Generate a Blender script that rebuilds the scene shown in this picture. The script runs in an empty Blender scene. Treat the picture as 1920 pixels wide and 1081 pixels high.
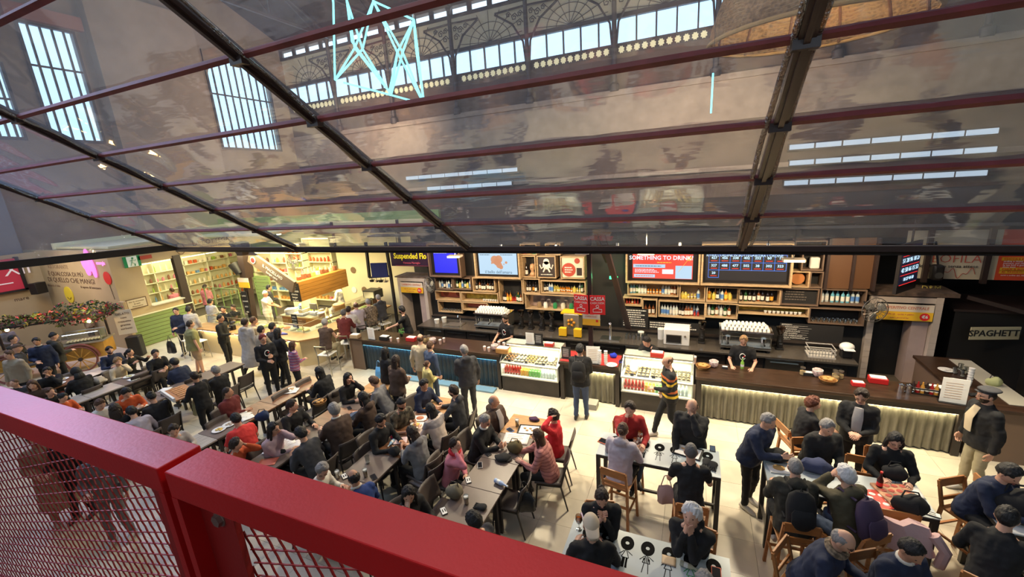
import bpy, math, random
import numpy as np
from math import sin, cos, pi, radians, sqrt
from mathutils import Vector, Matrix
random.seed(7); RNG=np.random.RandomState(5)
sc=bpy.context.scene; COL=sc.collection
# ---------------- camera ----------------
CAM=np.array([2.0676,-8.6496,5.1222]); F=783.9
def _R(yaw,p,r):
    cy,sy,cp,sp,cr,sr=cos(yaw),sin(yaw),cos(p),sin(p),cos(r),sin(r)
    fwd=np.array([sy*cp,cy*cp,-sp]); right=np.array([cy,-sy,0.]); up=np.cross(right,fwd)
    return cr*right+sr*up, -sr*right+cr*up, fwd
_r,_u,_f=_R(radians(-24.09),radians(14.17),radians(-3.9))
cd=bpy.data.cameras.new('camera'); cam=bpy.data.objects.new('camera',cd); COL.objects.link(cam)
m=Matrix.Identity(4)
for i in range(3):
    m[i][0]=_r[i]; m[i][1]=_u[i]; m[i][2]=-_f[i]; m[i][3]=CAM[i]
cam.matrix_world=m; cd.sensor_width=36; cd.lens=36*F/1920; cd.clip_start=.02; cd.clip_end=300
sc.camera=cam
def _ray(px,py): return _r*((px-960)/F)-_u*((py-540.5)/F)+_f
def at(px,py,z=0.):
    d=_ray(px,py); return CAM+d*((z-CAM[2])/d[2])
def atY(px,py,Y):
    d=_ray(px,py); return CAM+d*((Y-CAM[1])/d[1])
def atX(px,py,X):
    d=_ray(px,py); return CAM+d*((X-CAM[0])/d[0])
# ---------------- world, exposure ----------------
w=bpy.data.worlds.new('world'); sc.world=w; w.use_nodes=True
bg=w.node_tree.nodes['Background']; bg.inputs[0].default_value=(.62,.80,.95,1); bg.inputs[1].default_value=2.7
vs=sc.view_settings; vs.view_transform='Standard'; vs.look='None'; vs.exposure=.0; vs.gamma=1; vs.use_curve_mapping=False
sc.cycles.max_bounces=8; sc.cycles.transparent_max_bounces=14; sc.cycles.diffuse_bounces=3; sc.cycles.glossy_bounces=3
sc.cycles.caustics_reflective=False; sc.cycles.caustics_refractive=False; sc.cycles.sample_clamp_indirect=4
WARM=(1,.74,.42); WARM2=(1,.82,.58); COOL=(.6,.75,1)
def light(kind,loc,energy,color,size=.3,size_y=None,aim=None,spot=100,name='lamp'):
    l=bpy.data.lights.new(name,kind); l.energy=energy; l.color=color
    if kind=='AREA':
        l.size=size
        if size_y: l.shape='RECTANGLE'; l.size_y=size_y
    else: l.shadow_soft_size=size
    if kind=='SPOT': l.spot_size=radians(spot); l.spot_blend=.6
    o=bpy.data.objects.new(name,l); COL.objects.link(o); o.location=loc
    if aim is not None: o.rotation_euler=(Vector(aim)-Vector(loc)).to_track_quat('-Z','Y').to_euler()
    return o
# spot rail along the eave: throws light on the bar side floor and on the tables
for x,e in ((-12.5,150),(-9.8,170),(-7.,230),(-4.4,330),(-1.9,400),(.6,430),(3.2,430),(5.9,400)):
    light('SPOT',(x,-.75,3.72),e,(1,.86,.62),.10,aim=(x+.2,-1.9,0),spot=118,name='eave_spotlight')
# ceiling spots over the bar, aimed at the shelves
for x in (-5.2,-3.4,-1.4,.9,3.,4.8):
    light('SPOT',(x,.9,3.55),170,(1,.76,.46),.08,aim=(x,2.6,1.7),spot=120,name='bar_spotlight')
for x in (-5,-1.5,1.8,5):
    light('AREA',(x,1.0,3.7),42,(1,.8,.55),1.6,.4,aim=(x,1.0,0),name='bar_ceiling_lamp')
# delicatessen and shop
light('AREA',(-11.3,1.6,3.3),430,(1,.84,.42),3.2,3.2,aim=(-11.3,1.6,0),name='deli_ceiling_lamp')
light('AREA',(-14.6,3.2,3.4),300,(1,.86,.5),3,2.2,aim=(-15,3.4,0),name='shop_ceiling_lamp')
light('AREA',(-19.2,2.4,3.1),90,(1,.93,.6),2.5,2.5,aim=(-19.5,2.4,0),name='side_shop_lamp')
light('AREA',(-19.5,-2.6,3.4),45,(1,.8,.55),2.5,.5,aim=(-19.5,-.9,2.2),name='text_wall_fill')  # unseen lamp added to brighten the lettered wall
light('POINT',(-15.8,-2.4,2.0),26,(1,.62,.2),.08,name='cart_lamp')
light('POINT',(-17.1,-3.0,2.1),18,(1,.6,.2),.08,name='cart_lamp')
# added unseen fill lamps over the hall, the rail and the far walls
light('AREA',(-3,-3,13.5),620,(.95,.8,.78),9,9,aim=(-2,-3,0),name='hall_fill')  # added as general weak fill from above
light('AREA',(-20,-3.5,11.8),420,(.88,.55,1),4,4,aim=(0,-8.2,4.6),name='violet_rail_fill')  # added out of frame to lay a violet streak on the left rail
light('SPOT',(-3.5,-7.4,6.9),60,(1,.5,1),.3,aim=(.0,-8.22,4.6),spot=22,name='violet_fill_spot')  # second added lamp, tints the left rail violet
light('SPOT',(4.2,-5.2,8.2),520,(1,.78,.6),.4,aim=(2.0,-8.2,4.6),spot=34,name='rail_fill_spot')  # added to light the rail top but not its near face
light('AREA',(-15,-4,12.2),1000,(.5,.7,1),5,5,aim=(-9,-2,0),name='cool_film_fill')  # added cool fill that brightens the film haze on the left
light('AREA',(-14,9,9),700,(1,.72,.5),5,5,aim=(-20,13,10),name='far_hall_fill')  # added fill on the left end of the hall
light('AREA',(2,8,7),560,(1,.78,.58),6,3,aim=(2,14,8),name='far_hall_fill')  # added fill on the far long wall
# ---------------- materials ----------------
MC={}
def M(name,c=(.5,.5,.5),r=.55,metal=0,em=0,ec=None,noise=0,ns=8,bump=0,bs=30,spec=.5,alpha=1,trans=0,coat=0,stretch=None):
    if name in MC: return MC[name]
    m=bpy.data.materials.new(name); m.use_nodes=True; nt=m.node_tree; b=nt.nodes['Principled BSDF']
    b.inputs['Base Color'].default_value=(*c,1); b.inputs['Roughness'].default_value=r; b.inputs['Metallic'].default_value=metal
    b.inputs['Specular IOR Level'].default_value=spec; b.inputs['Coat Weight'].default_value=coat; b.inputs['Coat Roughness'].default_value=.3 if coat==.18 else .03
    if em: b.inputs['Emission Color'].default_value=(*(ec or c),1); b.inputs['Emission Strength'].default_value=em
    if trans: b.inputs['Transmission Weight'].default_value=trans
    if alpha<1: b.inputs['Alpha'].default_value=alpha
    if noise or bump:
        tc=nt.nodes.new('ShaderNodeTexCoord'); mp=nt.nodes.new('ShaderNodeMapping'); nt.links.new(tc.outputs['Object'],mp.inputs[0])
        if stretch: mp.inputs['Scale'].default_value=stretch
    if noise:
        n=nt.nodes.new('ShaderNodeTexNoise'); n.inputs['Scale'].default_value=ns; n.inputs['Detail'].default_value=5
        nt.links.new(mp.outputs[0],n.inputs[0]); rp=nt.nodes.new('ShaderNodeValToRGB')
        e=rp.color_ramp.elements; e[0].position=.3; e[1].position=.72
        e[0].color=(*[max(0,v*(1-noise)) for v in c],1); e[1].color=(*[min(1,v*(1+noise*.6)) for v in c],1)
        nt.links.new(n.outputs[0],rp.inputs[0]); nt.links.new(rp.outputs[0],b.inputs['Base Color'])
    if bump:
        n2=nt.nodes.new('ShaderNodeTexNoise'); n2.inputs['Scale'].default_value=bs; n2.inputs['Detail'].default_value=4
        nt.links.new(mp.outputs[0],n2.inputs[0]); bp=nt.nodes.new('ShaderNodeBump'); bp.inputs['Strength'].default_value=bump; bp.inputs['Distance'].default_value=.02
        nt.links.new(n2.outputs[0],bp.inputs['Height']); nt.links.new(bp.outputs[0],b.inputs['Normal'])
    MC[name]=m; return m
def stripes(name,cols,scale=14,axis='Z',r=.8,coords='Object'):
    if name in MC: return MC[name]
    m=bpy.data.materials.new(name); m.use_nodes=True; nt=m.node_tree; b=nt.nodes['Principled BSDF']; b.inputs['Roughness'].default_value=r
    tc=nt.nodes.new('ShaderNodeTexCoord'); sp=nt.nodes.new('ShaderNodeSeparateXYZ'); nt.links.new(tc.outputs[coords],sp.inputs[0])
    mu=nt.nodes.new('ShaderNodeMath'); mu.operation='MULTIPLY'; mu.inputs[1].default_value=scale; nt.links.new(sp.outputs[axis],mu.inputs[0])
    fr=nt.nodes.new('ShaderNodeMath'); fr.operation='FRACT'; nt.links.new(mu.outputs[0],fr.inputs[0])
    rp=nt.nodes.new('ShaderNodeValToRGB'); rp.color_ramp.interpolation='CONSTANT'; e=rp.color_ramp.elements
    while len(e)<len(cols): e.new(.5)
    for i,c in enumerate(cols): e[i].position=i/len(cols); e[i].color=(*c,1)
    nt.links.new(fr.outputs[0],rp.inputs[0]); nt.links.new(rp.outputs[0],b.inputs['Base Color']); MC[name]=m; return m
def glassy(name,tint=(.9,.95,.95),refl=.12,rough=.02,bump=0,bs=6,haze=0,stretch=None,hc=(.8,.85,.9)):
    if name in MC: return MC[name]
    m=bpy.data.materials.new(name); m.use_nodes=True; nt=m.node_tree; nt.nodes.clear()
    out=nt.nodes.new('ShaderNodeOutputMaterial'); tr=nt.nodes.new('ShaderNodeBsdfTransparent'); tr.inputs[0].default_value=(*tint,1)
    gl=nt.nodes.new('ShaderNodeBsdfGlossy'); gl.inputs['Roughness'].default_value=rough
    lw=nt.nodes.new('ShaderNodeLayerWeight'); lw.inputs['Blend'].default_value=.5
    pw=nt.nodes.new('ShaderNodeMath'); pw.operation='POWER'; pw.inputs[1].default_value=4; nt.links.new(lw.outputs['Facing'],pw.inputs[0])
    ad=nt.nodes.new('ShaderNodeMath'); ad.operation='MULTIPLY_ADD'; ad.inputs[1].default_value=.75; ad.inputs[2].default_value=refl; ad.use_clamp=True; nt.links.new(pw.outputs[0],ad.inputs[0])
    mx=nt.nodes.new('ShaderNodeMixShader'); nt.links.new(ad.outputs[0],mx.inputs[0]); nt.links.new(tr.outputs[0],mx.inputs[1]); nt.links.new(gl.outputs[0],mx.inputs[2])
    last=mx.outputs[0]
    if bump:
        tc=nt.nodes.new('ShaderNodeTexCoord'); mp=nt.nodes.new('ShaderNodeMapping'); nt.links.new(tc.outputs['Object'],mp.inputs[0])
        if stretch: mp.inputs['Scale'].default_value=stretch
        n=nt.nodes.new('ShaderNodeTexNoise'); n.inputs['Scale'].default_value=bs; n.inputs['Detail'].default_value=3; nt.links.new(mp.outputs[0],n.inputs[0])
        bp=nt.nodes.new('ShaderNodeBump'); bp.inputs['Strength'].default_value=bump; bp.inputs['Distance'].default_value=.1
        nt.links.new(n.outputs[0],bp.inputs['Height']); nt.links.new(bp.outputs[0],gl.inputs['Normal'])
    if haze:
        df=nt.nodes.new('ShaderNodeBsdfDiffuse'); df.inputs[0].default_value=(*hc,1); mx2=nt.nodes.new('ShaderNodeMixShader'); mx2.inputs[0].default_value=haze
        tl=nt.nodes.new('ShaderNodeBsdfTranslucent'); tl.inputs[0].default_value=(*hc,1); mh=nt.nodes.new('ShaderNodeMixShader')
        nt.links.new(df.outputs[0],mh.inputs[1]); nt.links.new(tl.outputs[0],mh.inputs[2])
        nt.links.new(last,mx2.inputs[1]); nt.links.new(mh.outputs[0],mx2.inputs[2]); last=mx2.outputs[0]
    nt.links.new(last,out.inputs[0]); MC[name]=m; return m
def emis(name,c,s=1.): 
    if name in MC: return MC[name]
    m=M(name,(0.02,0.02,0.02),.4,em=s,ec=c); return m
# ---------------- mesh building ----------------
class B:
    def __init__(s): s.v=[]; s.f=[]; s.m=[]; s.cm=0
    def add(s,vs,fs):
        o=len(s.v); s.v.extend([tuple(map(float,p)) for p in vs]); s.f.extend([tuple(i+o for i in f) for f in fs]); s.m.extend([s.cm]*len(fs)); return s
    def box(s,x0,x1,y0,y1,z0,z1,rz=0,c=None):
        vs=[(x,y,z) for z in(z0,z1) for y in(y0,y1) for x in(x0,x1)]
        if rz:
            cx,cy=c or ((x0+x1)/2,(y0+y1)/2); vs=[(cx+(x-cx)*cos(rz)-(y-cy)*sin(rz),cy+(x-cx)*sin(rz)+(y-cy)*cos(rz),z) for x,y,z in vs]
        return s.add(vs,[(0,2,3,1),(4,5,7,6),(0,1,5,4),(2,6,7,3),(0,4,6,2),(1,3,7,5)])
    def bar(s,a,b,w=.04,h=None,up=(0,0,1)):
        h=h or w; a=np.array(a,float); b=np.array(b,float); d=b-a; d/=np.linalg.norm(d); up=np.array(up,float)
        if abs(d@up)>.98: up=np.array([1.,0,0])
        x=np.cross(d,up); x/=np.linalg.norm(x); y=np.cross(x,d)
        vs=[p+x*i*w/2+y*j*h/2 for p in(a,b) for j in(-1,1) for i in(-1,1)]
        return s.add(vs,[(0,1,3,2),(4,6,7,5),(0,4,5,1),(2,3,7,6),(0,2,6,4),(1,5,7,3)])
    def tube(s,pts,rad,n=8,cap=True,flat=None):
        pts=[np.array(p,float) for p in pts]; k=len(pts)
        if not hasattr(rad,'__len__'): rad=[rad]*k
        d0=pts[1]-pts[0]; d0/=np.linalg.norm(d0)+1e-9; ref=np.array([0,0,1.]) if abs(d0[2])<.9 else np.array([1.,0,0])
        x=np.cross(d0,ref); x/=np.linalg.norm(x); vs=[]; fs=[]
        for i in range(k):
            d=pts[min(i+1,k-1)]-pts[max(i-1,0)]; d/=np.linalg.norm(d)+1e-9; x=x-d*(x@d); x/=np.linalg.norm(x)+1e-9; y=np.cross(d,x)
            r=rad[i]; r=(r,r) if not hasattr(r,'__len__') else r
            for j in range(n): t=2*pi*j/n; vs.append(pts[i]+x*cos(t)*r[0]+y*sin(t)*r[1])
        for i in range(k-1):
            for j in range(n): a=i*n+j; b=i*n+(j+1)%n; fs.append((a,b,b+n,a+n))
        if cap: fs.append(tuple(range(n-1,-1,-1))); fs.append(tuple((k-1)*n+j for j in range(n)))
        return s.add(vs,fs)
    def cap(s,a,b,r0,r1,n=10):
        a=np.array(a,float); b=np.array(b,float); d=b-a; L=np.linalg.norm(d); d=d/L if L>1e-6 else np.array([0,0,1.])
        P=[];Rr=[]
        for t in(-1,-.7,-.3): P.append(a+d*r0*t); Rr.append(r0*sqrt(max(.02,1-t*t)))
        P.append(a);Rr.append(r0); P.append(b);Rr.append(r1)
        for t in(.3,.7,1): P.append(b+d*r1*t); Rr.append(r1*sqrt(max(.02,1-t*t)))
        return s.tube(P,Rr,n)
    def loft(s,rings):   # rings: (center, ax(vec), ay(vec))
        n=14; vs=[];fs=[]
        for c,ax,ay in rings:
            c=np.array(c,float); ax=np.array(ax,float); ay=np.array(ay,float)
            for j in range(n): t=2*pi*j/n; vs.append(c+ax*cos(t)+ay*sin(t))
        for i in range(len(rings)-1):
            for j in range(n): a=i*n+j; b=i*n+(j+1)%n; fs.append((a,b,b+n,a+n))
        fs.append(tuple(range(n-1,-1,-1))); fs.append(tuple((len(rings)-1)*n+j for j in range(n)))
        return s.add(vs,fs)
    def lathe(s,prof,c=(0,0,0),n=12):
        vs=[];fs=[]; k=len(prof)
        for r,z in prof:
            for j in range(n): t=2*pi*j/n; vs.append((c[0]+r*cos(t),c[1]+r*sin(t),c[2]+z))
        for i in range(k-1):
            for j in range(n): a=i*n+j; b=i*n+(j+1)%n; fs.append((a,b,b+n,a+n))
        fs.append(tuple(range(n-1,-1,-1))); fs.append(tuple((k-1)*n+j for j in range(n)))
        return s.add(vs,fs)
    def ell(s,c,r,n=10,k=6):
        prof=[(max(.001,sin(pi*i/k)),-cos(pi*i/k)) for i in range(k+1)]; o=len(s.v); s.lathe(prof,(0,0,0),n)
        for i in range(o,len(s.v)): p=s.v[i]; s.v[i]=(c[0]+p[0]*r[0],c[1]+p[1]*r[1],c[2]+p[2]*r[2])
        return s
    def prism(s,poly,z0,z1):
        n=len(poly); vs=[(x,y,z0) for x,y in poly]+[(x,y,z1) for x,y in poly]
        return s.add(vs,[tuple(range(n-1,-1,-1)),tuple(range(n,2*n))]+[(i,(i+1)%n,(i+1)%n+n,i+n) for i in range(n)])
    def prismY(s,poly,y0,y1):   # poly in x,z
        n=len(poly); vs=[(x,y0,z) for x,z in poly]+[(x,y1,z) for x,z in poly]
        return s.add(vs,[tuple(range(n)),tuple(range(2*n-1,n-1,-1))]+[((i+1)%n,i,i+n,(i+1)%n+n) for i in range(n)])
    def xf(s,M4,o=0):
        M4=np.array(M4)
        for i in range(o,len(s.v)): p=M4@np.array([*s.v[i],1]); s.v[i]=tuple(p[:3])
        return s
    def mesh(s,name,mats,smooth=True,ang=40):
        me=bpy.data.meshes.new(name); me.from_pydata(s.v,[],s.f)
        for m in (mats if isinstance(mats,(list,tuple)) else [mats]): me.materials.append(m)
        if any(s.m): me.polygons.foreach_set('material_index',s.m)
        if smooth: me.shade_smooth(); me.set_sharp_from_angle(angle=radians(ang))
        return me
    def build(s,name,mats,parent=None,bev=0,**k):
        o=bpy.data.objects.new(name,s.mesh(name,mats,**k)); COL.objects.link(o)
        if parent: o.parent=parent
        if bev: md=o.modifiers.new('bevel','BEVEL'); md.width=bev; md.segments=2; md.limit_method='ANGLE'
        return o
def tag(o,label,cat,group=None,kind=None):
    o['label']=label; o['category']=cat
    if group: o['group']=group
    if kind: o['kind']=kind
    return o
def thing(name,label,cat,loc=(0,0,0),rz=0,group=None):
    o=bpy.data.objects.new(name,None); COL.objects.link(o); o.location=[float(v) for v in loc]; o.rotation_euler=(0,0,rz); o.empty_display_size=.1
    return tag(o,label,cat,group)
def struct(o): o['kind']='structure'; return o
def copy_tree(o,loc=None,rz=None,label=None,group=None,parent=None):
    c=o.copy(); COL.objects.link(c)
    if parent: c.parent=parent
    for ch in o.children: copy_tree(ch,parent=c)
    if loc is not None: c.location=[float(v) for v in loc]
    if rz is not None: c.rotation_euler=(0,0,rz)
    if label: c['label']=label
    if group: c['group']=group
    return c
def text(s,size,loc,rot,mat,parent=None,al='CENTER',name='lettering',ext=.002,bold=0,sx=1):
    c=bpy.data.curves.new(name,'FONT'); c.body=s; c.size=size; c.align_x=al; c.align_y='CENTER'; c.extrude=ext; c.offset=bold; c.resolution_u=2
    c.materials.append(mat); o=bpy.data.objects.new(name,c); COL.objects.link(o); o.location=[float(v) for v in loc]; o.rotation_euler=rot; o.scale=(sx,1,1)
    if parent: o.parent=parent
    return o
FY=(pi/2,0,0); FX=(pi/2,0,pi/2)
BLACK=M('black paint',(.012,.011,.011),.45); DARK=M('dark brown steel',(.035,.022,.02),.4); WHITE=M('white enamel',(.8,.79,.75),.4)
STEEL=M('brushed steel',(.55,.54,.5),.3,metal=1); CHROME=M('chrome',(.8,.8,.78),.12,metal=1); RED=M('red print',(.75,.02,.02),.5)
PLYW=M('birch plywood',(.52,.36,.2),.55,noise=.25,ns=5,stretch=(1,1,8)); WOOD=M('oiled oak',(.42,.2,.07),.42,noise=.35,ns=4,stretch=(8,1,1))
GLASS=glassy('clear glass',(.93,.97,.95),.05); PAPER=M('paper',(.85,.83,.78),.7); INK=M('ink',(.02,.02,.02),.6)
def scrib(x0,x1,z0,z1,y,mat,parent,rows,h=.45):
    '''illegible small writing: rows of short strokes'''
    b=B(); rh=(z1-z0)/rows
    for r in range(rows):
        x=x0; zc=z1-(r+.5)*rh; e=x1-RNG.uniform(0,.25)*(x1-x0)*(rows>1)
        while x<e:
            w_=RNG.uniform(.02,.07)*max(1,rh/.08); b.box(x,min(x+w_,e),y-.002,y,zc-rh*h/2,zc+rh*h/2); x+=w_+.012*max(1,rh/.08)
    o=b.build('written_line',mat,parent,smooth=False); o['kind']='stuff'; return o
# ---------------- floor ----------------
T=.6
TILE=[M('cream stone tile %d'%i,c,.32,noise=.12,ns=3,bump=.03,bs=5) for i,c in enumerate([(.66,.58,.44),(.62,.545,.41),(.69,.61,.47)])]
fl=struct(B().box(-30,16,-16,14,-.2,-.006).build('floor',M('dark grout',(.12,.1,.075),.8),smooth=False))
tm=[]
for k in range(3): tm.append(B().box(.002,T-.002,.002,T-.002,-.03,0).mesh('floor_tile',TILE[k],smooth=False))
cells=[(i,j) for i in range(-32,16) for j in range(-14,5) if not (j>=1 and -12*T<i*T<6.3)]
_c=[]
for i,j in cells:
    p=np.array([(i+.5)*T,(j+.5)*T,0]); d=np.linalg.norm(p-CAM); dd=p-CAM; fz=dd@_f; u=960+F*(dd@_r)/fz; v=540-F*(dd@_u)/fz
    _c.append((0 if (fz>0 and -60<u<1980 and 560<v<1140) else 1,d,i,j))
_c.sort(); far=[B(),B(),B()]
for n,(q,d,i,j) in enumerate(_c):
    k=(i*7+j*13+i*j)%3
    if n<300:
        o=bpy.data.objects.new('floor_tile',tm[k]); COL.objects.link(o); o.location=(i*T,j*T,0); o.parent=fl
    else: far[k].box(i*T+.002,i*T+T-.002,j*T+.002,j*T+T-.002,-.03,0)
for k in range(3):
    o=far[k].build('floor_tile',TILE[k],fl,smooth=False); o['kind']='stuff'
# ---------------- the iron market hall around ----------------
HW=M('hall wall umber',(.16,.105,.075),.8,noise=.3,ns=1.2); HT=M('hall ochre render',(.38,.28,.19),.8,noise=.2,ns=1); IRON=M('cast iron grey brown',(.075,.055,.05),.5)
HROOF=M('dark timber roof',(.06,.04,.032),.8,noise=.3,ns=2); CREAM=M('cream ironwork',(.62,.55,.36),.6,em=.0); PANE=glassy('window pane',(.86,.94,1),.03)
struct(B().box(-24.4,-24,-16,14.4,0,8.2).box(-24.4,-24,-16,-.45,8.2,17).box(-24.4,-24,.55,1.3,8.2,17).box(-24.4,-24,3.2,8.75,8.2,17).box(-24.4,-24,12.8,14.4,8.2,17).box(-24.4,-24,1.3,3.2,13,17).box(-24.4,-24,-.45,.55,11.2,17).box(-24.4,-24,8.75,12.8,13.6,17).build('wall_left',HT,smooth=False))
def arch_win(nm,y0,y1,z0,z1,arch,n,hz):
    r=struct(B().box(-24.08,-23.92,y0,y0+.1,z0,z1).box(-24.08,-23.92,y1-.1,y1,z0,z1).box(-24.08,-23.92,y0+.1,y1-.1,z0,z0+.12).box(-24.08,-23.92,y0+.1,y1-.1,z1-.1,z1).build(nm,IRON,smooth=False))
    cy=(y0+y1)/2; hw=(y1-y0)/2
    for k in range(1,n):
        y=y0+(y1-y0)*k/n; o=B().box(-24.05,-23.97,y-.035,y+.035,z0+.1,z1-.05).build('window_mullion',IRON,r,smooth=False)
    for z in hz: B().box(-24.04,-23.98,y0,y1,z-.04,z+.04).build('window_rail',IRON,r,smooth=False)
    B().box(-24.02,-24.0,y0,y1,z0,z1).build('window_pane',PANE,r,smooth=False)
    if arch:   # spandrel pieces that round the head of the opening
        for s in(-1,1):
            poly=[(cy+s*hw,z1+.02)]+[(cy+s*hw*sin(t),z1-hw*.85+hw*.85*cos(t)) for t in np.linspace(0,pi/2,9)]
            b=B(); vs=[(-24.1,y,z) for y,z in poly]+[(-23.9,y,z) for y,z in poly]; k=len(poly)
            b.add(vs,[tuple(range(k)),tuple(range(2*k-1,k-1,-1))]+[((i+1)%k,i,i+k,(i+1)%k+k) for i in range(k)]); b.build('arch_spandrel',HT,r,smooth=False)
arch_win('window_1',1.3,3.2,8.2,13,0,5,(11.3,)); arch_win('window_2',8.75,12.8,8.2,13.6,1,9,(11.3,)); arch_win('window_3',-.45,.55,8.2,11.2,0,4,(9.8,))
# salmon frieze + stone pilaster between the arches
b=B().box(-24,-23.75,1.0,3.5,13.05,13.6); b.build('trim_1',M('salmon frieze',(.5,.2,.13),.7),smooth=False)['kind']='structure'
struct(B().box(-24,-23.5,3.6,8.3,0,15).build('pillar',M('ochre pilaster',(.46,.35,.25),.8,noise=.15,ns=1),smooth=False))
struct(B().box(-24,-23.4,-2.6,-.9,0,15).build('pillar',M('grey pilaster',(.3,.27,.27),.8),smooth=False))
# far long wall with its clerestory
WY=14.
struct(B().box(-24.4,16,WY,WY+.4,0,10.75).box(-24.4,16,WY,WY+.4,14.6,17).build('wall_back',HW,smooth=False))
struct(B().box(-24,16,WY-.1,WY,7.2,8.9).box(-24,16,WY-.25,WY,8.9,9.15).box(-24,16,WY-.2,WY,5.0,5.2).build('trim_2',M('pale plaster band',(.4,.31,.24),.8,noise=.2,ns=2),smooth=False))
struct(B().box(-24,16,WY,WY+.2,12.3,12.5).box(-24,16,WY-.05,WY+.2,11.12,11.22).box(-24,16,WY,WY+.2,14.05,14.2).build('trim_3',IRON,smooth=False))
cl=struct(B().box(-24,16,WY+.08,WY+.1,11.2,12.3).build('window_4',PANE,smooth=False))
x=-24+.2; cols=[-24,-19.5,-15.1,-10.62,-6.2,-1.78,2.65,7.1,11.5,16]
mull=B().box(-.035,.035,WY-.02,WY+.1,11.2,12.4).mesh('window_mullion',IRON,smooth=False)
while x<15:
    if min(abs(x-c) for c in cols)>.3:
        o=bpy.data.objects.new('window_mullion',mull); COL.objects.link(o); o.location=(x,0,0); o.parent=cl
    x+=.885
# star-pierced cast strip: pale star rosettes in front of the light
sb=B().box(-24,16,WY+.02,WY+.15,10.72,11.14); struct(sb.build('trim_4',IRON,smooth=False))
ros=[(.15*(1 if k%2 else .72)*cos(2*pi*k/16),11.-.06+.17*(1 if k%2 else .72)*sin(2*pi*k/16)) for k in range(16)]
rm=B().prismY(ros,WY-.04,WY+.03).mesh('star_rosette',M('backlit star opening',(.75,.68,.42),.6,em=.55,ec=(.95,.85,.5)),smooth=False)
sr=bpy.data.objects['trim_4']; x=-23.8; k=0
while x<15 :
    if min(abs(x-c) for c in cols)>.25:
        o=bpy.data.objects.new('star_rosette',rm); COL.objects.link(o); o.location=(x,0,0); o.parent=sr; o['kind']='structure'
    x+=.36
# upper cream fan lattice, then slit of daylight at the eaves
struct(B().box(-24,16,WY+.12,WY+.2,12.5,14.1).build('trim_5',M('cream lattice backing',(.5,.43,.3),.8,em=.12,ec=(.8,.7,.5)),smooth=False))
fan=B()
for c0,c1 in zip(cols[:-1],cols[1:]):
    mid=(c0+c1)/2
    for a in np.linspace(.12,pi-.12,9): fan.bar((mid,WY+.06,12.5),(mid+1.9*cos(a),WY+.06,12.5+1.5*sin(a)),.025)
    for rr in(.7,1.2): fan.tube([(mid+rr*cos(t),WY+.06,12.5+rr*.8*sin(t)) for t in np.linspace(0,pi,13)],.018,5)
struct(fan.build('trim_6',IRON,smooth=False))
sl=B(); x=-24
while x<16: sl.box(x,x+.28,WY,WY+.1,14.2,14.6); x+=1.2
struct(sl.build('trim_7',IRON,smooth=False))
for c in cols[1:-1]:       # cast columns with scrolled brackets
    p=thing('cast_iron_column','slender cast iron column with scrolled brackets in the clerestory of the market hall','column',(c,WY-.2,9.1),group='clerestory columns')
    B().lathe([(.22,0),(.22,.3),(.12,.4),(.11,5.2),(.2,5.4)],n=10).build('shaft',IRON,p)
    for s in(-1,1):
        br=B(); br.tube([(s*.1,0,2.0),(s*.2,0,3.0),(s*.75,0,3.9),(s*1.7,0,4.5)],.055,6); br.tube([(s*.12,0,4.6),(s*1.7,0,4.55)],.05,6)
        for cx,cz,rr in((.35,3.9,.2),(.62,4.2,.2),(.3,4.3,.16),(.95,4.35,.15)):
            br.tube([(s*cx+rr*(1-t/9)*cos(t*1.3),0,cz+rr*(1-t/9)*sin(t*1.3)) for t in range(8)],.028,5)
        br.build('scroll_bracket',IRON,p)
# three rows of roof glazing far to the right, and rows over the middle
gl=emis('daylit roof glazing',(.72,.86,1),.9)
for row,(a,bb) in enumerate((((1480,275),(1905,243)),((1480,306),(1915,276)),((1470,343),(1915,321)),((760,337),(985,313)),((800,355),(970,341)))):
    A=atY(*a,13.6); Bq=atY(*bb,13.6); g=thing('strip_rooflight','strip of daylit glazing in the side aisle, row %d from the top'%(row+1) if row<3 else ('strip of daylit glazing above the %s lettered sign'%('upper' if row==3 else 'lower') ),'rooflight',(0,0,0),group='aisle rooflights')
    g['label']=['topmost long strip of daylit aisle glazing right of the wide rafter','middle long strip of daylit aisle glazing right of the wide rafter','lowest long strip of daylit aisle glazing right of the wide rafter','upper short strip of daylit aisle glazing left of the wide rafter','lower short strip of daylit aisle glazing left of the wide rafter'][row]
    n=int((Bq[0]-A[0])/.95); z=(A[2]+Bq[2])/2
    for k in range(n):
        x0=A[0]+k*.95; B().box(x0+.03,x0+.9,13.64,13.72,z-.1,z+.1).build('pane',gl,g,smooth=False)
    B().box(A[0],A[0]+n*.95,13.72,14.0,z-.16,z+.16).build('frame',IRON,g,smooth=False)
# roof and trusses
rf=B(); rf.add([(-24.4,14.4,15),(16,14.4,15),(16,0,21),(-24.4,0,21),(16,-16,15),(-24.4,-16,15),(-24.4,14.4,15.3),(16,14.4,15.3),(16,0,21.3),(-24.4,0,21.3),(16,-16,15.3),(-24.4,-16,15.3)],[(0,1,2,3),(3,2,4,5),(9,8,7,6),(11,10,8,9)]); struct(rf.build('ceiling',HROOF,smooth=False))
for k,c in enumerate(cols[1:-1]):
    tr=B(); tr.bar((c,14,14.7),(c,-16,14.7),.14); tr.bar((c,14,14.9),(c,0,20.8),.14); tr.bar((c,0,20.8),(c,-16,14.9),.14)
    for y in range(-14,14,3): zz=14.9+(20.8-14.9)*(1-abs(y)/14.); tr.bar((c,y,14.7),(c,y,zz),.08); tr.bar((c,y,14.7),(c,y+3 if y<0 else y-3,14.9+(20.8-14.9)*(1-abs(y+3 if y<0 else y-3)/14.)),.07)
    o=tr.build('roof_truss',IRON,smooth=False); tag(o,'riveted iron roof truss spanning the market hall','truss','hall roof trusses')
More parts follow.
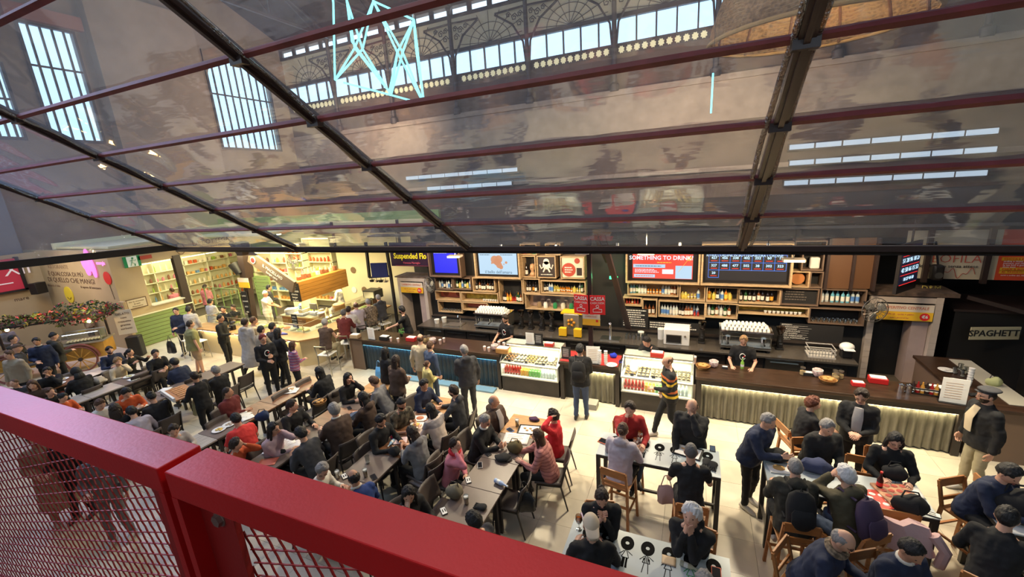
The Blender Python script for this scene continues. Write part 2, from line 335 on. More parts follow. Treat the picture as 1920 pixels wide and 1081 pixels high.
struct(B().box(-24.4,16,-16.4,-16,0,9).box(-24.4,16,-16.4,-16,13,15.2).build('wall_front',HW,smooth=False))
struct(B().box(16,16.4,-16,14.4,0,17).build('wall_right',HW,smooth=False))
# ---------------- gallery where the camera stands ----------------
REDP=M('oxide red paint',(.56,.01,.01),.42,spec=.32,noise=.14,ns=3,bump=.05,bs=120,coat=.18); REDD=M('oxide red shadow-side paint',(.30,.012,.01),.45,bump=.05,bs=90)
struct(B().box(-8,12,-12,-8.3,3.3,3.52).build('floor_gallery',M('gallery floor',(.1,.05,.04),.6),smooth=False))
def rail(name,x0,x1,label,ends):
    r=thing(name,label,'railing',(0,0,0))
    B().box(x0,x1,-8.283,-8.2,4.562,4.62).build('top_rail',REDP,r,bev=.0025,smooth=False)
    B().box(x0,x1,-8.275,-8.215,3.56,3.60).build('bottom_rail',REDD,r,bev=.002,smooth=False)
    for xe in ends:
        s=1 if xe==x0 else -1
        B().box(*sorted((xe,xe+s*.02)),-8.283,-8.2,3.52,4.562).build('post_flange',REDP,r,smooth=False)
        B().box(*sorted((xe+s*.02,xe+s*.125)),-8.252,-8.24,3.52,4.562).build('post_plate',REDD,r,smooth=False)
        if s>0:
            bo=B(); bo.tube([(xe+.082,-8.253,4.508),(xe+.082,-8.262,4.508)],[.0135,.0125],6); bo.tube([(xe+.082,-8.251,4.508),(xe+.082,-8.254,4.508)],[.017,.017],14)
            bo.build('bolt',M('bolt steel',(.3,.22,.18),.35,metal=.7),r,smooth=False)
    g=B(); xa=x0+.095 if x0>0 else x0; xb=x1-.018 if x1<2 else x1; z0,z1=3.6,4.565; y=-8.23
    def strand(ax,az,dx,dz,w_,t_,amp,dy):   # long wavy strand clipped to the frame opening
        L=sqrt(dx*dx+dz*dz); pts=[]; k=0
        for k in range(-150,151):
            for q,of in((0,amp),(.5,-amp)):
                x=ax+dx*(k+q)-of*dz/L; z=az+dz*(k+q)+of*dx/L
                if xa<=x<=xb and z0<=z<=z1: pts.append((x,y+dy+.0015*(q>0),z))
        for p,q in zip(pts[:-1],pts[1:]):
            if abs(p[0]-q[0])<.03: g.bar(p,q,t_,w_,up=(0,0,1) if abs(dx)>abs(dz) else (1,0,0))
    n=int((xb-xa)/.04)
    for k in range(-20,int((z1-z0)/.034)+2): strand(xa,z0+k*.034,.035,.011,.0022,.003,.0012,0)
    for k in range(-2,n+14): strand(xa+k*.040,z1,.013,-.030,.0052,.0025,.0008,.002); 
    for k in range(1,14): strand(xa-k*.040,z1,.013,-.030,.0052,.0025,.0008,.002)
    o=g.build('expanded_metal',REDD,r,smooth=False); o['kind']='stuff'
    return r
rail('railing',-1.6,1.108,'dark red steel railing with purple sheen and metal mesh, shorter left section',(1.108,-1.6))
rail('railing',1.132,4.2,'bright red steel railing with bolted post and metal mesh, longer right section',(1.132,))
# ---------------- clear canopy over the food hall ----------------
CAN=M('canopy steel dark red',(.16,.022,.026),.62,noise=.3,ns=4); CAND=M('canopy rafter aluminium',(.045,.026,.022),.35,metal=.2,bump=.1,bs=8,stretch=(6,1,1))
PVC=glassy('clear pvc film',(.88,.93,.97),.15,.05,bump=.12,bs=1.4,haze=.13,stretch=(.35,1.6,1.6),hc=(.62,.74,.9))
SL=.6235; YE=-.35; ZE=3.80
def cz(y): return ZE+SL*(YE-y)
can=thing('clear_canopy','big lean-to canopy of clear plastic film on dark red purlins and rafters','canopy',(0,0,0))
RX=[-13.8,-8.25,-2.7,2.85,8.4]; PY=[YE-.92*k-.1*(k>0) for k in range(0,9)]
YT=PY[-1]-.3
for x in RX:
    rb=B(); a=(x,YE,cz(YE)-.02); c=(x,YT,cz(YT)-.02)
    rb.bar(a,c,.13,.12,up=(0,SL,1)); rb.bar((x,YE,cz(YE)-.10),(x,YT,cz(YT)-.10),.05,.05,up=(0,SL,1))
    r_=rb.build('rafter',CAND,can,smooth=False)
    for s in(-1,1):    # gathered film bunched along the rafter
        pts=[(x+s*(.1+.03*sin(t*9+s)),YE+(YT-YE)*t,cz(YE+(YT-YE)*t)-.03-.03*sin(t*pi*9)**2) for t in np.linspace(0,1,60)]
        B().tube(pts,[(.028,.012+.012*abs(sin(t*pi*9))) for t in np.linspace(0,1,60)],6).build('gathered_film',glassy('bunched film',(.5,.42,.34),.3,.12,bump=.8,bs=30),r_)
for k,y in enumerate(PY):
    if k==0: continue
    B().bar((-13.8,y,cz(y)-.035),(12,y,cz(y)-.035),.06,.06,up=(0,SL,1)).build('purlin',CAN,can,smooth=False)
    for x in RX: B().box(x-.1,x+.1,y-.05,y+.05,cz(y)-.13,cz(y)-.04).build('clamp',CAND,can,smooth=False)
# eave: double box beam + little gutter
B().box(-14.1,12,YE-.02,YE+.10,ZE-.12,ZE-.03).build('eave_beam',DARK,can,smooth=False)
B().box(-14.1,12,YE+.12,YE+.2,ZE-.20,ZE-.11).build('gutter',BLACK,can,smooth=False)
for i,(x0,x1) in enumerate(zip(RX[:-1],RX[1:])):
    nx,ny=20,90; vs=[];fs=[]
    for a in range(nx+1):
        for c in range(ny+1):
            x=x0+.07+(x1-x0-.14)*a/nx; t=c/ny; y=YE+(YT-YE)*t; ph=(YE-y)/.92; fx=sin(pi*a/nx)
            sag=-.006*abs(sin(pi*ph))*fx**.5 +.012*sin(a*.9+ph*2.3+i*2)*(1-.5*fx)+.008*sin(a*2.1-ph*5)
            vs.append((x,y,cz(y)+.0+sag-.03*(1-fx)**4))
    for a in range(nx):
        for c in range(ny): q=a*(ny+1)+c; fs.append((q,q+1,q+ny+2,q+ny+1))
    B().add(vs,fs).build('clear_film',PVC,can,ang=180)
# gable end at the far left
gb=B(); gb.bar((-13.8,YE,ZE-.02),(-13.8,-9,4.16),.1,.2); gb.build('gable_beam',BLACK,can,smooth=False)
vs=[];fs=[]
for c in range(31):
    y=YE+(YT-YE)*c/30
    for a in range(9):
        z0=ZE+.05+(YE-y)*.04; z1=cz(y)-.05; vs.append((-13.78+.03*sin(c*.8)*sin(pi*a/8),y,z0+(z1-z0)*a/8))
for c in range(30):
    for a in range(8): q=c*9+a; fs.append((q,q+1,q+10,q+9))
B().add(vs,fs).build('gable_film',PVC,can,ang=180)
# ---------------- neon star and woven lamp hanging over the hall ----------------
NEON=emis('cyan neon',(.25,.95,1),2.6)
ns=thing('neon_star','cyan neon tube star sculpture hanging above the clear canopy','neon sculpture',(0,0,0))
Ps=[(625,5),(628,150),(645,155),(700,2),(776,37),(780,90),(795,195),(793,180),(733,178),(730,172),(665,90),(680,92),(745,98),(755,98),(650,0),(615,-60),(700,-70),(660,78)]
def NP(i,dy=0): return atY(*Ps[i],1.9+dy)
for a,b_,d in ((0,1,.0),(14,10,.1),(10,1,.3),(1,11,.0),(11,3,.2),(3,10,.4),(3,12,0),(3,4,.2),(4,12,.3),(4,5,.0),(4,13,.3),(4,6,.5),(12,8,0),(12,9,.3),(13,8,.4),(13,6,.1),(12,6,.3),(11,8,.1),(17,9,.4),(10,9,.2),(2,8,.2),(8,6,.0),(14,17,.5),(3,13,.5),(15,0,.2),(16,3,.1),(15,14,.2),(11,14,.1),(5,7,.2)):
    B().tube([NP(a,d),NP(b_,-d*.5)],.029,6).build('neon_tube',NEON,ns)
for i in(3,4,8,6,10): B().tube([NP(i),NP(i)+np.array([0,0,.12])],.035,6).build('joint',STEEL,ns)
B().tube([NP(3),(NP(3)[0],1.9,17)],.006,4).build('wire',BLACK,ns)
_q=atY(1337,137,2.5); B().tube([_q,(_q[0],2.5,17)],.004,4).build('wire',BLACK,None)['kind']='structure'
nv=tag(B().tube([atY(1337,137,2.5),atY(1333,212,2.5)],.022,6).build('neon_tube_lamp',NEON),'single upright cyan neon tube hanging left of the wide rafter','neon tube')
WICK=M('woven wicker',(.42,.25,.11),.75,noise=.6,ns=13,bump=1,bs=40)
c=atY(1500,60,3.6); c[2]=8.15
wl=thing('woven_pendant','huge woven wicker pendant shade hanging over the hall','pendant lamp',(4.35,3.9,8.0))
sh=B(); n=64
prof=[(2.15,0),(2.1,.35),(1.9,.9),(1.5,1.5),(.9,2.1),(.4,2.6),(.25,2.9)]
for i,(r,z) in enumerate(prof):
    for j in range(n): t=2*pi*j/n; sh.v.append((r*cos(t),r*.8*sin(t),z+.03*sin(t*8)))
for i in range(len(prof)-1):
    for j in range(n): a=i*n+j; b_=i*n+(j+1)%n; sh.f.append((a,b_,b_+n,a+n)); sh.m.append(0)
o=sh.build('shade',WICK,wl); o.modifiers.new('thickness','SOLIDIFY').thickness=.03
wv=B()
for z in np.arange(.05,2.6,.075):
    r=np.interp(z,[p[1] for p in prof],[p[0] for p in prof])-.02
    wv.tube([(r*cos(t),r*.8*sin(t),z+.02*sin(t*24+z*9)) for t in np.linspace(0,2*pi,73)],.022,4,cap=False)
w_=wv.build('weave',M('straw cane',(.50,.33,.15),.7),wl); w_['kind']='stuff'
B().tube([(2.16*cos(t),1.73*sin(t),0) for t in np.linspace(0,2*pi,65)],.05,8,cap=False).build('rim',M('wicker rim',(.62,.38,.14),.7,bump=.8,bs=80),wl)
for k in range(12):
    t=2*pi*k/12+.1; B().tube([(p[0]*.97*cos(t),p[0]*.97*.8*sin(t),p[1]) for p in prof],.03,5).build('rib',M('bent cane rib',(.2,.09,.04),.6),wl)
B().tube([(0,0,2.8),(0,0,8)],.012,5).build('cord',BLACK,wl)
light('POINT',(4.35,3.9,8.9),150,(1,.8,.5),.2,name='pendant_bulb')
# ---------------- bar: counters ----------------
CTOP=M('dark stained worktop',(.05,.026,.015),.3,noise=.5,ns=3,bump=.1,bs=20,stretch=(1,6,1)); NAVY=M('navy corrugated panel',(.012,.03,.045),.35,bump=.15,bs=6,stretch=(8,8,1))
GALV=M('galvanised corrugated iron',(.17,.155,.12),.45,metal=.3,noise=.35,ns=3,stretch=(4,1,1)); BROWNP=M('taupe laminate',(.17,.11,.075),.5); CFRAME=M('blackened steel frame',(.03,.022,.018),.45,noise=.3,ns=5)
BACKP=M('chalkboard black',(.013,.012,.012),.7); LEDW=emis('warm led strip',(1,.85,.5),9); LEDB=emis('blue led strip',(.25,.75,1),7)
def corrug(x0,x1,z0,z1,y,pitch=.125,amp=.024):
    n=int((x1-x0)/pitch*8); b=B()
    for i in range(n+1):
        x=x0+(x1-x0)*i/n; yy=y+amp*sin(2*pi*(x-x0)/pitch); b.v+= [(x,yy,z0),(x,yy,z1)]
    for i in range(n): b.f.append((2*i,2*i+2,2*i+3,2*i+1)); b.m.append(0)
    return b
def counter(name,label,x0,x1,fm,led,lcol,ends=(.3,.1),y0=.1,panelz=(.03,.80)):
    t=thing(name,label,'bar counter',(0,0,0))
    B().box(x0-.02,x1+.02,y0-.06,.82,.925,.985).build('worktop',CTOP,t,bev=.006,smooth=False)
    B().box(x0,x1,y0-.0,y0+.05,.80,.924).build('fascia',CFRAME,t,smooth=False)
    B().box(x0,x0+ends[0],y0,y0+.10,0,.80).build('end_frame',CFRAME,t,smooth=False)
    B().box(x1-ends[1],x1,y0,y0+.10,0,.80).build('end_frame',CFRAME,t,smooth=False)
    corrug(x0+ends[0],x1-ends[1],*panelz,y0+.07).build('corrugated_panel',fm,t,ang=180)
    B().box(x0,x1,y0+.11,.78,.0,.924).build('carcass',BACKP,t,smooth=False)
    B().box(x0+ends[0],x1-ends[1],y0+.025,y0+.035,.785,.798).build('led_strip',lcol,t,smooth=False)
    l=light('AREA',((x0+ends[0]+x1-ends[1])/2,y0+.03,.783),led[0],led[1],x1-x0-ends[0]-ends[1],.03,name='counter_led'); l.rotation_euler=(radians(14),0,0)
    return t
t=counter('bar_counter','dark bar counter with navy corrugated panel washed by blue light',-7.2,-2.33,NAVY,(9,(.2,.75,1)),LEDB,(.42,.08))
B().box(-7.235,-7.2,.06,.80,0,.924).box(-7.2,-6.78,.085,.1,0,.924).build('side_panel',BROWNP,t,smooth=False)
B().box(-5.3,-2.45,-.16,.09,.0,.05).build('floor_glow_slab',M('painted blue floor glow',(.22,.36,.45),.4),t,bev=.01,smooth=False)  # slab whose pale blue colour stands for the LED glow on the floor
t=counter('bar_counter','dark bar counter with galvanised corrugated front under a warm light strip',2.22,6.42,GALV,(30,(1,.88,.5)),LEDW,(.1,.1))
t=thing('side_counter','brown end counter turning back at the right end of the bar','bar counter',(0,0,0))
B().box(6.46,7.35,.06,2.3,.925,.985).build('worktop',CTOP,t,bev=.006,smooth=False); B().box(6.5,7.3,.12,2.25,0,.924).build('carcass',BROWNP,t,smooth=False); B().box(6.46,6.52,.08,.14,0,.924).build('corner_post',CFRAME,t,smooth=False)
B().box(7.0,7.34,.3,2.2,.986,.995).build('light_inlay',M('pale stone inlay',(.5,.47,.38),.4),t,smooth=False)
# cash desk between the cases
t=thing('cash_desk','cash desk between the two display cases with red mat and lit corrugated panel','cash desk',(0,0,0))
B().box(-.76,.64,.04,.82,.925,.985).build('worktop',CTOP,t,bev=.006,smooth=False)
for x in(-.74,.55): B().box(x,x+.09,.08,.75,0,.924).build('end_frame',CFRAME,t,smooth=False)
B().box(-.65,.55,.1,.14,.80,.924).build('fascia',CFRAME,t,smooth=False); B().box(-.65,.55,.2,.78,0,.92).build('carcass',BACKP,t,smooth=False)
corrug(-.1,.55,.03,.8,.17).build('corrugated_panel',GALV,t,ang=180)
B().box(-.1,.55,.12,.13,.785,.798).build('led_strip',LEDW,t,smooth=False); l=light('AREA',(.22,.13,.783),9,(1,.9,.5),.6,.03,name='counter_led')
B().box(-.70,-.66,.12,.13,.1,.7).build('side_led_strip',LEDW,t,smooth=False)
B().box(-.08,.18,-.22,.06,.0,.14).build('step',M('grey step',(.32,.3,.26),.6),t,bev=.01,smooth=False)
tag(B().box(.0,.60,.1,.72,.986,.992).build('counter_mat',M('red mat',(.6,.03,.03),.6),smooth=False),'red mat on the cash desk under a white plate','mat')
tag(B().box(-.74,-.42,.1,.72,.986,.992).build('counter_mat',MC['red mat'],smooth=False),'red mat on the cash desk left of the man with the backpack','mat')
# ---------------- refrigerated display cases ----------------
def display(label,x0,x1,seed,lab2):
    rr=random.Random(seed); t=thing('display_case',label,'display case',(0,0,0))
    B().box(x0,x1,.1,.8,0,.42).build('plinth',CFRAME,t,smooth=False)
    B().box(x0,x1,.06,.8,.42,.45).box(x0,x1,.02,.5,.775,.80).box(x0,x1,.45,.8,1.12,1.15).build('shelf',M('white lit shelf',(.8,.78,.7),.35),t,smooth=False)
    B().box(x0,x1,.74,.8,.45,1.12).box(x0,x0+.02,.06,.8,.45,.78).box(x1-.02,x1,.06,.8,.45,.78).build('liner',M('white liner',(.82,.8,.72),.4),t,smooth=False)
    B().box(x0,x1,.055,.06,.45,.77).build('front_glass',GLASS,t,smooth=False)
    B().add([(x0,.02,.80),(x1,.02,.80),(x1,.42,1.16),(x0,.42,1.16)],[(0,1,2,3)]).add([(x0,.02,.8),(x0,.42,1.16),(x0,.8,1.16),(x0,.8,.8)],[(0,1,2,3)]).add([(x1,.02,.8),(x1,.42,1.16),(x1,.8,1.16),(x1,.8,.8)],[(0,1,2,3)]).add([(x0,.42,1.165),(x1,.42,1.165),(x1,.8,1.165),(x0,.8,1.165)],[(0,1,2,3)]).build('canted_glass',GLASS,t,smooth=False)
    fr=B()
    for x in(x0+.01,x1-.01): fr.bar((x,.02,.8),(x,.42,1.16),.014); fr.bar((x,.42,1.16),(x,.8,1.16),.014)
    fr.bar((x0,.02,.8),(x1,.02,.8),.014); fr.bar((x0,.42,1.165),(x1,.42,1.165),.014); fr.build('glass_frame',STEEL,t,smooth=False)
    B().box(x0+.03,x1-.03,.10,.13,.762,.774).box(x0+.03,x1-.03,.46,.50,1.105,1.118).build('led_tube',emis('case led',(1,.93,.7),7),t,smooth=False)
    light('AREA',((x0+x1)/2,.3,1.10),16,(1,.9,.62),x1-x0-.1,.2,name='case_led'); light('AREA',((x0+x1)/2,.2,.76),11,(1,.93,.75),x1-x0-.1,.15,name='case_led')
    # trays, pastries and price tags on the upper deck
    k=0; cols=[(.62,.36,.1),(.7,.5,.2),(.75,.55,.3),(.5,.2,.06),(.8,.65,.35)]
    n=5; wd=(x1-x0-.1)/n
    for i in range(n):
        xx=x0+.05+i*wd; tr=tag(B().box(xx+.01,xx+wd-.01,.12,.62,.802,.82).build('serving_tray',[STEEL,M('slate tray',(.05,.05,.055),.5)][i%2],bev=.003,smooth=False),'tray %s inside the %s display case'%(['at the left end','second from the left','in the middle','fourth from the left','at the right end'][i],lab2),'tray')
        for a in range(3):
            for b_ in range(4):
                c=(xx+.05+a*(wd-.08)/2.2,.17+b_*.12,.835+.012*(b_%2)); q=B(); r=(.028+.01*rr.random(),.04,.022)
                if i%2: q.ell(c,r,8,5)
                else: q.tube([(c[0]-.03,c[1],c[2]),(c[0],c[1]+.012,c[2]+.008),(c[0]+.03,c[1],c[2])],[.008,.024,.008],7)
                tag(q.build('pastry',M('pastry crust %d'%(i+ (seed%3)),cols[(i+seed)%5],.6,noise=.3,ns=40)),'golden pastry on a tray in the %s display case, tray %s'%(lab2,['one','two','three','four','five'][i]),'pastry','pastries in the %s display case, tray %s'%(lab2,['one','two','three','four','five'][i]))
    for kk in range(3): tag(B().box(x0+.2+kk*.45,x0+.27+kk*.45,.10,.108,.81,.87).build('price_tag',BACKP,smooth=False),'small black price tag %s in the %s display case'%(['near the left end','in the middle','near the right end'][kk],lab2),'price tag')
    # bottles and cartons on the lower deck
    dr=[('cola_bottle',(.25,.015,.01),(.7,.02,.02),0),('cola_bottle',(.25,.015,.01),(.7,.02,.02),.0),('juice_carton',(.85,.45,.05),None,1),('juice_carton',(.15,.5,.1),None,1),('water_bottle',(.75,.85,.85),(.85,.9,.95),0),('water_bottle',(.7,.82,.85),(.8,.85,.95),0)]
    x=x0+.08; j=0; 
    while x<x1-.08:
        u=(x-x0)/(x1-x0); q=dr[min(5,int(u*6))]
        for row in range(2):
            y=.17+row*.1
            if q[3]: o=B().box(x-.028,x+.028,y-.028,y+.028,.452,.60).build(q[0],M('carton %s'%str(q[1]),q[1],.5),bev=.004,smooth=False); lb='%s juice carton on the lower deck of the %s display case'%('orange' if q[1][0]>.5 else 'green',lab2)
            else:
                o=B().lathe([(.029,.0),(.03,.02),(.03,.10),(.028,.13),(.012,.17),(.011,.2)],(x,y,.452),9).build(q[0],M('%s glass'%q[0],q[1],.2)); B().lathe([(.0305,.04),(.0305,.09)],(x,y,.452),9).build('bottle_label',M('%s label'%q[0],q[2],.5),o)
                B().lathe([(.0125,.2),(.0125,.215)],(x,y,.452),7).build('bottle_cap',RED if q[0]=='cola_bottle' else WHITE,o)
                lb='%s on the lower deck of the %s display case'%('dark cola bottle with red label' if q[0]=='cola_bottle' else 'clear water bottle with pale label',lab2)
            tag(o,lb,q[0].split('_')[-1],lb[:40]+' '+lab2)
        x+=.075
display('glazed refrigerated display case of pastries and drinks, left of the cash desk',-2.29,-.79,3,'left')
display('glazed refrigerated display case of pastries and drinks, right of the cash desk',.68,2.16,8,'right')
# ---------------- back bar ----------------
WB=3.05
struct(B().box(-6.28,5.8,WB,WB+.15,0,3.6).build('wall_bar',BACKP,smooth=False))
struct(B().box(-12,16,WB+.16,WB+.3,3.7,3.9).build('trim_8',BLACK,smooth=False))
t=thing('back_counter','long black back counter with steel worktop behind the bar staff','counter',(0,0,0))
B().box(-5.9,5.35,1.62,2.45,.885,.925).build('worktop',M('dark steel worktop',(.16,.14,.12),.25,metal=.6),t,smooth=False); B().box(-5.9,5.35,1.7,2.42,.0,.884).build('carcass',BACKP,t,smooth=False)
for i in range(14):
    x=-5.7+i*.78; q=B().box(x,x+.74,1.672,1.70,.12,.86).build('door' if i%3 else 'drawer',CFRAME if i%4 else STEEL,t,bev=.004,smooth=False); B().bar((x+.1,1.655,.78),(x+.64,1.655,.78),.015).build('handle',STEEL,q,smooth=False)
t=thing('black_upper_back','black splashback ledge behind the machines','splashback',(0,0,0)); B().box(-5.9,5.35,2.45,2.6,0,.99).build('ledge',BACKP,t,smooth=False); B().box(-5.9,5.35,2.43,2.62,.99,1.01).build('ledge_cap',CFRAME,t,smooth=False)
# plywood shelf boxes
bottle_protos={}
def bottle(kind,glass,lab,x,y,z,label,group,h=.29,capc=None,s=1):
    key=(kind,glass,lab)
    if key not in bottle_protos:
        pr={'spirit':[(.036,0),(.038,.01),(.038,.17),(.03,.2),(.013,.23),(.012,.275)],'wine':[(.036,0),(.038,.01),(.038,.16),(.034,.19),(.015,.225),(.013,.295)],'squat':[(.045,0),(.05,.02),(.05,.12),(.03,.15),(.014,.17),(.014,.2)],'mini':[(.024,0),(.026,.01),(.026,.09),(.011,.12),(.011,.15)]}[kind]
        m=M('bottle glass %s'%str(glass),glass,.12,coat=.5)
        mb=B().lathe(pr,n=10).mesh('bottle',m); top=pr[-1][1]; r=pr[2][0]+.001
        ml=B().lathe([(r,.04),(r,pr[2][1]-.02)],n=10).mesh('bottle_label',M('bottle label %s'%str(lab),lab,.6)); mc=B().lathe([(pr[-1][0]+.002,top-.01),(pr[-1][0]+.002,top+.015)],n=8).mesh('bottle_cap',M('bottle cap %s'%str(capc),capc or (.05,.05,.05),.4))
        bottle_protos[key]=(mb,ml,mc)
    mb,ml,mc=bottle_protos[key]
    o=bpy.data.objects.new('liquor_bottle',mb); COL.objects.link(o); o.location=(x,y,z); o.scale=(s,s,s); tag(o,label,'bottle',group)
    for nm,me in(('bottle_label',ml),('bottle_cap',mc)): c=bpy.data.objects.new(nm,me); COL.objects.link(c); c.parent=o
SHF=2.7
def wbox(x0,x1,z0,z1,label,mat=None,d=.33,th=.028,back=None,yf=None):
    mat=mat or PLYW; yf=yf or SHF; t=thing('shelf_box',label,'shelf',(0,0,0))
    B().box(x0,x1,yf,yf+d,z0,z0+th).box(x0,x1,yf,yf+d,z1-th,z1).box(x0,x0+th,yf,yf+d,z0+th,z1-th).box(x1-th,x1,yf,yf+d,z0+th,z1-th).build('frame',mat,t,smooth=False)
    B().box(x0+th,x1-th,yf+d-.02,yf+d,z0+th,z1-th).build('back_panel',back or BACKP,t,smooth=False); return t
AMB=(.22,.06,.008); GRN=(.02,.08,.02); CLR=(.55,.6,.58); DK=(.02,.012,.01); ORG=(.6,.2,.01); YEL=(.6,.5,.1); BLU=(.15,.45,.6); REDG=(.35,.02,.02)
LW=(.8,.77,.68); LR=(.6,.06,.03); LB=(.03,.03,.03); LY=(.75,.55,.08); LO=(.8,.35,.04); LBL=(.1,.25,.6)
def fill(x0,x1,y,z,specs,desc,pitch=.1):
    n=max(1,int((x1-x0-.06)/pitch))
    for i in range(n):
        k,g,l,cn=specs[(i*len(specs))//n if len(specs)>3 else i%len(specs)]
        bottle(k,g,l,x0+.06+i*pitch+RNG.uniform(-.008,.008),y+RNG.uniform(-.03,.03),z,'%s bottle in %s'%(cn,desc),'%s bottles in %s'%(cn,desc))
Y1=SHF+.16
S=lambda *a:a
W=('spirit',CLR,LW,'clear white-labelled'); Wb=('spirit',CLR,LBL,'clear blue-labelled'); A=('spirit',AMB,LW,'amber spirit'); D=('wine',DK,LW,'dark white-labelled'); Dr=('wine',DK,LO,'dark orange-labelled'); G=('wine',GRN,LW,'green'); Yq=('squat',YEL,LY,'yellow'); Bu=('spirit',BLU,LW,'pale blue'); Mi=('mini',ORG,LW,'small orange'); Mc=('mini',YEL,LW,'small pale'); R_=('mini',REDG,LR,'small red'); O_=('spirit',ORG,LY,'orange')
boxes=[(-5.8,-5.12,1.84,2.27,'the left box under the blue screen',[W,Wb,D]),(-5.1,-4.43,1.87,2.27,'the dark shelf box under the blue screen',[G,Yq,Wb]),(-4.38,-3.58,1.83,2.29,'the box between blue and pale screens',[D,A,D]),
(-3.46,-2.66,1.50,2.26,'the large box under the pale screen',[D,O_,R_,G,A]),(-2.64,-2.1,1.84,2.31,'the small plywood box beside the plaster bust',[D,D,Dr]),(-2.07,-.72,1.87,2.27,'the wide box above the bar mirror',[D,Wb,Mc,Mc,Mi,Mi,Mi,Yq,Mc,G]),
(.32,.82,1.62,1.87,'the little box by the iron post',[R_,R_,Mi]),(.83,1.22,1.34,1.84,'the narrow box of whisky under the long bottle shelf',[A,A]),(.44,1.74,1.93,2.27,'the long shelf under the red menu',[Bu,G,W,W,Mi,Mi,Mi,Wb,W,A,A]),(1.76,2.38,1.84,2.28,'the box right of the long shelf',[Yq,Mc,Mc,Wb]),
(1.25,2.40,1.36,1.82,'the black-backed glass box',[Wb,W,D,A,R_]),(2.40,3.14,1.84,2.24,'the upper box under the number board',[O_,Yq,D,Wb,O_,Yq]),(2.40,3.14,1.42,1.82,'the lower box under the number board',[W,G,A]),
(3.12,4.02,1.84,2.23,'the long vermouth box',[D,G,D,D,A,D,D,Dr,Dr]),(4.80,5.66,1.90,2.28,'the dark box beside the right fan',[W,Bu,Bu,Wb])]
for x0,x1,z0,z1,ds,sp in boxes:
    gl=ds.replace('the ','',1); wbox(x0,x1,z0,z1,'plywood wall %s, holding bottles'%gl if 'box' in gl else 'plywood wall shelf, '+gl,mat=(BROWNP if ('blue screen' in ds or 'dark' in ds) else None),back=(PLYW if 'long shelf' in ds else None))
    pit=.075 if any(q[0]=='mini' for q in sp) else .095
    fill(x0+.02,x1-.02,Y1,z0+.03,sp,ds,pit)
    if x1-x0>.7 and z1-z0>.39: fill(x0+.05,x1-.05,Y1+.09,z0+.03,sp[::-1],ds+', at the rear',pit+.01)
# plain boxes: red-lined ones, glass rack, decorated boxes
def cup_row(x0,x1,y,z,n,desc,mat=WHITE,nm='cup',rows=1):
    me=B().lathe([(.022,0),(.03,.01),(.038,.06),(.034,.06),(.02,.012)],n=9).mesh('cup',mat)
    for r in range(rows):
        for i in range(n): o=bpy.data.objects.new(nm,me); COL.objects.link(o); o.location=(x0+(i+.5)*(x1-x0)/n+(.02 if r%2 else 0),y+r*.08,z); tag(o,'%s %s'%({'cup':'white coffee cup','glass_tumbler':'clear glass tumbler','wine_glass':'stemmed glass'}[nm],desc),'cup' if nm=='cup' else 'glass','%s %s'%(nm.replace('_',' '),desc))
GL2=glassy('glassware',(.74,.77,.75),.32,.05)
t=wbox(-5.84,-4.86,1.48,1.80,'red-floored shelf box with round posters below the blue screen',back=M('poster red',(.5,.12,.08),.6)); 
for cx in(-5.6,-5.1): B().tube([(cx,SHF+.30,1.66),(cx,SHF+.305,1.66)],.11,20).build('round_picture',M('brown disc print',(.25,.05,.03),.6),t)
wbox(-4.84,-3.5,1.48,1.80,'yellow-backed shelf box with a row of cups',back=M('yellow comic print',(.65,.5,.08),.6,noise=.5,ns=9)); cup_row(-4.1,-3.52,Y1-.08,1.51,7,'in the yellow-backed shelf box on the left')
wbox(-5.78,-4.84,1.06,1.46,'lowest left shelf box with a rack of glasses on red'); cup_row(-5.72,-4.9,Y1-.08,1.09,8,'in the lowest left shelf box',GL2,'glass_tumbler',2)
wbox(-4.82,-3.9,1.18,1.46,'empty red-lined shelf box beside the glasses',back=M('poster red',(.5,.12,.08),.6))
wbox(-2.6,-.76,1.35,1.84,'mirror-backed plywood shelf with jars over the grinders',back=M('tinted mirror',(.6,.5,.5),.15,metal=.8))
for i,(x,c) in enumerate(((-2.2,(.3,.2,.1)),(-2.0,(.8,.78,.7)),(-1.7,(.03,.25,.08)),(-1.45,(.7,.66,.5)),(-1.2,(.03,.22,.08)))):
    tag(B().lathe([(.06,0),(.065,.02),(.065,.13),(.05,.15),(.05,.17)],(x,Y1,1.38),12).build('storage_jar',M('jar %d'%i,c,.25)),'%s jar on the mirror-backed shelf'%['brown','cream','dark green left','pale','dark green right'][i],'jar')
wbox(3.12,4.62,1.57,1.80,'comic-print shelf with a row of white cups above the coffee machine',back=M('yellow comic print',(.65,.5,.08),.6,noise=.5,ns=9)); cup_row(3.7,4.5,Y1-.08,1.60,9,'on the comic-print shelf on the right')
wbox(4.62,5.68,1.43,1.82,'dark shelf of upturned wine glasses by the right fan',mat=BROWNP); cup_row(4.68,5.6,Y1-.1,1.46,9,'on the dark shelf by the right fan',GL2,'wine_glass',3)
t=wbox(4.02,4.78,1.85,2.27,'framed chalkboard between the bottle boxes',mat=BROWNP,d=.1); scrib(4.12,4.6,1.95,2.2,SHF+.066,M('chalk',(.12,.10,.085),.9),t,4)
wbox(4.14,4.56,2.29,2.68,'small pale plywood box holding a round wooden board'); tag(B().tube([(4.35,2.82,2.48),(4.35,2.85,2.48)],.14,20).build('chopping_board',M('board wood',(.45,.17,.05),.5)),'round wooden board in the small box right of the menu board','board')
wbox(4.37,4.80,2.70,3.10,'box with a white bag at the top right of the shelves',mat=BROWNP); tag(B().box(4.55,4.74,2.76,2.9,2.73,3.0).build('coffee_bag',M('white bag',(.7,.68,.62),.5),bev=.03),'white coffee bag in the top right box','bag')
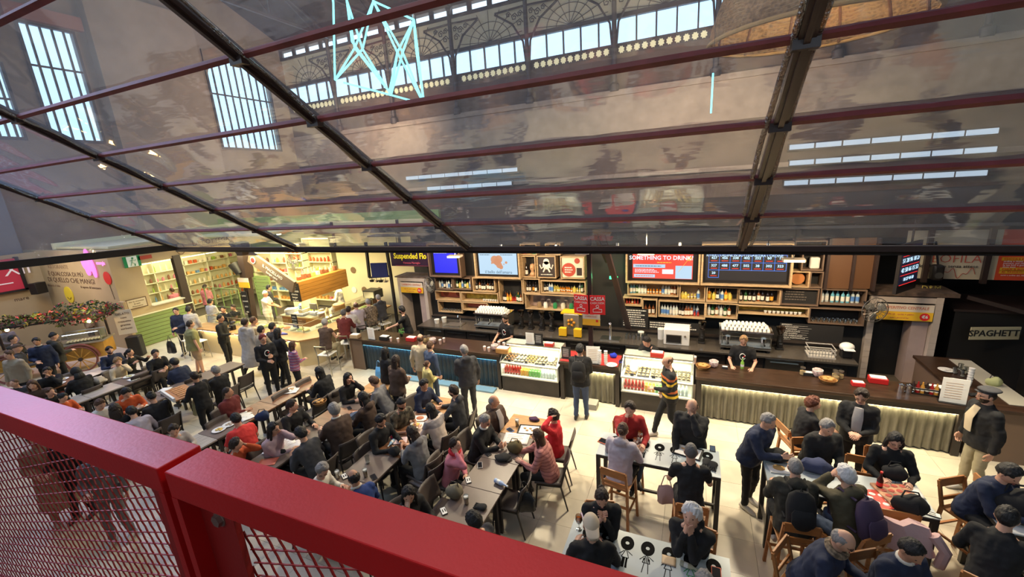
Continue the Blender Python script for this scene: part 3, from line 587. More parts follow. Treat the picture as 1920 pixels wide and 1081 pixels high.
wbox(4.56,4.82,2.29,2.68,'narrow dark box beside the wooden board box',mat=BROWNP); wbox(4.2,4.82,3.12,3.4,'empty dark box at the top right of the shelves',mat=BROWNP)
wbox(-2.64,-2.2,2.34,3.0,'dark box with a plaster bust and a bottle',mat=PLYW); bottle('wine',DK,LW,-2.55,2.84,2.37,'tall dark wine bottle beside the plaster bust','bust box bottle',s=1.25)
bu=thing('plaster_bust','terracotta coloured classical bust in the dark box','bust',(-2.36,2.84,2.37)); B().lathe([(.07,0),(.09,.05),(.05,.12)],n=12).loft([((0,0,.1),(.05,0,0),(0,.045,0)),((0,0,.16),(.045,0,0),(0,.045,0)),((0,-.01,.2),(.065,0,0),(0,.06,0)),((0,0,.28),(.07,0,0),(0,.075,0)),((0,0,.34),(.05,0,0),(0,.05,0))]).build('bust_body',M('terracotta plaster',(.55,.33,.18),.7),bu)
B().ell((0,-.07,.24),(.012,.02,.025)).ell((0,.02,.32),(.075,.07,.05)).build('bust_curls',MC['terracotta plaster'],bu)
# two poster boxes
def poster(x0,x1,z0,z1,label,bgc):
    t=wbox(x0,x1,z0,z1,label); B().box(x0+.04,x1-.04,SHF+.03,SHF+.04,z0+.04,z1-.04).build('print',M('poster paper %s'%str(bgc),bgc,.6),t,smooth=False); return t
PW=M('poster black',(.03,.02,.02),.6); PWH=M('poster white',(.8,.76,.65),.6); PR=M('poster oxide red',(.42,.06,.035),.6)
t=poster(-2.16,-1.58,2.34,3.0,'plywood box with a dark poster of a white octopus-like figure',(.04,.03,.03))
b=B(); b.tube([(-1.87,SHF+.028,2.83),(-1.87,SHF+.022,2.83)],.09,18); b.tube([(-1.87,SHF+.028,2.72),(-1.87,SHF+.022,2.72)],.12,18)
for s in(-1,1): b.tube([(-1.87+s*.05,SHF+.025,2.7),(-1.87+s*.16,SHF+.025,2.62),(-1.87+s*.2,SHF+.025,2.74)],.022,6); b.tube([(-1.87+s*.03,SHF+.025,2.66),(-1.87+s*.1,SHF+.025,2.52)],.025,6)
b.build('printed_figure',PWH,t)
scrib(-2.05,-1.7,2.42,2.47,SHF+.022,PWH,t,1)
t=poster(-1.44,-.74,2.34,2.99,'plywood box with a red and cream round poster',(.72,.64,.5))
B().tube([(-1.2,SHF+.028,2.6),(-1.2,SHF+.022,2.6)],.2,26).build('printed_disc',PR,t); B().tube([(-.95,SHF+.028,2.86),(-.95,SHF+.022,2.86)],.08,18).build('printed_disc',PR,t); B().box(-.97,-.82,SHF+.02,SHF+.028,2.44,2.66).build('printed_block',PW,t,smooth=False)
scrib(-1.32,-1.08,2.5,2.7,SHF+.019,PWH,t,3)

t=wbox(-2.66,-2.14,3.02,3.36,'top box with three coloured coffee packs',mat=PLYW)
for i,c in enumerate(((.6,.12,.1),(.7,.45,.1),(.1,.55,.25))): tag(B().box(-2.62+i*.16,-2.51+i*.16,2.76,2.86,3.05,3.25).build('coffee_pack',M('pack %d'%i,c,.5),bev=.008,smooth=False),'%s coffee pack in the top shelf box'%['red','orange','green'][i],'pack')
wbox(-1.88,-1.42,3.02,3.36,'empty pale plywood box at the top of the shelves')
# narrow black boards with chalk menus
def chalk(x0,x1,z0,z1,y,label,lines,size=.05,al='LEFT'):
    t=thing('chalkboard',label,'chalkboard',(0,0,0)); B().box(x0,x1,y,y+.02,z0,z1).build('board',BACKP,t,smooth=False); n=max(1,len(lines))
    for i,s in enumerate(lines): text(s,size,((x0+.03) if al=='LEFT' else (x0+x1)/2,y-.003,z1-(i+.6)*(z1-z0)/n),FY,M('chalk white',(.75,.72,.65),.9),t,al)
    return t
t_=chalk(.3,1.0,1.02,1.58,2.62,'black wall menu with white lines beside the iron post',[],.062)
scrib(.34,.95,1.06,1.56,2.617,M('chalk white',(.75,.72,.65),.9),t_,8)
t_=chalk(1.02,2.3,1.0,1.26,2.62,'low black wall menu with white lines over the white oven',[],.07)
scrib(1.05,2.27,1.06,1.25,2.617,MC['chalk white'],t_,3)
chalk(4.05,5.3,.93,1.42,2.62,'black wall menu of coffees beside the right coffee machine',['ESPRESSO ____________','MAROCCHINO __________','CAPPUCCINO _________','TE CAPPUCCINO ______','CAFFE DOPPIO _______','CAFFE AMERICANO ____','ACQUA PORTANTICA __','GINSENG ____________','ORZO _______________'],.05)
# ---------------- screens ----------------
def screen(x0,x1,z0,z1,label,scr,y=2.66,frame=None,fx=.1):
    t=thing('wall_screen',label,'screen',(0,0,0)); B().box(x0,x1,y,y+.07,z0,z1).build('bezel',M('screen bezel',(.015,.014,.016),.3),t,bev=.006,smooth=False)
    B().box(x0+fx,x1-fx,y-.004,y,z0+.07,z1-.06).build('display',scr,t,smooth=False)
    if frame: 
        f=.05; B().box(x0-f,x0-.005,y-.1,y+.2,z0-f,z1+f).box(x1+.005,x1+f,y-.1,y+.2,z0-f,z1+f).box(x0-.005,x1+.005,y-.1,y+.2,z0-f,z0-.005).box(x0-.005,x1+.005,y-.1,y+.2,z1+.005,z1+f).build('timber_frame',frame,t,smooth=False)
    return t
E_=lambda n,c,s=1:emis(n,c,s)
t=screen(-5.82,-4.72,2.36,3.36,'wall screen with a plain blue display, left of the pale one',E_('screen blue',(.008,.015,.85),1.1),frame=BROWNP,fx=.12)
B().box(-5.7,-4.84,2.65,2.655,3.2,3.3).build('screen_band',E_('screen blue band',(.01,.3,.9),1.1),t,smooth=False); scrib(-5.68,-5.2,3.06,3.18,2.652,E_('screen white',(.85,.9,1),1.1),t,1,.8)
t=screen(-4.12,-2.70,2.36,3.20,'wall screen with a pale blue picture and orange splash',E_('screen pale',(.55,.78,.98),.95),frame=PLYW,fx=.07)
b=B()
for cx,cz_,r in((-3.5,2.88,.13),(-3.36,2.9,.12),(-3.42,2.82,.12),(-3.36,2.72,.1),(-3.3,2.66,.07),(-3.12,2.8,.04),(-3.2,2.75,.02),(-3.6,2.78,.03)): b.tube([(cx,2.652,cz_),(cx,2.646,cz_)],r,16)
b.build('splash_picture',E_('screen orange',(.75,.33,.18),.9),t); text("il bello dell'amaro",.135,(-3.4,2.645,2.5),FY,E_('screen teal text',(.12,.25,.35),.6),t,sx=.95)
scrib(-4.0,-3.65,3.01,3.06,2.652,MC['screen teal text'],t,1); scrib(-3.3,-2.9,3.01,3.06,2.652,MC['screen teal text'],t,1)
t=screen(.46,2.18,2.36,3.18,'wall screen with a red menu reading something to drink',E_('screen red',(.9,.07,.045),1.05),frame=PLYW,fx=.12)
sw=MC['screen white']; text('SOMETHING TO DRINK?',.15,(1.28,2.644,2.98),FY,sw,t,bold=.003,sx=.95)
for (a,b_,c,d) in((.6,1.4,2.72,2.81),(.62,1.15,2.46,2.54),(1.65,2.04,2.44,2.78)): B().box(a,b_,2.648,2.655,c,d).build('menu_block',E_('screen pale',(.6,.8,1),.9),t,smooth=False)
scrib(.66,1.3,2.74,2.79,2.646,MC['screen teal text'],t,1); scrib(.64,1.25,2.58,2.69,2.652,sw,t,3); scrib(.66,1.1,2.48,2.52,2.646,MC['screen red'],t,1)
b=B(); b.bar((1.72,2.648,2.62),(1.95,2.648,2.95),.07,.006); b.tube([(1.97,2.65,2.97),(1.97,2.645,2.97)],.06,12); b.build('bottle_icon',E_('screen yellow',(1,.5,.05),1),t,smooth=False); b=B().box(1.33,1.6,2.645,2.655,2.56,2.68).build('cup_icon',sw,t,smooth=False)
scrib(1.2,1.55,2.83,2.89,2.652,MC['screen yellow'],t,1)
t=screen(2.30,4.14,2.36,3.32,'large black order number board with blue cells, right of the red menu',E_('screen black',(.004,.005,.012),1),frame=PLYW,fx=.05)
text("I NUMERI IN PREPARAZIONE - RITIRA L'ORDINE IN BOTTEGA",.085,(2.36,2.644,3.17),FY,E_('screen ice',(.55,.8,1),1.3),t,'LEFT',sx=.62); text("RITIRA L'ORDINE",.095,(3.7,2.644,3.05),FY,MC['screen ice'],t,'CENTER',sx=.8)
text("RITIRA L'ORDINE IN BOTTEGA",.095,(2.36,2.644,3.06),FY,MC['screen ice'],t,'LEFT',sx=.8); B().tube([(3.3+.2*cos(a),2.647,3.165+.05*sin(a)) for a in np.linspace(0,6.3,24)],.008,4).build('red_ring',E_('screen red2',(.95,.03,.02),1.2),t)
nums=['427','456','338','402','252','60','17','327','488','477','502','38','302','323','20']
for i,s_ in enumerate(nums):
    r,c=divmod(i,7); x=2.42+c*.235; z=2.88-r*.19; b=B()
    b.bar((x,2.65,z),(x+.235,2.65,z),.008).bar((x,2.65,z+.19),(x+.235,2.65,z+.19),.008).bar((x,2.65,z),(x,2.65,z+.19),.008).bar((x+.235,2.65,z),(x+.235,2.65,z+.19),.008); b.build('cell_border',E_('screen cell blue',(.1,.25,.9),1.2),t,smooth=False)
    text(s_,.085,(x+.118,2.643,z+.115),FY,MC['screen ice'],t,bold=.002); B().box(x+.05,x+.19,2.648,2.654,z+.035,z+.05).build('cell_bar',MC['screen red2'],t,smooth=False)
# timber uprights right of the shelves and angled boards
t=thing('timber_partition','tall brown board partition right of the number board','partition',(0,0,0)); B().box(4.86,5.30,2.68,2.72,2.3,3.45).build('board',M('dark oak board',(.12,.055,.025),.5),t,smooth=False); B().box(5.34,5.7,2.74,2.78,2.3,3.45).build('board',MC['dark oak board'],t,smooth=False)
for x in(4.83,5.30,5.70): B().box(x,x+.05,2.6,2.8,2.28,3.45).build('upright',DARK,t,smooth=False)
t=thing('order_screen','slanting order number screen hung beside the timber partition','screen',(6.15,2.35,2.86),radians(50))
B().box(-.42,.42,-.03,.03,-.48,.55).build('bezel',MC['screen bezel'],t,smooth=False); B().box(-.4,.4,-.035,-.03,-.3,.5).build('display',E_('screen deep',(.005,.006,.02),1),t,smooth=False)
B().bar((0,0,.5),(0,0,1.0),.03).build('hanger',BLACK,t,smooth=False)
for r in range(4):
    text(['RITIRA IN BOTTEGA','51 28 96 18 27','42 58 66 15 53','18 27 44 60'][r],[.075,.13,.13,.1][r],(0,-.04,.40-r*.2),FY,MC['screen ice'],t,sx=.9); B().box(-.36,.36,-.04,-.036,.29-r*.2,.3-r*.2).build('cell_bar',MC['screen red2'],t,smooth=False)
# ---------------- white doorways, banners, fans ----------------
def portal(x0,x1,y,z1,label,nm='doorway_surround',band='right'):
    t=thing(nm,label,'door surround',(0,0,0)); wt=M('painted white brick',(.52,.44,.38),.55,noise=.12,ns=3)
    B().box(x0,x0+.12,y,y+.6,0,z1).box(x1-.12,x1,y,y+.6,0,z1).box(x0+.12,x1-.12,y,y+.6,z1-.12,z1).build('surround',wt,t,smooth=False)
    B().box(x0+.12,x1-.12,y+.55,y+.6,0,z1-.12).build('dark_opening',BACKP,t,smooth=False)
    B().box(x1-.42,x1-.13,y+.12,y+.5,0,z1-.3).build('pink_reveal',M('pinkish reveal',(.42,.32,.3),.6,noise=.1,ns=3),t,smooth=False)
    for k in range(14): B().box(x0-.003,x0+.12,y-.006,y-.001,k*.15+.02,k*.15+.16).build('brick',wt,t,smooth=False); B().box(x1-.12,x1+.003,y-.006,y-.001,k*.15+.02,k*.15+.16).build('brick',wt,t,smooth=False)
    YB=M('yellow banner',(.85,.5,.03),.5); CB=M('banner cream',(.72,.62,.5),.6)
    B().box(x0+.13,x1-.14,y-.03,y-.015,z1-.52,z1-.32).build('banner_lower',YB,t,smooth=False); B().box(x0+.13,x1-.14,y-.03,y-.015,z1-.318,z1-.15).build('banner_upper',CB,t,smooth=False)
    text("L'APERITIVO CENTRALE",.092,((x0+x1)/2,y-.034,z1-.23),FY,M('banner rust',(.6,.16,.08),.6),t,sx=.82)
    text("dalle 18   spritz + piatto",.05,((x0+x1)/2-.08,y-.034,z1-.38),FY,MC['banner rust'],t); text("tutti i giorni al bar",.045,((x0+x1)/2-.08,y-.034,z1-.46),FY,MC['banner rust'],t)
    B().tube([(x1-.28,y-.034,z1-.42),(x1-.28,y-.04,z1-.42)],.085,20).build('price_roundel',RED,t); text('€6',.09,(x1-.28,y-.044,z1-.42),FY,WHITE,t,bold=.002)
    return t
portal(5.80,7.05,2.9,2.09,'white tiled doorway with a yellow aperitivo banner, right of the bar')
portal(-7.5,-6.30,2.9,2.15,'white tiled doorway with a yellow aperitivo banner, left of the bar')
tag(B().box(-7.6,-6.2,2.9,3.6,2.16,2.2).build('doorway_roof',M('rough bark top',(.12,.08,.06),.9,noise=.5,ns=6,bump=1,bs=10)),'rough bark-like top over the left white doorway','ledge'); tag(B().box(5.4,7.3,2.9,3.7,2.12,2.2).build('doorway_roof',MC['rough bark top']),'rough bark-like top over the right white doorway','ledge')
t=thing('event_banner','dark banner reading Suspended Flo in yellow, left of the blue screen','banner',(0,0,0)); B().box(-7.62,-6.02,2.86,2.88,2.58,3.4).build('cloth',M('banner plum black',(.025,.006,.03),.5),t,smooth=False)
text('Suspended Flo',.27,(-6.80,2.85,2.93),FY,M('banner yellow',(.9,.72,.03),.5,em=.25),t,bold=.006,sx=.86); text('dal 20 10 10, looking up',.12,(-6.85,2.85,3.23),FY,M('banner pink',(.6,.1,.15),.5,em=.1),t); text('Vanessa Marsiglio',.1,(-6.75,2.85,2.7),FY,MC['banner pink'],t); B().box(-7.45,-6.05,2.85,2.856,2.6,2.605).build('rule',MC['banner pink'],t,smooth=False)
for x in(-7.3,-6.3): B().bar((x,2.9,3.35),(x,2.9,3.8),.02).build('hanger',BLACK,t,smooth=False)
def fan(c,r,label,yaw):
    t=thing('wall_fan',label,'fan',c,yaw); g=B()
    for k in range(20):
        a=2*pi*k/20; g.tube([(0,-.1,0),(r*.6*cos(a),-.09,r*.6*sin(a)),(r*cos(a),-.03,r*sin(a)),(r*.6*cos(a),.03,r*.6*sin(a)),(0,.05,0)],.0035,4)
    for rr in(.35,.7,1): g.tube([(r*rr*cos(a),-.09+.06*(rr==1),r*rr*sin(a)) for a in np.linspace(0,2*pi,33)],.005 if rr<1 else .009,5,cap=False)
    g.build('cage',M('fan cage',(.2,.19,.18),.35,metal=.7),t)
    for k in range(3):
        a=2*pi*k/3+.4; B().loft([((.06*cos(a),-.03,.06*sin(a)),(.03*-sin(a),.01,.03*cos(a)),(0,.004,0)),((.5*r*cos(a),-.03,.5*r*sin(a)),(.09*-sin(a),.03,.09*cos(a)),(0,.004,0)),((.85*r*cos(a),-.03,.85*r*sin(a)),(.06*-sin(a),.02,.06*cos(a)),(0,.004,0))]).build('blade',M('fan blade',(.35,.34,.3),.3,metal=.4),t)
    B().tube([(0,-.1,0),(0,-.04,0)],.035,12).build('hub',CHROME,t); B().tube([(0,.0,0),(0,.16,0)],[.06,.045],12).build('motor',BLACK,t); B().bar((0,.1,0),(0,.3,.1),.03).build('bracket',BLACK,t,smooth=False)
fan((-5.86,2.5,2.05),.26,'round cage fan fixed by the left white doorway',-.3); fan((5.72,2.4,1.92),.27,'round cage fan fixed by the right white doorway',.35); fan((-12.5,2.9,2.62),.28,'round cage fan on the wall over the delicatessen',.1)
# ---------------- machines on the back counter ----------------
def coffee(x0,x1,label,lab2):
    y0,y1=1.85,2.4; t=thing('espresso_machine',label,'coffee machine',(0,0,0))
    B().box(x0,x1,y0+.1,y1,.99,1.38).build('body',M('machine steel',(.5,.48,.44),.25,metal=.9),t,bev=.02); B().box(x0+.02,x1-.02,y0-.05,y0+.14,.99,1.06).build('drip_tray',STEEL,t,bev=.005,smooth=False)
    B().box(x0-.01,x1+.01,y0,y1,1.38,1.41).build('cup_rail',CHROME,t,smooth=False); B().box(x0,x1,y0+.06,y0+.10,1.24,1.36).build('front_panel',BLACK if lab2=='left' else STEEL,t,bev=.01,smooth=False)
    for i in range(3):
        x=x0+.17+i*(x1-x0-.34)/2; g=B().tube([(x,y0+.05,1.25),(x,y0+.05,1.15)],[.05,.045],12).build('group_head',CHROME,t); B().tube([(x,y0+.04,1.16),(x,y0-.13,1.14)],[.016,.02],8).build('portafilter_handle',BLACK,g)
    for x in(x0+.05,x1-.05): B().tube([(x,y0+.05,1.3),(x,y0-.02,1.25),(x,y0-.02,1.08)],.008,6).build('steam_wand',CHROME,t)
    for x in(x0+.06,x1-.06): B().box(x-.03,x+.03,y0,y1-.05,.926,.99).build('foot',BLACK,t,smooth=False)
    n=int((x1-x0)/.085); me=B().lathe([(.022,0),(.03,.01),(.038,.055),(.034,.055),(.02,.01)],n=9).mesh('cup',WHITE)
    for lay in range(3):
        for r in range(4-lay):
            for i in range(n-lay): o=bpy.data.objects.new('coffee_cup',me); COL.objects.link(o); o.location=(x0+.06+i*.085+lay*.04,y0+.07+r*.1+lay*.05,1.412+lay*.052); o.rotation_euler=(pi,0,0); o.location.z+=.055; tag(o,'white coffee cup piled on top of the %s espresso machine'%lab2,'cup','cups on the %s espresso machine'%lab2)
coffee(-3.95,-2.85,'three-group espresso machine piled with white cups, left end of the bar','left'); coffee(2.72,3.80,'three-group espresso machine piled with white cups, behind the blonde barista','right')
def grinder(x,label,y=2.2,c=BLACK,h=.55):
    t=thing('coffee_grinder',label,'grinder',(x,y,.925)); B().box(-.08,.08,-.12,.1,0,.04).build('base',c,t,bev=.01,smooth=False); B().lathe([(.07,.03),(.075,.1),(.06,.3),(.07,.34)],n=12).build('body',c,t); B().lathe([(.035,.34),(.09,.46),(.095,.54),(.02,.56)],n=14).build('hopper',glassy('smoked hopper',(.35,.25,.2),.1),t); B().box(-.03,.03,-.14,-.06,.16,.2).build('fork',CHROME,t,smooth=False)
for x,l in((-2.55,'black coffee grinder first to the right of the left espresso machine'),(-2.25,'black coffee grinder second to the right of the left espresso machine'),(-1.9,'black coffee grinder third from the left espresso machine'),(-1.6,'black coffee grinder nearest the juicer'),(2.33,'black coffee grinder between the white oven and the right espresso machine'),(4.0,'black coffee grinder right of the right espresso machine')): grinder(x,l)
t=thing('orange_juicer','orange juicer with yellow bins beside the cash sign post','juicer',(-.95,2.05,.925)); B().box(-.22,.22,-.15,.25,.0,.62).build('body',M('juicer grey',(.25,.22,.18),.4,metal=.4),t,bev=.03); B().box(-.3,.3,-.1,.25,.60,.64).build('top_tray',M('juicer yellow',(.85,.5,.02),.4),t,smooth=False)
for s in(-1,1): B().prism([(s*.32,-.3),(s*.10,-.3),(s*.12,-.16),(s*.30,-.16)][::s],.02,.25).build('yellow_bin',MC['juicer yellow'],t,bev=.01,smooth=False)
B().tube([(0,-.17,.35),(0,-.2,.35)],.15,18).build('press_window',GLASS,t)
for a in range(5): B().ell((.08*cos(a*1.26),-.14,.38+.08*sin(a*1.26)),(.045,.045,.045)).build('orange_half',M('orange peel',(.8,.3,.02),.5),t)
t=thing('white_oven','white countertop oven with dark window on the back counter','oven',(1.75,2.1,.925)); B().box(-.3,.3,-.25,.25,0,.4).build('body',WHITE,t,bev=.015); B().box(-.22,.1,-.262,-.25,.07,.25).build('window_glass',BLACK,t,smooth=False); B().box(-.24,.12,-.258,-.25,.05,.27).build('door_rim',STEEL,t,smooth=False); B().tube([(.2,-.25,.25),(.2,-.28,.25)],.025,12).build('knob',STEEL,t)
t=thing('beer_tap','chrome beer tap with drip tray beside the cash desk post','tap',(.12,1.9,.925)); B().box(-.25,.25,-.15,.15,0,.03).build('drip_tray',STEEL,t,smooth=False); B().tube([(0,0,.03),(0,0,.4),(0,-.05,.45)],[.035,.03,.03],10).tube([(0,-.05,.42),(0,-.14,.36)],.012,8).build('column',CHROME,t); B().tube([(0,-.06,.46),(0,-.08,.56)],.012,8).build('lever',BLACK,t)
me=B().lathe([(.028,0),(.03,.005),(.036,.13),(.033,.13),(.026,.01)],n=10).mesh('beer_glass',GL2)
for i in range(12): o=bpy.data.objects.new('beer_glass',me); COL.objects.link(o); o.location=(.52+(i%6)*.1,2.0+(i//6)*.12,.926); tag(o,'empty tall glass lined up right of the beer tap','glass','glasses beside the beer tap')
t=thing('sink_unit','steel sink with tap set in the left back counter','sink',(-4.75,2.0,.925)); B().box(-.3,.3,-.22,.22,.001,.015).build('rim',STEEL,t,smooth=False); B().box(-.25,.25,-.17,.17,.015,.02).build('bowl',M('sink shadow',(.1,.09,.08),.4),t,smooth=False); B().tube([(.1,.2,0),(.1,.2,.25),(.1,.08,.28),(.1,.06,.22)],.014,8).build('tap',CHROME,t)
for i,(x,y,h,c,l) in enumerate(((-5.4,2.0,.13,(.75,.72,.66),'white bucket left of the sink'),(-5.22,2.15,.16,(.7,.68,.62),'white tub behind the bucket by the sink'),(1.36,2.2,.28,(.75,.74,.7),'white lidded jar left of the white oven'),(.85,2.3,.12,(.8,.78,.7),'stack of pale bowls behind the bending barista'))): tag(B().lathe([(.07,0),(.08,h-.02),(.085,h),(.02,h+.01)],(x,y,.926),14).build('container',M('pot %d'%i,c,.45)),l,'container')
t=thing('glass_crate','grey plastic dish crate on the right of the back counter','crate',(4.75,2.0,.925)); b=B()
for i in range(9): b.box(-.24+i*.057,-.225+i*.057,-.2,-.19,.02,.2)
for z in(0,.09,.19): b.box(-.25,.25,-.2,-.19,z,z+.02).box(-.25,.25,.19,.2,z,z+.02).box(-.25,-.24,-.19,.19,z,z+.02).box(.24,.25,-.19,.19,z,z+.02)
b.box(-.24,.24,-.19,.19,0,.01).build('crate_frame',M('grey plastic',(.5,.48,.44),.5),t,smooth=False)
t=thing('cap_on_stand','white peaked cap resting on a black holder at the right end','cap',(5.22,2.0,.925)); B().box(-.1,.1,-.08,.1,0,.22).build('holder',BLACK,t,bev=.02); B().ell((0,0,.24),(.14,.13,.1),14,8).build('cap_crown',WHITE,t); B().box(-.1,.1,-.22,-.05,.22,.235).build('peak',WHITE,t,bev=.006)
# ---------------- cash post with red signs ----------------
t=thing('sign_post','black steel post with red CASSA signs and a yellow notice','sign post',(0,0,0))
B().box(-.22,-.12,.84,.94,0,3.75).build('post',DARK,t,smooth=False)
def rsign(cx,cz_,yaw,w=.36,h=.47):
    s=B().box(-w/2,w/2,-.01,.01,-h/2,h/2).build('sign_panel',M('cassa red',(.78,.02,.025),.5),t,smooth=False); s.location=(cx,.76,cz_); s.rotation_euler=(0,0,yaw)
    text('CASSA',.125,(0,-.014,.15),FY,WHITE,s,bold=.002,sx=.9); text('CASH DESK',.065,(0,-.014,.05),FY,WHITE,s)
    b=B(); b.bar((-.1,-.013,-.17),(.1,-.013,-.17),.012).bar((-.1,-.013,-.17),(-.1,-.013,-.1),.012).bar((.1,-.013,-.17),(.1,-.013,-.1),.012).bar((-.1,-.013,-.1),(-.03,-.013,-.08),.012).bar((.1,-.013,-.1),(.03,-.013,-.1),.012); b.tube([(.03*cos(a),-.013,-.03+.03*sin(a)) for a in np.linspace(0,6.3,14)],.007,5); b.bar((-.03,-.013,-.08),(.04,-.013,-.07),.012); b.build('till_icon',WHITE,s,smooth=False)
rsign(-.36,2.2,-.18); rsign(.03,2.2,.12)
s=B().box(-.2,.22,-.01,.01,-.14,.14).build('notice',MC['banner cream'],t,smooth=False); s.location=(-.13,.75,1.83); B().box(-.2,.22,-.013,-.011,-.14,.02).build('yellow_field',MC['yellow banner'],s,smooth=False); text("L'APERITIVO",.05,(0,-.015,.08),FY,MC['banner rust'],s); B().tube([(.15,-.014,-.02),(.15,-.018,-.02)],.03,14).build('price_roundel',RED,s)
bm=thing('slanted_iron_beam','dark slanting iron strut descending right of the cash post, green-lit','beam',(0,0,0)); B().bar((.02,1.5,3.75),(.5,2.55,1.0),.16,.05).build('strut',DARK,bm,smooth=False); B().bar((-.17,1.6,3.75),(-.05,2.5,2.9),.1).build('brace',DARK,bm,smooth=False); light('POINT',(.1,2.4,2.5),6,(.1,1,.35),.05,name='green_lamp'); tag(B().box(-.02,.2,2.55,2.6,2.4,2.48).build('emergency_lamp',emis('green lamp',(.05,1,.3),3),bev=.01,smooth=False),'small green emergency lamp behind the cash post','lamp')
tag(B().box(-.45,-.13,.66,.72,3.42,3.6).build('junction_box',WHITE,bev=.01,smooth=False),'white box fixed at the top of the cash post under the eave','box')
tag(B().box(-.8,-.28,2.5,2.6,1.2,1.22).build('rack_shelf',DARK,smooth=False),'short dark shelf behind the cash post','shelf')
# lamps on cables in front of the screens
def flood(px,py,Y,label,yaw=.1):
    p=atY(px,py,Y); t=thing('flood_lamp',label,'lamp',p,yaw); B().box(-.2,.2,-.12,.12,-.03,.03).build('housing',M('lamp aluminium',(.45,.36,.26),.4,metal=.4),t,bev=.01,smooth=False); B().box(-.18,.18,-.13,-.121,-.025,.02).build('lens',emis('lamp lens',(1,.75,.4),7),t,smooth=False); B().tube([(0,0,.03),(0,.05,.1),(0,.02,.2)],.012,6).build('arm',STEEL,t); B().bar((0,.02,.2),(0,.02,3.85-p[2]),.02).build('drop_rod',STEEL,t,smooth=False)
    light('AREA',(p[0],p[1]-.16,p[2]-.02),14,(1,.78,.45),.3,.05,aim=(p[0],p[1]-1.2,p[2]-1.2),name='flood_light')
flood(853,480,1.4,'lit flood lamp hanging before the blue screen',.15); flood(1488,487,1.4,'lit flood lamp hanging before the right end of the number board',-.05); flood(1212,474,1.6,'flood lamp hanging at the left top of the red menu screen',.0)
for px,py,l in((1043,464,'small grey spotlight above the round poster'),(1158,461,'small grey spotlight right of the cash post'),(1275,461,'small grey spotlight above the red menu screen'),(940,463,'small grey spotlight above the pale screen'),(1440,462,'small grey spotlight above the number board')):
    p=atY(px,py,1.25); t=thing('spotlight',l,'spotlight',p); B().tube([(0,.0,.07),(0,-.03,-.06)],[.035,.04],12).build('can',STEEL,t); B().tube([(0,-.03,-.055),(0,-.032,-.064)],.036,12).build('lens',emis('spot lens',(1,.88,.65),12),t); B().bar((0,0,.06),(0,0,max(.1,3.85-p[2])),.015).build('stem',BLACK,t,smooth=False)
tag(B().box(-7,8,1.2,1.65,3.82,3.86).build('lamp_track',BLACK,smooth=False),'long black lamp track above the bar','track')
# ---------------- left: wall with lettering, shop, delicatessen, flower cart ----------------
TAN=M('cream painted wall',(.50,.38,.22),.7,noise=.1,ns=1); GRB=M('sage green board',(.20,.28,.09),.5); LIME=M('lime wall',(.38,.62,.12),.6); SHW=M('cream shelving',(.8,.76,.52),.45)
INKB=M('brown lettering',(.10,.05,.03),.6)
struct(B().box(-24,-17,-.9,-.75,0,3.75).build('wall_1',TAN,smooth=False))
w2=struct(B().box(-17.15,-17,-.75,0.0,0,3.75).box(-17.15,-17,0,1.12,0,1.45).box(-17.15,-17,0,1.12,3.1,3.75).box(-17.15,-17,1.12,5.5,3.15,4.05).build('wall_2',TAN,smooth=False))
struct(B().box(-24,-8.3,7.2,7.35,0,4.2).build('wall_3',M('shop back wall lime',(.42,.55,.16),.6),smooth=False)); struct(B().box(-21.2,-21.05,-.75,7.2,0,4).build('wall_4',SHW,smooth=False))
struct(B().box(-21.2,-17.2,-.7,7.2,3.78,3.86).box(-17.2,-13.2,2.2,7.2,3.78,3.86).build('ceiling_1',M('shop ceiling',(.7,.66,.42),.6),smooth=False))
for k in range(8): b=B().box(-17,-16.965,-.9,1.35,.02+k*.145,.15+k*.145).build('plank',GRB,w2,smooth=False,bev=.006)
B().box(-17,-16.93,-.9,1.4,1.18,1.22).build('ledge',SHW,w2,smooth=False)
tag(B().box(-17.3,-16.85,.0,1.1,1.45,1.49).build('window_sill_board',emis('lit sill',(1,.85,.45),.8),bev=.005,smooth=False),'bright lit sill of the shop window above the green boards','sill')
struct(B().box(-17.15,-16.95,1.1,1.36,0,3.2).build('pillar_1',DARK,smooth=False))
W1=-.905
for s_,px,py,sz in (('RISTORANTE',108,500,.22),('È QUALCOSA DI PIÙ',122,514,.24),('DI QUELLO CHE MANGI',132,526,.27)):
    p=atY(px,py,W1); text(s_,sz,p,FY,INKB if sz>.22 else M('faded lettering',(.3,.2,.12),.6),w2,sx=1.25)
p=atY(170,539,W1); text('il sapore di benessere',.13,p,FY,INKB,w2,sx=1.3); p=atY(101,535,W1); text('Mozzarella di Bufala',.13,p,FY,MC['faded lettering'],w2)
p=atY(130,552,W1); sm=tag(B().tube([(p[0],W1,p[2]),(p[0],W1-.02,p[2])],.33,26).build('smiling_disc',M('yellow disc',(.75,.58,.04),.6)),'yellow smiling disc sign on the lettered wall','wall sign')
B().tube([(p[0]+.16*cos(a),W1-.024,p[2]-.02+.16*sin(a)) for a in np.linspace(-2.6,-.5,10)],.012,5).build('smile',INKB,sm)
p=atY(202,521,W1); sm=tag(B().tube([(p[0],W1,p[2]),(p[0],W1-.02,p[2])],[.24,.24],24).build('red_balloon_sign',RED),'red balloon sign with a string on the cream wall','wall sign'); B().bar((p[0],W1-.01,p[2]-.24),(p[0]+.05,W1-.01,p[2]-.8),.012).build('string',INKB,sm,smooth=False)
p=atY(167,492,W1); PK=emis('pink neon',(1,.22,.75),1.5); pk=thing('pink_leaf_sign','glowing pink butterfly-shaped sign high on the lettered wall','sign',p)
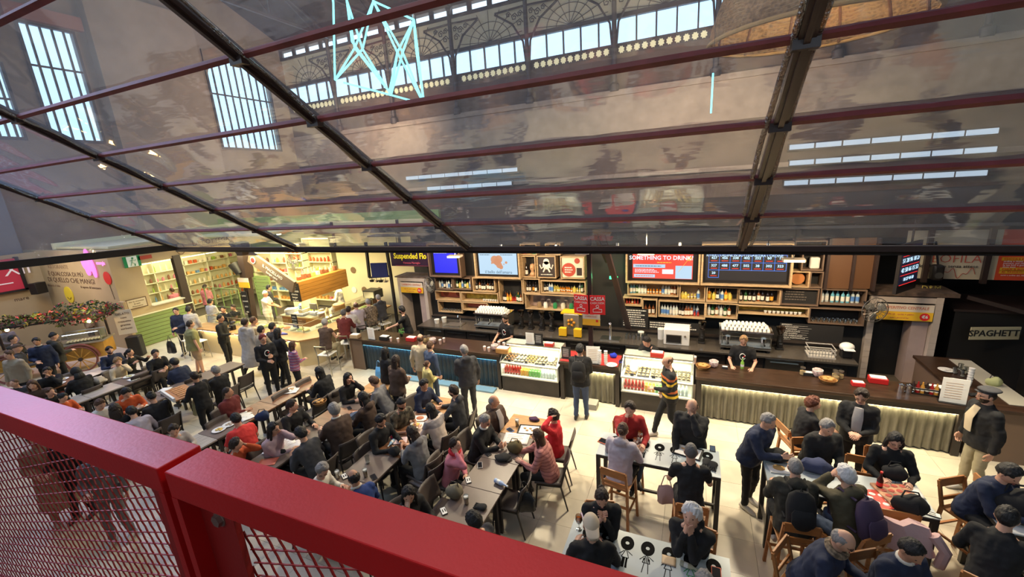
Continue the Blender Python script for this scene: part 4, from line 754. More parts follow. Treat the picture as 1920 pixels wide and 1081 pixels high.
for dx,dz,rx,rz_ in((.12,.1,.17,.42),(-.2,.02,.2,.28),(-.12,-.28,.14,.2),(.3,-.2,.12,.35)): b=B(); b.tube([(dx,-.03,dz),(dx,-.07,dz)],1,18); b.v=[(dx+(v[0]-dx)*rx,v[1],dz+(v[2]-dz)*rz_) for v in b.v]; b.build('petal',PK,pk)
text('energia',.2,(.85,-.03,.0),FY,emis('pink neon text',(1,.3,.8),1.2),pk,ext=.01); light('AREA',(p[0],p[1]-.25,p[2]),10,(1,.3,.8),.6,.6,aim=(p[0],p[1]-2,p[2]-1),name='pink_glow')
# big red sign at the far left, shelf box speaker
rs=thing('red_market_sign','large red sign ending in XII in a black frame at the far left','sign',(0,0,0)); a=atX(0,500,-22.2); 
B().box(-22.35,-22.2,-4.2,-1.55,2.35,3.55).build('panel',M('sign red',(.5,.03,.06),.5,em=.12),rs,smooth=False); B().box(-22.36,-22.15,-1.55,-1.45,2.3,3.6).box(-22.36,-22.15,-4.2,-1.45,2.27,2.35).build('frame',BLACK,rs,smooth=False)
p=atX(20,507,-22.18); text('MERCATO XII',.62,(-22.17,p[1]+.55,p[2]),FX,M('sign white',(.8,.7,.7),.5,em=.2),rs,'RIGHT'); B().box(-22.19,-22.17,-4.2,-1.8,2.62,2.66).build('rule',MC['sign white'],rs,smooth=False)
struct(B().box(-22.4,-22.35,-9,-.9,0,3.7).build('wall_5',TAN,smooth=False)); text('mozzarella                 mare',.2,(-22.34,-2.6,1.95),FX,INKB,w2)
p=atX(75,540,-21.6); tag(B().box(p[0]-.3,p[0]+.0,p[1]-.2,p[1]+.2,p[2]-.22,p[2]+.22,rz=.4).bar((p[0],p[1],p[2]),(-22.35,p[1],p[2]),.06).build('wall_speaker',BLACK,bev=.02,smooth=False),'black loudspeaker bracketed to the wall below the red sign','speaker')
# exit sign, small red plate, framed notice
GX=-16.94
ex=thing('exit_sign','green and white running man exit sign on the cream wall','exit sign',(0,0,0)); p=atX(248,490,GX); y,z=p[1],p[2]
B().box(GX-.02,GX,y-.26,y+.26,z-.2,z+.2).build('panel',M('exit green',(.0,.22,.07),.5,em=.1),ex,smooth=False); B().box(GX,GX+.006,y-.16,y+.16,z-.19,z+.19).build('white_field',M('exit white',(.75,.8,.7),.5,em=.15),ex,smooth=False)
b=B(); g=GX+.012; b.tube([(g,y+.02,z+.12),(g+.004,y+.02,z+.12)],.035,12); b.bar((g,y,z+.08),(g,y-.03,z-.03),.05,.006).bar((g,y-.03,z-.03),(g,y+.06,z-.09),.035,.006).bar((g,y+.06,z-.09),(g,y+.05,z-.17),.03,.006).bar((g,y-.03,z-.03),(g,y-.08,z-.15),.035,.006).bar((g,y,z+.07),(g,y+.08,z+.02),.025,.006).bar((g,y,z+.07),(g,y-.08,z+.03),.025,.006).bar((g,y+.08,z+.02),(g,y+.12,z+.06),.02,.006); b.build('running_figure',MC['exit green'],ex,smooth=False)
p=atX(272,482,GX); tag(B().box(GX-.01,GX,p[1]-.22,p[1]+.22,p[2]-.07,p[2]+.07).build('warning_plate',M('warning red',(.45,.06,.04),.5),smooth=False),'small red plate right of the running man sign','plate')
p=atX(257,568,GX); fn=thing('framed_notice','framed white notice on the cream wall above the green boards','notice',(0,0,0)); B().box(GX-.01,GX,p[1]-.32,p[1]+.32,p[2]-.19,p[2]+.19).build('frame',M('notice frame brown',(.12,.06,.03),.5),fn,smooth=False); B().box(GX,GX+.004,p[1]-.29,p[1]+.29,p[2]-.16,p[2]+.16).build('sheet',M('notice sheet',(.6,.5,.34),.7),fn,smooth=False)
for q,s_ in enumerate(('Per la sicurezza','di tutti','Attenzione')): text(s_,.075,(GX+.006,p[1],p[2]+.08-q*.09),FX,INKB,fn)
p=atX(338,466,GX); lg=thing('shop_fascia_sign','shop fascia lettering with a red dot emblem over the opening','sign',(0,0,0)); b=B()
b.tube([(GX,p[1]+.16*cos(a),p[2]+.22*sin(a)) for a in np.linspace(0,6.28,22)],.012,5); b.build('emblem_ring',INKB,lg); B().tube([(GX,p[1],p[2]),(GX+.01,p[1],p[2])],.06,12).build('emblem_dot',RED,lg)
text('LA BOTTEGA',.26,(GX,p[1]+1.25,p[2]+.12),FX,INKB,lg); text('Massimiliano Parri',.14,(GX,p[1]+1.25,p[2]-.08),FX,INKB,lg)
# goods
GOODS=[M('goods %d'%i,c,.5) for i,c in enumerate([(.6,.12,.04),(.75,.4,.12),(.7,.55,.3),(.35,.5,.08),(.8,.7,.45),(.15,.3,.55),(.65,.2,.25),(.85,.75,.6),(.25,.1,.05)])]
gme=[[B().box(-.06,.06,-.06,.06,0,.14).mesh('goods_box',m,smooth=False) for m in GOODS],[B().lathe([(.05,0),(.055,.02),(.055,.14),(.03,.17),(.03,.2)],n=8).mesh('goods_jar',m) for m in GOODS],[B().lathe([(.035,0),(.037,.02),(.037,.18),(.014,.23),(.012,.28)],n=8).mesh('goods_bottle',m) for m in GOODS]]
NMS=['red','orange','tan','green','cream','blue','pink','pale','brown']
def goods(A,Bv,z,desc,kind=None,pitch=.22,ci=None):
    A=np.array(A,float); Bv=np.array(Bv,float); L=np.linalg.norm(Bv-A); n=max(1,int(L/pitch)); c=RNG.randint(9) if ci is None else ci; k=RNG.randint(3) if kind is None else kind
    for i in range(n):
        q=c if RNG.rand()<.6 else RNG.randint(9); p=A+(Bv-A)*(i+.5)/n; o=bpy.data.objects.new(['goods_box','goods_jar','goods_bottle'][k],gme[k][q]); COL.objects.link(o); o.location=(p[0],p[1],z); o.scale=(1,1,.75+.5*RNG.rand())
        kn=['box','jar','bottle'][k]; tag(o,'%s %s among the goods on %s'%(NMS[q],kn,desc),kn,'%s %s goods on %s'%(NMS[q],kn,desc))
def rack(name,label,A,Bv,zs,d,desc,mat=SHW,top=None):
    """open shelving between plan points A,B; goods stand on every board"""
    A=np.array([*A,0.]); Bv=np.array([*Bv,0.]); u=(Bv-A); L=np.linalg.norm(u); ang=math.atan2(u[1],u[0]); t=thing(name,label,'shelving',A,ang); top=top or zs[-1]+.4
    for z in zs: B().box(0,L,0,d,z-.03,z).build('shelf_board',mat,t,smooth=False)
    for k in range(int(L/1.)+1): B().box(min(k*L/int(max(1,L/1.)),L-.04),min(k*L/int(max(1,L/1.)),L-.04)+.04,0,d,0,top).build('upright',mat,t,smooth=False)
    B().box(0,L,d,d+.02,0,top).build('back_panel',mat,t,smooth=False); B().box(.05,L-.05,.02,.05,top-.05,top-.02).build('led_strip',emis('shop led',(1,.88,.5),5),t,smooth=False)
    nrm=np.array([-sin(ang),cos(ang),0]); 
    for i,z in enumerate(zs): goods(A+nrm*d*.45+u*.03,A+nrm*d*.45+u*.97,z+.002,'%s, %s'%(desc,['lowest shelf','second shelf','third shelf','fourth shelf','fifth shelf','sixth shelf'][min(i,5)]))
rack('shop_shelving','lit cream shelves of packets seen through the shop window',(-20.6,1.0),(-20.6,3.1),(.4,.85,1.3,1.75,2.2),.35,'the shelves behind the shop window',top=2.7)
rack('shop_shelving','lit cream shelves of colourful goods in the shop opening, right of the dark pillar',(-20.6,3.3),(-20.6,6.6),(.3,.8,1.3,1.8,2.3),.35,'the shelves inside the shop opening',top=2.7)
rack('shop_shelving','tall lit shelves along the shop back wall, left of the iron pillar',(-17.6,4.7),(-14.9,4.7),(.4,.85,1.3,1.75,2.2),.35,'the tall shelves left of the iron pillar',top=2.7)
rack('shop_shelving','tall lit shelves of packets behind the chef, right of the iron pillar',(-14.5,5.1),(-12.8,5.1),(.4,.85,1.3,1.75,2.2,2.65),.35,'the tall shelves right of the iron pillar',top=3.3)
rack('shop_shelving','small upper shelves of bottles above the slanting sign board',(-13.6,3.4),(-12.6,3.4),(2.3,2.6,2.9),.3,'the small upper shelves above the slanting board',top=3.3)
for i,(x,y,z) in enumerate(((-18,3,3.7),(-15.5,3.6,3.7),(-13.4,3.2,3.7),(-16.6,5.2,3.7))): tag(B().lathe([(.07,0),(.09,.03)],(x,y,z),14).build('downlight',emis('downlight',(1,.9,.6),14)),'round ceiling downlight in the shop, number %s from the left'%['one','four','three','two'][i],'downlight','shop downlights')
gd=thing('green_shutter','green slatted shutter panel beside the iron pillar in the shop','shutter',(-15.6,3.6,0)); 
for k in range(11): B().box(-.45,.45,-.03,.03,.1+k*.16,.24+k*.16).build('slat',GRB,gd,smooth=False,bev=.006)
B().box(-.5,-.45,-.04,.04,0,1.95).box(.45,.5,-.04,.04,0,1.95).build('frame',GRB,gd,smooth=False)
cp=thing('shop_counter_partition','cream partition with glass bars between the shop and the counter','partition',(0,0,0)); b=B()
for k in range(5): b.bar((-16.9+k*.55,1.9,0),(-16.9+k*.55,1.9,1.7),.03)
b.bar((-16.9,1.9,1.7),(-14.7,1.9,1.7),.03).bar((-16.9,1.9,.9),(-14.7,1.9,.9),.03); b.build('frame',GRB,cp,smooth=False); B().box(-16.9,-14.7,1.89,1.9,.1,1.68).build('glass_panel',GLASS,cp,smooth=False)
# delicatessen island
OAK=M('pale oak ledge',(.42,.23,.09),.4,noise=.25,ns=3); CRC=M('cream lacquered front',(.72,.6,.36),.45)
dl=thing('deli_counter','cream L-shaped delicatessen counter with oak ledge lit yellow from within','deli counter',(0,0,0))
B().prism([(-14.1,-.45),(-8.75,-.45),(-8.35,-.05),(-8.35,3.4),(-9.05,3.4),(-9.05,.15),(-14.1,.15)],.90,.95).build('oak_ledge',OAK,dl,bev=.006,smooth=False)
B().prism([(-14.0,-.25),(-8.95,-.25),(-8.6,.05),(-8.6,3.35),(-8.9,3.35),(-8.9,.1),(-14.0,.1)],0,.90).build('front_panel',CRC,dl,smooth=False)
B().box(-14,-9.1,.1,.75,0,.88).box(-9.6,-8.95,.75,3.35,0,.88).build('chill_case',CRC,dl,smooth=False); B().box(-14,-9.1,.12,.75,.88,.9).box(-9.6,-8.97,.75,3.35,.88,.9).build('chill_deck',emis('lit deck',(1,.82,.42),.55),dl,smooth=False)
B().box(-14,-9.15,.13,.14,.9,1.22).box(-9.16,-9.15,.13,3.3,.9,1.22).box(-14,-9.15,.13,.5,1.22,1.228).box(-9.5,-9.15,.5,3.3,1.22,1.228).build('glass_screen',GLASS,dl,smooth=False)
b=B(); 
for x in(-14,-12.8,-11.6,-10.4,-9.16): b.bar((x,.13,.9),(x,.13,1.22),.016)
for y in(1.2,2.2,3.3): b.bar((-9.16,y,.9),(-9.16,y,1.22),.016)
b.bar((-14,.13,1.225),(-9.16,.13,1.225),.016).bar((-9.16,.13,1.225),(-9.16,3.3,1.225),.016); b.build('glass_frame',STEEL,dl,smooth=False)
B().box(-13.9,-9.2,-.28,-.27,.80,.83).build('led_strip',LEDW,dl,smooth=False); light('AREA',(-11.5,-.36,.86),22,(1,.8,.4),5,.08,name='ledge_led')
FD=[M('food %d'%i,c,.55,noise=.4,ns=30) for i,c in enumerate([(.7,.45,.15),(.6,.15,.06),(.75,.68,.45),(.3,.35,.08),(.8,.6,.25)])]
for k in range(15):
    x=-13.8+k*.32 if k<14 else -9.4; t=tag(B().lathe([(.12,0),(.14,.03)],(x,.42,.902),14).build('deli_dish',[STEEL,WHITE][k%2]),'%s dish of food under the deli glass'%['steel','white'][k%2],'dish','deli dishes under the glass %d'%(k%2)); B().ell((x,.42,.935),(.12,.12,.045),12,6).build('food',FD[k%5],t)
for k in range(7): y=.9+k*.35; t=tag(B().lathe([(.12,0),(.14,.03)],(-9.33,y,.902),14).build('deli_dish',STEEL),'steel dish under the side glass of the deli','dish','deli side dishes'); B().ell((-9.33,y,.935),(.12,.12,.045),12,6).build('food',FD[(k+2)%5],t)
ic=thing('deli_kitchen_counter','brown and steel inner kitchen counter crowded with utensils','counter',(0,0,0)); B().box(-11.9,-9.75,1.5,2.2,0,.9).box(-10.6,-9.9,2.2,4.6,0,.9).build('body',M('counter rust brown',(.22,.09,.04),.5),ic,smooth=False); B().box(-11.95,-9.7,1.45,2.25,.9,.94).box(-10.65,-9.85,2.25,4.65,.9,.94).build('steel_top',STEEL,ic,smooth=False)
random.seed(3)
for k,(nm,lb) in enumerate((('meat_slicer','white meat slicer with round blade on the inner deli counter'),('stack_of_trays','stack of steel trays at the left end of the inner deli counter'),('till','small dark till screen on the inner deli counter'),('plate_stack','stack of white plates on the inner deli counter'),('wooden_tub','round wooden tub on the corner of the inner deli counter'),('knife_block','chalk notice card standing on the inner deli counter'),('small_oven','small black oven at the far end of the deli'))):
    x,y=((-11.1,1.75),(-11.7,1.8),(-10.6,1.85),(-10.1,1.7),(-10.1,2.55),(-10.0,1.1),(-9.9,4.2))[k]; b=B()
    if k==0: t=thing(nm,lb,'slicer',(x,y,.941)); B().box(-.25,.25,-.2,.2,0,.09).build('base',WHITE,t,bev=.02); B().tube([(-.05,-.02,.25),(-.02,.02,.25)],.19,24).build('blade',CHROME,t); B().box(.02,.22,-.18,.18,.1,.22).build('carriage',STEEL,t,bev=.01)
    elif k==1: t=thing(nm,lb,'trays',(x,y,.941)); [B().box(-.2,.2,-.15,.15,.03*i,.03*i+.02,rz=.1*i).build('tray',WHITE,t,smooth=False) for i in range(6)]
    elif k==2: t=thing(nm,lb,'till',(x,y,.941)); B().box(-.15,.15,-.1,.1,0,.1).build('body',WHITE,t,bev=.01,smooth=False); B().bar((0,0,.1),(0,0,.2),.04).box(-.17,.17,-.02,.02,.18,.4).build('monitor',M('till grey',(.15,.14,.12),.4),t,bev=.005,smooth=False)
    elif k==3: t=thing(nm,lb,'plates',(x,y,.941)); [B().lathe([(.08,.02*i),(.13,.02*i+.018)],n=14).build('plate',WHITE,t) for i in range(7)]
    elif k==4: t=tag(B().lathe([(.2,0),(.22,.05),(.22,.2),(.2,.22)],(x,y,.941),18).build(nm,OAK),lb,'tub')
    elif k==5: t=thing(nm,lb,'notice',(x,y,.9)); B().box(-.12,.12,-.01,.01,0,.5).build('board',BACKP,t,smooth=False); [text(s_,.07,(0,-.014,.42-.1*i),FY,MC['chalk white'],t) for i,s_ in enumerate(('carne','chianina','salumi','panini'))]; t.location=(-9.95,.5,.9); t.name='chalk_card'
    else: t=thing(nm,lb,'oven',(x,y,.941)); B().box(-.3,.3,-.25,.25,0,.35).build('body',BLACK,t,bev=.01,smooth=False); B().box(-.25,.25,-.26,-.25,.05,.3).build('door',STEEL,t,smooth=False)
for k in range(14):
    x=-11.8+.14*k; 
    if k%2: goods((x,2.05,0),(x+.1,2.1,0),.941,'the inner deli counter',ci=[4,7,2][k%3],pitch=.1)
hd=thing('oak_hood','large oak clad extraction hood over the deli kitchen','hood',(0,0,0)); OAKH=M('golden oak cladding',(.50,.23,.045),.45,noise=.2,ns=2,stretch=(1,1,10)); B().box(-11.25,-10.7,1.5,3.75,1.52,2.22).build('casing',OAKH,hd,smooth=False)
for i in range(5): B().box(-10.7,-10.688,1.5,3.75,1.52+i*.14,1.652+i*.14).build('cladding_plank',OAKH,hd,smooth=False)
B().box(-11.25,-10.7,1.49,1.5,1.5,2.18).build('chalk_front',BACKP,hd,smooth=False)
for i,s_ in enumerate(('CARNE','100%','TOSCANA','chianina','burger','tartare')): text(s_,.1,(-10.98,1.484,2.1-i*.11),FY,MC['chalk white'],hd)
goods((-11,1.7,0),(-11,3.6,0),2.225,'top of the oak hood',ci=8,pitch=.2); goods((-11.15,1.7,0),(-11.15,3.6,0),2.225,'rear top of the oak hood',ci=2,pitch=.24)
light('AREA',(-10.95,2.6,1.5),60,(1,.83,.4),.4,2.0,name='hood_light')
struct(B().box(-12.4,-7.7,5.0,5.12,0,2.9).build('wall_6',M('ivory wall',(.75,.66,.42),.6),smooth=False)); struct(B().box(-12.4,-7.7,4.95,5.12,2.9,2.96).box(-12.4,-12.3,4.95,5.12,2.9,4).box(-8.9,-8.8,4.95,5.12,2.9,4).build('trim_9',DARK,smooth=False))
o=struct(B().box(-12.3,-7.7,5.02,5.1,2.96,4).build('window_5',M('backlit ivory panel',(.6,.52,.28),.4,em=.25,ec=(1,.85,.4)),smooth=False))
for px,py,l in((662,506,'upper'),(683,543,'middle'),(712,544,'right'),(664,543,'pale left')): p=atY(px,py,4.98); tag(B().tube([(p[0],4.99,p[2]),(p[0],4.97,p[2])],.14,18).build('wall_emblem',M('emblem brown',(.2,.12,.06),.6) if l!='pale left' else WHITE),'%s round emblem on the ivory deli wall'%l,'emblem')
# iron pillar with slanted sign beam
ip=thing('iron_pillar','dark iron pillar with a stage lamp at its head, in front of the shop','pillar',(0,0,0)); B().bar((-12.75,.9,0),(-12.45,.9,2.5),.2).build('shaft',DARK,ip,smooth=False); B().bar((-12.45,.9,2.5),(-12.3,.9,3.75),.3).bar((-12.3,.9,3.0),(-12.9,.9,3.75),.12).build('head',DARK,ip,smooth=False)
B().tube([(-12.75,.75,3.0),(-12.55,.75,2.65)],[.2,.12],12).build('stage_lamp',BLACK,ip); s=B().box(-12.75,-12.2,.74,.76,2.15,2.35).build('notice_panel',MC['yellow banner'],ip,smooth=False); B().box(-12.75,-12.2,.74,.76,2.352,2.5).build('notice_panel',MC['banner cream'],ip,smooth=False)
s=B().box(-12.75,-12.45,.75,.77,1.2,2.0).build('chalk_panel',BACKP,ip,smooth=False); [text(s_,.09,(-12.6,.74,1.85-.2*i),FY,MC['chalk white'],ip) for i,s_ in enumerate(('primi','secondi','dolci','vini'))]
sb=thing('slanted_sign_beam','brown slanting beam with butcher shop lettering and a small emblem','sign',(0,0,0)); a0=atY(468,480,.85); a1=atY(552,538,.85); u=(a1-a0)/np.linalg.norm(a1-a0); nn=np.array([u[2],0,-u[0]]); 
B().bar(a0,a1,.42,.1,up=(0,1,0)).build('beam',M('beam taupe',(.17,.12,.08),.5),sb,smooth=False); ang=math.atan2(-u[2],u[0]); mid=a0+(a1-a0)*.55
for s_,sz,of in(('IL MACELLAIO',.15,.05),('Savigni carni',.11,-.09)): text(s_,sz,mid+np.array([-nn[0]*of,-.07,-nn[2]*of])*1.,(pi/2,ang,0),WHITE,sb,ext=.003)
p=a0+(a1-a0)*.12; B().tube([(p[0],p[1]-.06,p[2]),(p[0],p[1]-.08,p[2])],.12,14).build('emblem_disc',WHITE,sb); B().tube([(p[0],p[1]-.082,p[2]),(p[0],p[1]-.09,p[2])],.09,12).build('emblem_dot',RED,sb)
# pan rack
pr_=thing('pan_rack','dark hanging rack with pans and a blue sheet between deli and bar','rack',(0,0,0)); b=B(); p0=atY(688,470,2.6); p1=atY(725,470,2.6); q0=atY(693,520,2.6); q1=atY(733,517,2.6); b.bar(p0+np.array([0,0,.3]),q0,.08).bar(p1+np.array([0,0,.3]),q1,.08).bar(q0,q1,.06); b.bar(q1,(q1[0],2.6,0),.08); b.build('frame',BLACK,pr_,smooth=False)
b=B().box(q0[0]+.25,q1[0]-.1,2.5,2.56,q0[2]+.05,q0[2]+.55,rz=.2); b.build('blue_sheet',M('dark blue sheet',(.02,.03,.12),.4),pr_,smooth=False)
for k in range(4): x=q0[0]+.1+k*.2; tag(B().lathe([(.02,.0),(.09,.02),(.1,.08),(.095,.08)],(x,2.6,q0[2]-.16),12).bar((x,2.6,q0[2]-.1),(x,2.6,q0[2]),.015).build('hanging_pan',CHROME if k%2 else BLACK),'pan hanging under the dark rack, number %s'%['one','two','three','four'][k],'pan','pans under the rack')
def stool_wire(x,y,rz,label):
    t=thing('wire_stool',label,'stool',(x,y,0),rz); b=B()
    for sx in(-.18,.18):
        for sy in(-.18,.18): L=B(); L.bar((sx*1.15,sy*1.15,0),(sx,sy,.62),.022); L.build('leg',STEEL,t,smooth=False)
    B().box(-.2,.2,-.2,.2,.62,.65).build('seat',WHITE,t,bev=.01,smooth=False); b.bar((-.19,-.19,.2),(.19,-.19,.2),.016).bar((-.19,.19,.2),(.19,.19,.2),.016).bar((.19,-.19,.2),(.19,.19,.2),.016); b.build('footrest',STEEL,t,smooth=False)
    B().bar((-.2,-.18,.65),(-.26,-.18,.95),.02).bar((-.2,.18,.65),(-.26,.18,.95),.02).bar((-.26,-.18,.93),(-.26,.18,.93),.03).build('back_hoop',STEEL,t,smooth=False)
stool_wire(-9.0,-.85,pi/2,'empty steel wire stool at the near corner of the deli ledge'); stool_wire(-13.7,-.7,pi/2,'steel wire stool left of the standing man in black at the deli'); stool_wire(-13.2,-.75,pi/2,'steel wire stool close behind the standing man in black at the deli')
tag(B().prism([(-10.6,-.4),(-10.3,-.42),(-9.6,-.1),(-9.9,-.05)],.952,.99).build('blue_folder',M('blue folder',(.08,.1,.5),.5),smooth=False),'blue violet folder lying on the oak deli ledge','folder')
t=thing('camera_on_ledge','black camera standing on the oak deli ledge between customers','camera',(-12.1,-.2,.952)); B().box(-.1,.1,-.06,.06,0,.16).build('body',BLACK,t,bev=.015,smooth=False); B().tube([(0,-.06,.08),(0,-.16,.08)],.05,14).build('lens',BLACK,t); B().tube([(0,.1,.24),(0,-.02,.24)],.04,10).build('microphone',M('fur grey',(.05,.05,.07),.9),t)
# flower cart
fc=thing('flower_cart','yellow painted ice cream cart with big spoked wheel','cart',(-17.0,-2.62,0),radians(46)); YW=M('ochre painted wood',(.55,.29,.05),.55,noise=.2,ns=3); 
B().box(-1.7,1.1,-.35,.35,.38,.9).build('body',YW,fc,bev=.01,smooth=False); B().box(-1.75,1.15,-.4,.4,.90,.95).build('top',M('zinc top',(.3,.26,.2),.4),fc,bev=.005,smooth=False)
def wheel(x,y,r,parent): 
    wv=B().tube([(x+r*cos(a),y,r+r*sin(a)) for a in np.linspace(0,2*pi,41)],.03,6,cap=False).build('wheel',M('wheel maroon',(.18,.05,.04),.5),parent)
    for k in range(10): a=2*pi*k/10; B().bar((x,y,r),(x+r*cos(a),y,r+r*sin(a)),.022).build('spoke',YW,wv,smooth=False)
    B().tube([(x,y-.06,r),(x,y+.03,r)],.06,10).build('hub',DARK,wv)
    B().tube([(x+(r+.08)*cos(a),y,r+(r+.08)*sin(a)) for a in np.linspace(.05,pi-.05,20)],.035,6).build('mudguard',MC['wheel maroon'],parent)
wheel(.45,-.42,.42,fc); wheel(-1.3,-.42,.42,fc); B().box(.1,1.1,-.38,.0,.95,1.3).build('glass_case',GLASS,fc,smooth=False); b=B()
for z in(.95,1.3): b.bar((.1,-.38,z),(1.1,-.38,z),.025).bar((.1,0,z),(1.1,0,z),.025)
for x in(.1,1.1): b.bar((x,-.38,.95),(x,-.38,1.3),.025).bar((x,0,.95),(x,0,1.3),.025)
b.build('glass_frame',STEEL,fc,smooth=False); B().box(.15,1.05,-.36,-.33,1.26,1.285).build('led_tube',emis('cart led',(.9,.95,1),4),fc,smooth=False)
for k in range(10): B().ell((.18+k*.09,-.2,1.0),(.05,.09,.05)).build('cream_mound',M('ice cream',(.75,.62,.4),.6),fc)
for x in(-1.65,1.05): B().bar((x,.3,.95),(x,.3,1.75),.05).build('post',DARK,fc,smooth=False)
B().box(-1.9,1.4,-.35,.4,1.75,1.8).build('awning',DARK,fc,smooth=False)
fm=[M('leaf dark',(.02,.05,.012),.6),M('leaf olive',(.12,.13,.015),.6),M('blossom pink',(.55,.09,.12),.6),M('blossom crimson',(.16,.012,.02),.6),M('blossom yellow',(.8,.6,.12),.6)]
for nm,mi,n,rx in (('foliage',(0,1),1500,1.0),('blossom',(2,3,4),420,1.05)):
    gb_=B()
    for k in range(n):
        u_=RNG.uniform(-2.3,1.6); hgt=.27+.13*sin(u_*2.6)+.06*sin(u_*7); a=RNG.uniform(0,pi*2); rr_=sqrt(RNG.rand())*rx; c=np.array([u_,.5*rr_*cos(a),1.88+hgt*rr_*sin(a)]); s_=RNG.uniform(.035,.075); d=RNG.normal(size=3); d/=np.linalg.norm(d); e=np.cross(d,RNG.normal(size=3)); e/=np.linalg.norm(e); f=np.cross(d,e)
        gb_.cm=(0 if RNG.rand()<(.85 if u_>-1.1 else .3) else 1) if nm=='foliage' else (2 if u_<-1.2 and RNG.rand()<.8 else (0 if RNG.rand()<.4 else 1))
        gb_.add([c-e*s_,c+f*s_*.5+d*.01,c+e*s_,c-f*s_*.5+d*.01],[(0,1,2,3)])
    o=gb_.build(nm,[fm[i] for i in mi],fc,smooth=False); o['kind']='stuff'
for x,y,z in((-1.5,-.3,1.82),(-1.1,-.25,1.7),(-2.0,-.3,1.65),(.9,-.3,1.62)): tag(B().ell((0,0,0),(.05,.05,.05)).build('festoon_bulb',emis('festoon',(1,.75,.3),25)),'glowing festoon bulb among the cart flowers','bulb','festoon bulbs').location=Vector((-17.0,-2.62,0))+Matrix.Rotation(radians(46),3,'Z')@Vector((x,y,z))
mn=thing('cart_menu','handwritten white menu board hanging at the right end of the flower cart','menu board',(-15.75,-1.45,.95),radians(46)); B().box(-.25,.25,-.01,.01,0,.85).build('sheet',M('menu white',(.55,.48,.38),.7),mn,smooth=False); [text(s_,.1,(0,-.014,.72-.13*i),FY,INKB,mn) for i,s_ in enumerate(('GELATO','coni','coppette','granite','sorbetti'))]
t=tag(B().box(-16.3,-15.9,-1.35,-1.05,0,.75,rz=.7).build('dark_bin',BLACK,bev=.03),'black bin beside the flower cart','bin')
struct(B().box(-16.95,-16.6,-1.0,-.9,0,1.9).build('pillar_2',M('pale timber post',(.5,.36,.2),.6,noise=.3,ns=2,stretch=(6,6,1)),smooth=False))
# right side: banner, panels
rbn=thing('market_banner','white banner of wavy lines and black lettering at the upper right','banner',(0,0,0)); B().box(6.45,7.78,3.4,3.42,2.42,3.5).build('cloth',M('banner white',(.62,.56,.42),.6),rbn,smooth=False); b=B()
for x in(6.78,7.76): b.box(x,x+.09,3.3,3.38,2.35,3.7)
b.build('upright',DARK,rbn,smooth=False); text('EOFILA',.26,(7.33,3.38,2.87),FY,M('thin red lettering',(.5,.08,.05),.6),rbn,bold=-.004); text('del Mercato senza attese',.1,(7.2,3.38,2.71),FY,INK,rbn)
b=B(); b.tube([(6.85+1.05*t,3.37,2.56+.08*sin(t*20)+.05*cos(t*43)) for t in np.linspace(0,.78,60)],.006,4); b.build('scribble_line',MC['thin red lettering'],rbn)
rb2=thing('click_banner','orange red banner with yellow buttons at the far upper right','banner',(0,0,0)); B().box(8.0,10.2,3.4,3.42,2.42,3.5).build('cloth',M('banner vermilion',(.75,.09,.03),.6),rb2,smooth=False); B().box(7.86,8.0,3.4,3.42,2.42,3.5).build('white_strip',MC['banner white'],rb2,smooth=False)
for i,(s_,z) in enumerate((('CLICCA E PRENDI POSTO',2.88),('CLICK & BUY',2.66),('AL TAVOLO',2.60))): B().box(8.05,8.05+.052*len(s_),3.385,3.395,z-.035,z+.035).build('yellow_button',MC['yellow banner'],rb2,smooth=False); text(s_,.058,(8.08,3.38,z),FY,RED,rb2,'LEFT')
for i,s_ in enumerate(('ordina e ricevi il tuo','numero, poi ritira','la tua box e gustala','dove vuoi')): text(s_,.05,(8.08,3.38,2.83-i*.04),FY,WHITE,rb2,'LEFT')
text('scrivi e ordina qui, ritira al banco',.04,(8.08,3.38,2.53),FY,WHITE,rb2,'LEFT')
pb=thing('black_speaker','black loudspeaker in front of the wavy banner','speaker',(6.95,3.15,2.62)); B().box(-.1,.1,-.1,.1,-.17,.17).build('cabinet',BLACK,pb,bev=.05); B().tube([(0,-.105,-.05),(0,-.11,-.05)],.07,18).build('woofer',M('woofer grey',(.05,.05,.05),.7),pb); B().bar((0,0,.15),(0,.3,.7),.03).build('bracket',BLACK,pb,smooth=False)
dk=thing('dark_kiosk','black boxy kiosk behind the side counter','kiosk',(0,0,0)); B().box(7.4,9.2,3.2,4.5,0,1.75).build('body',BLACK,dk,smooth=False); B().box(7.35,9.25,3.15,4.55,1.75,1.8).build('top',DARK,dk,smooth=False); B().bar((7.5,3.1,2.1),(12,1.6,.9),.08).build('handrail',DARK,dk,smooth=False)
bw=thing('black_side_wall','black panelled enclosure beyond the side counter with a pale top edge','enclosure',(0,0,0)); B().box(8.3,8.5,-.2,2.6,0,1.55).build('panel',BLACK,bw,smooth=False); B().box(8.28,8.52,-.22,2.62,1.55,1.59).build('pale_cap',M('pale cap',(.55,.48,.34),.6),bw,smooth=False); B().box(8.24,8.3,.4,1.5,.25,.9).build('inner_panel',DARK,bw,smooth=False)
sg=thing('lettered_sign','cream sign with dark letters in the gloom beyond the counter','sign',(8.0,3.0,1.35),.25); B().box(-.45,.45,-.01,.01,-.14,.14).build('panel',M('sign cream',(.55,.48,.3),.6),sg,smooth=False); text('SPAGHETTI',.19,(0,-.014,0),FY,INK,sg,bold=.004)
nn_=thing('wire_sculpture','tangle of pale wire lettering on the dark right wall','wire decoration',(0,0,0)); b=B()
for k in range(6): b.tube([(9.2+t*.9+.1*sin(k),4.2,1.7+.35*sin(t*(3+k)+k)-.15*t) for t in np.linspace(0,2.2,40)],.008,4)
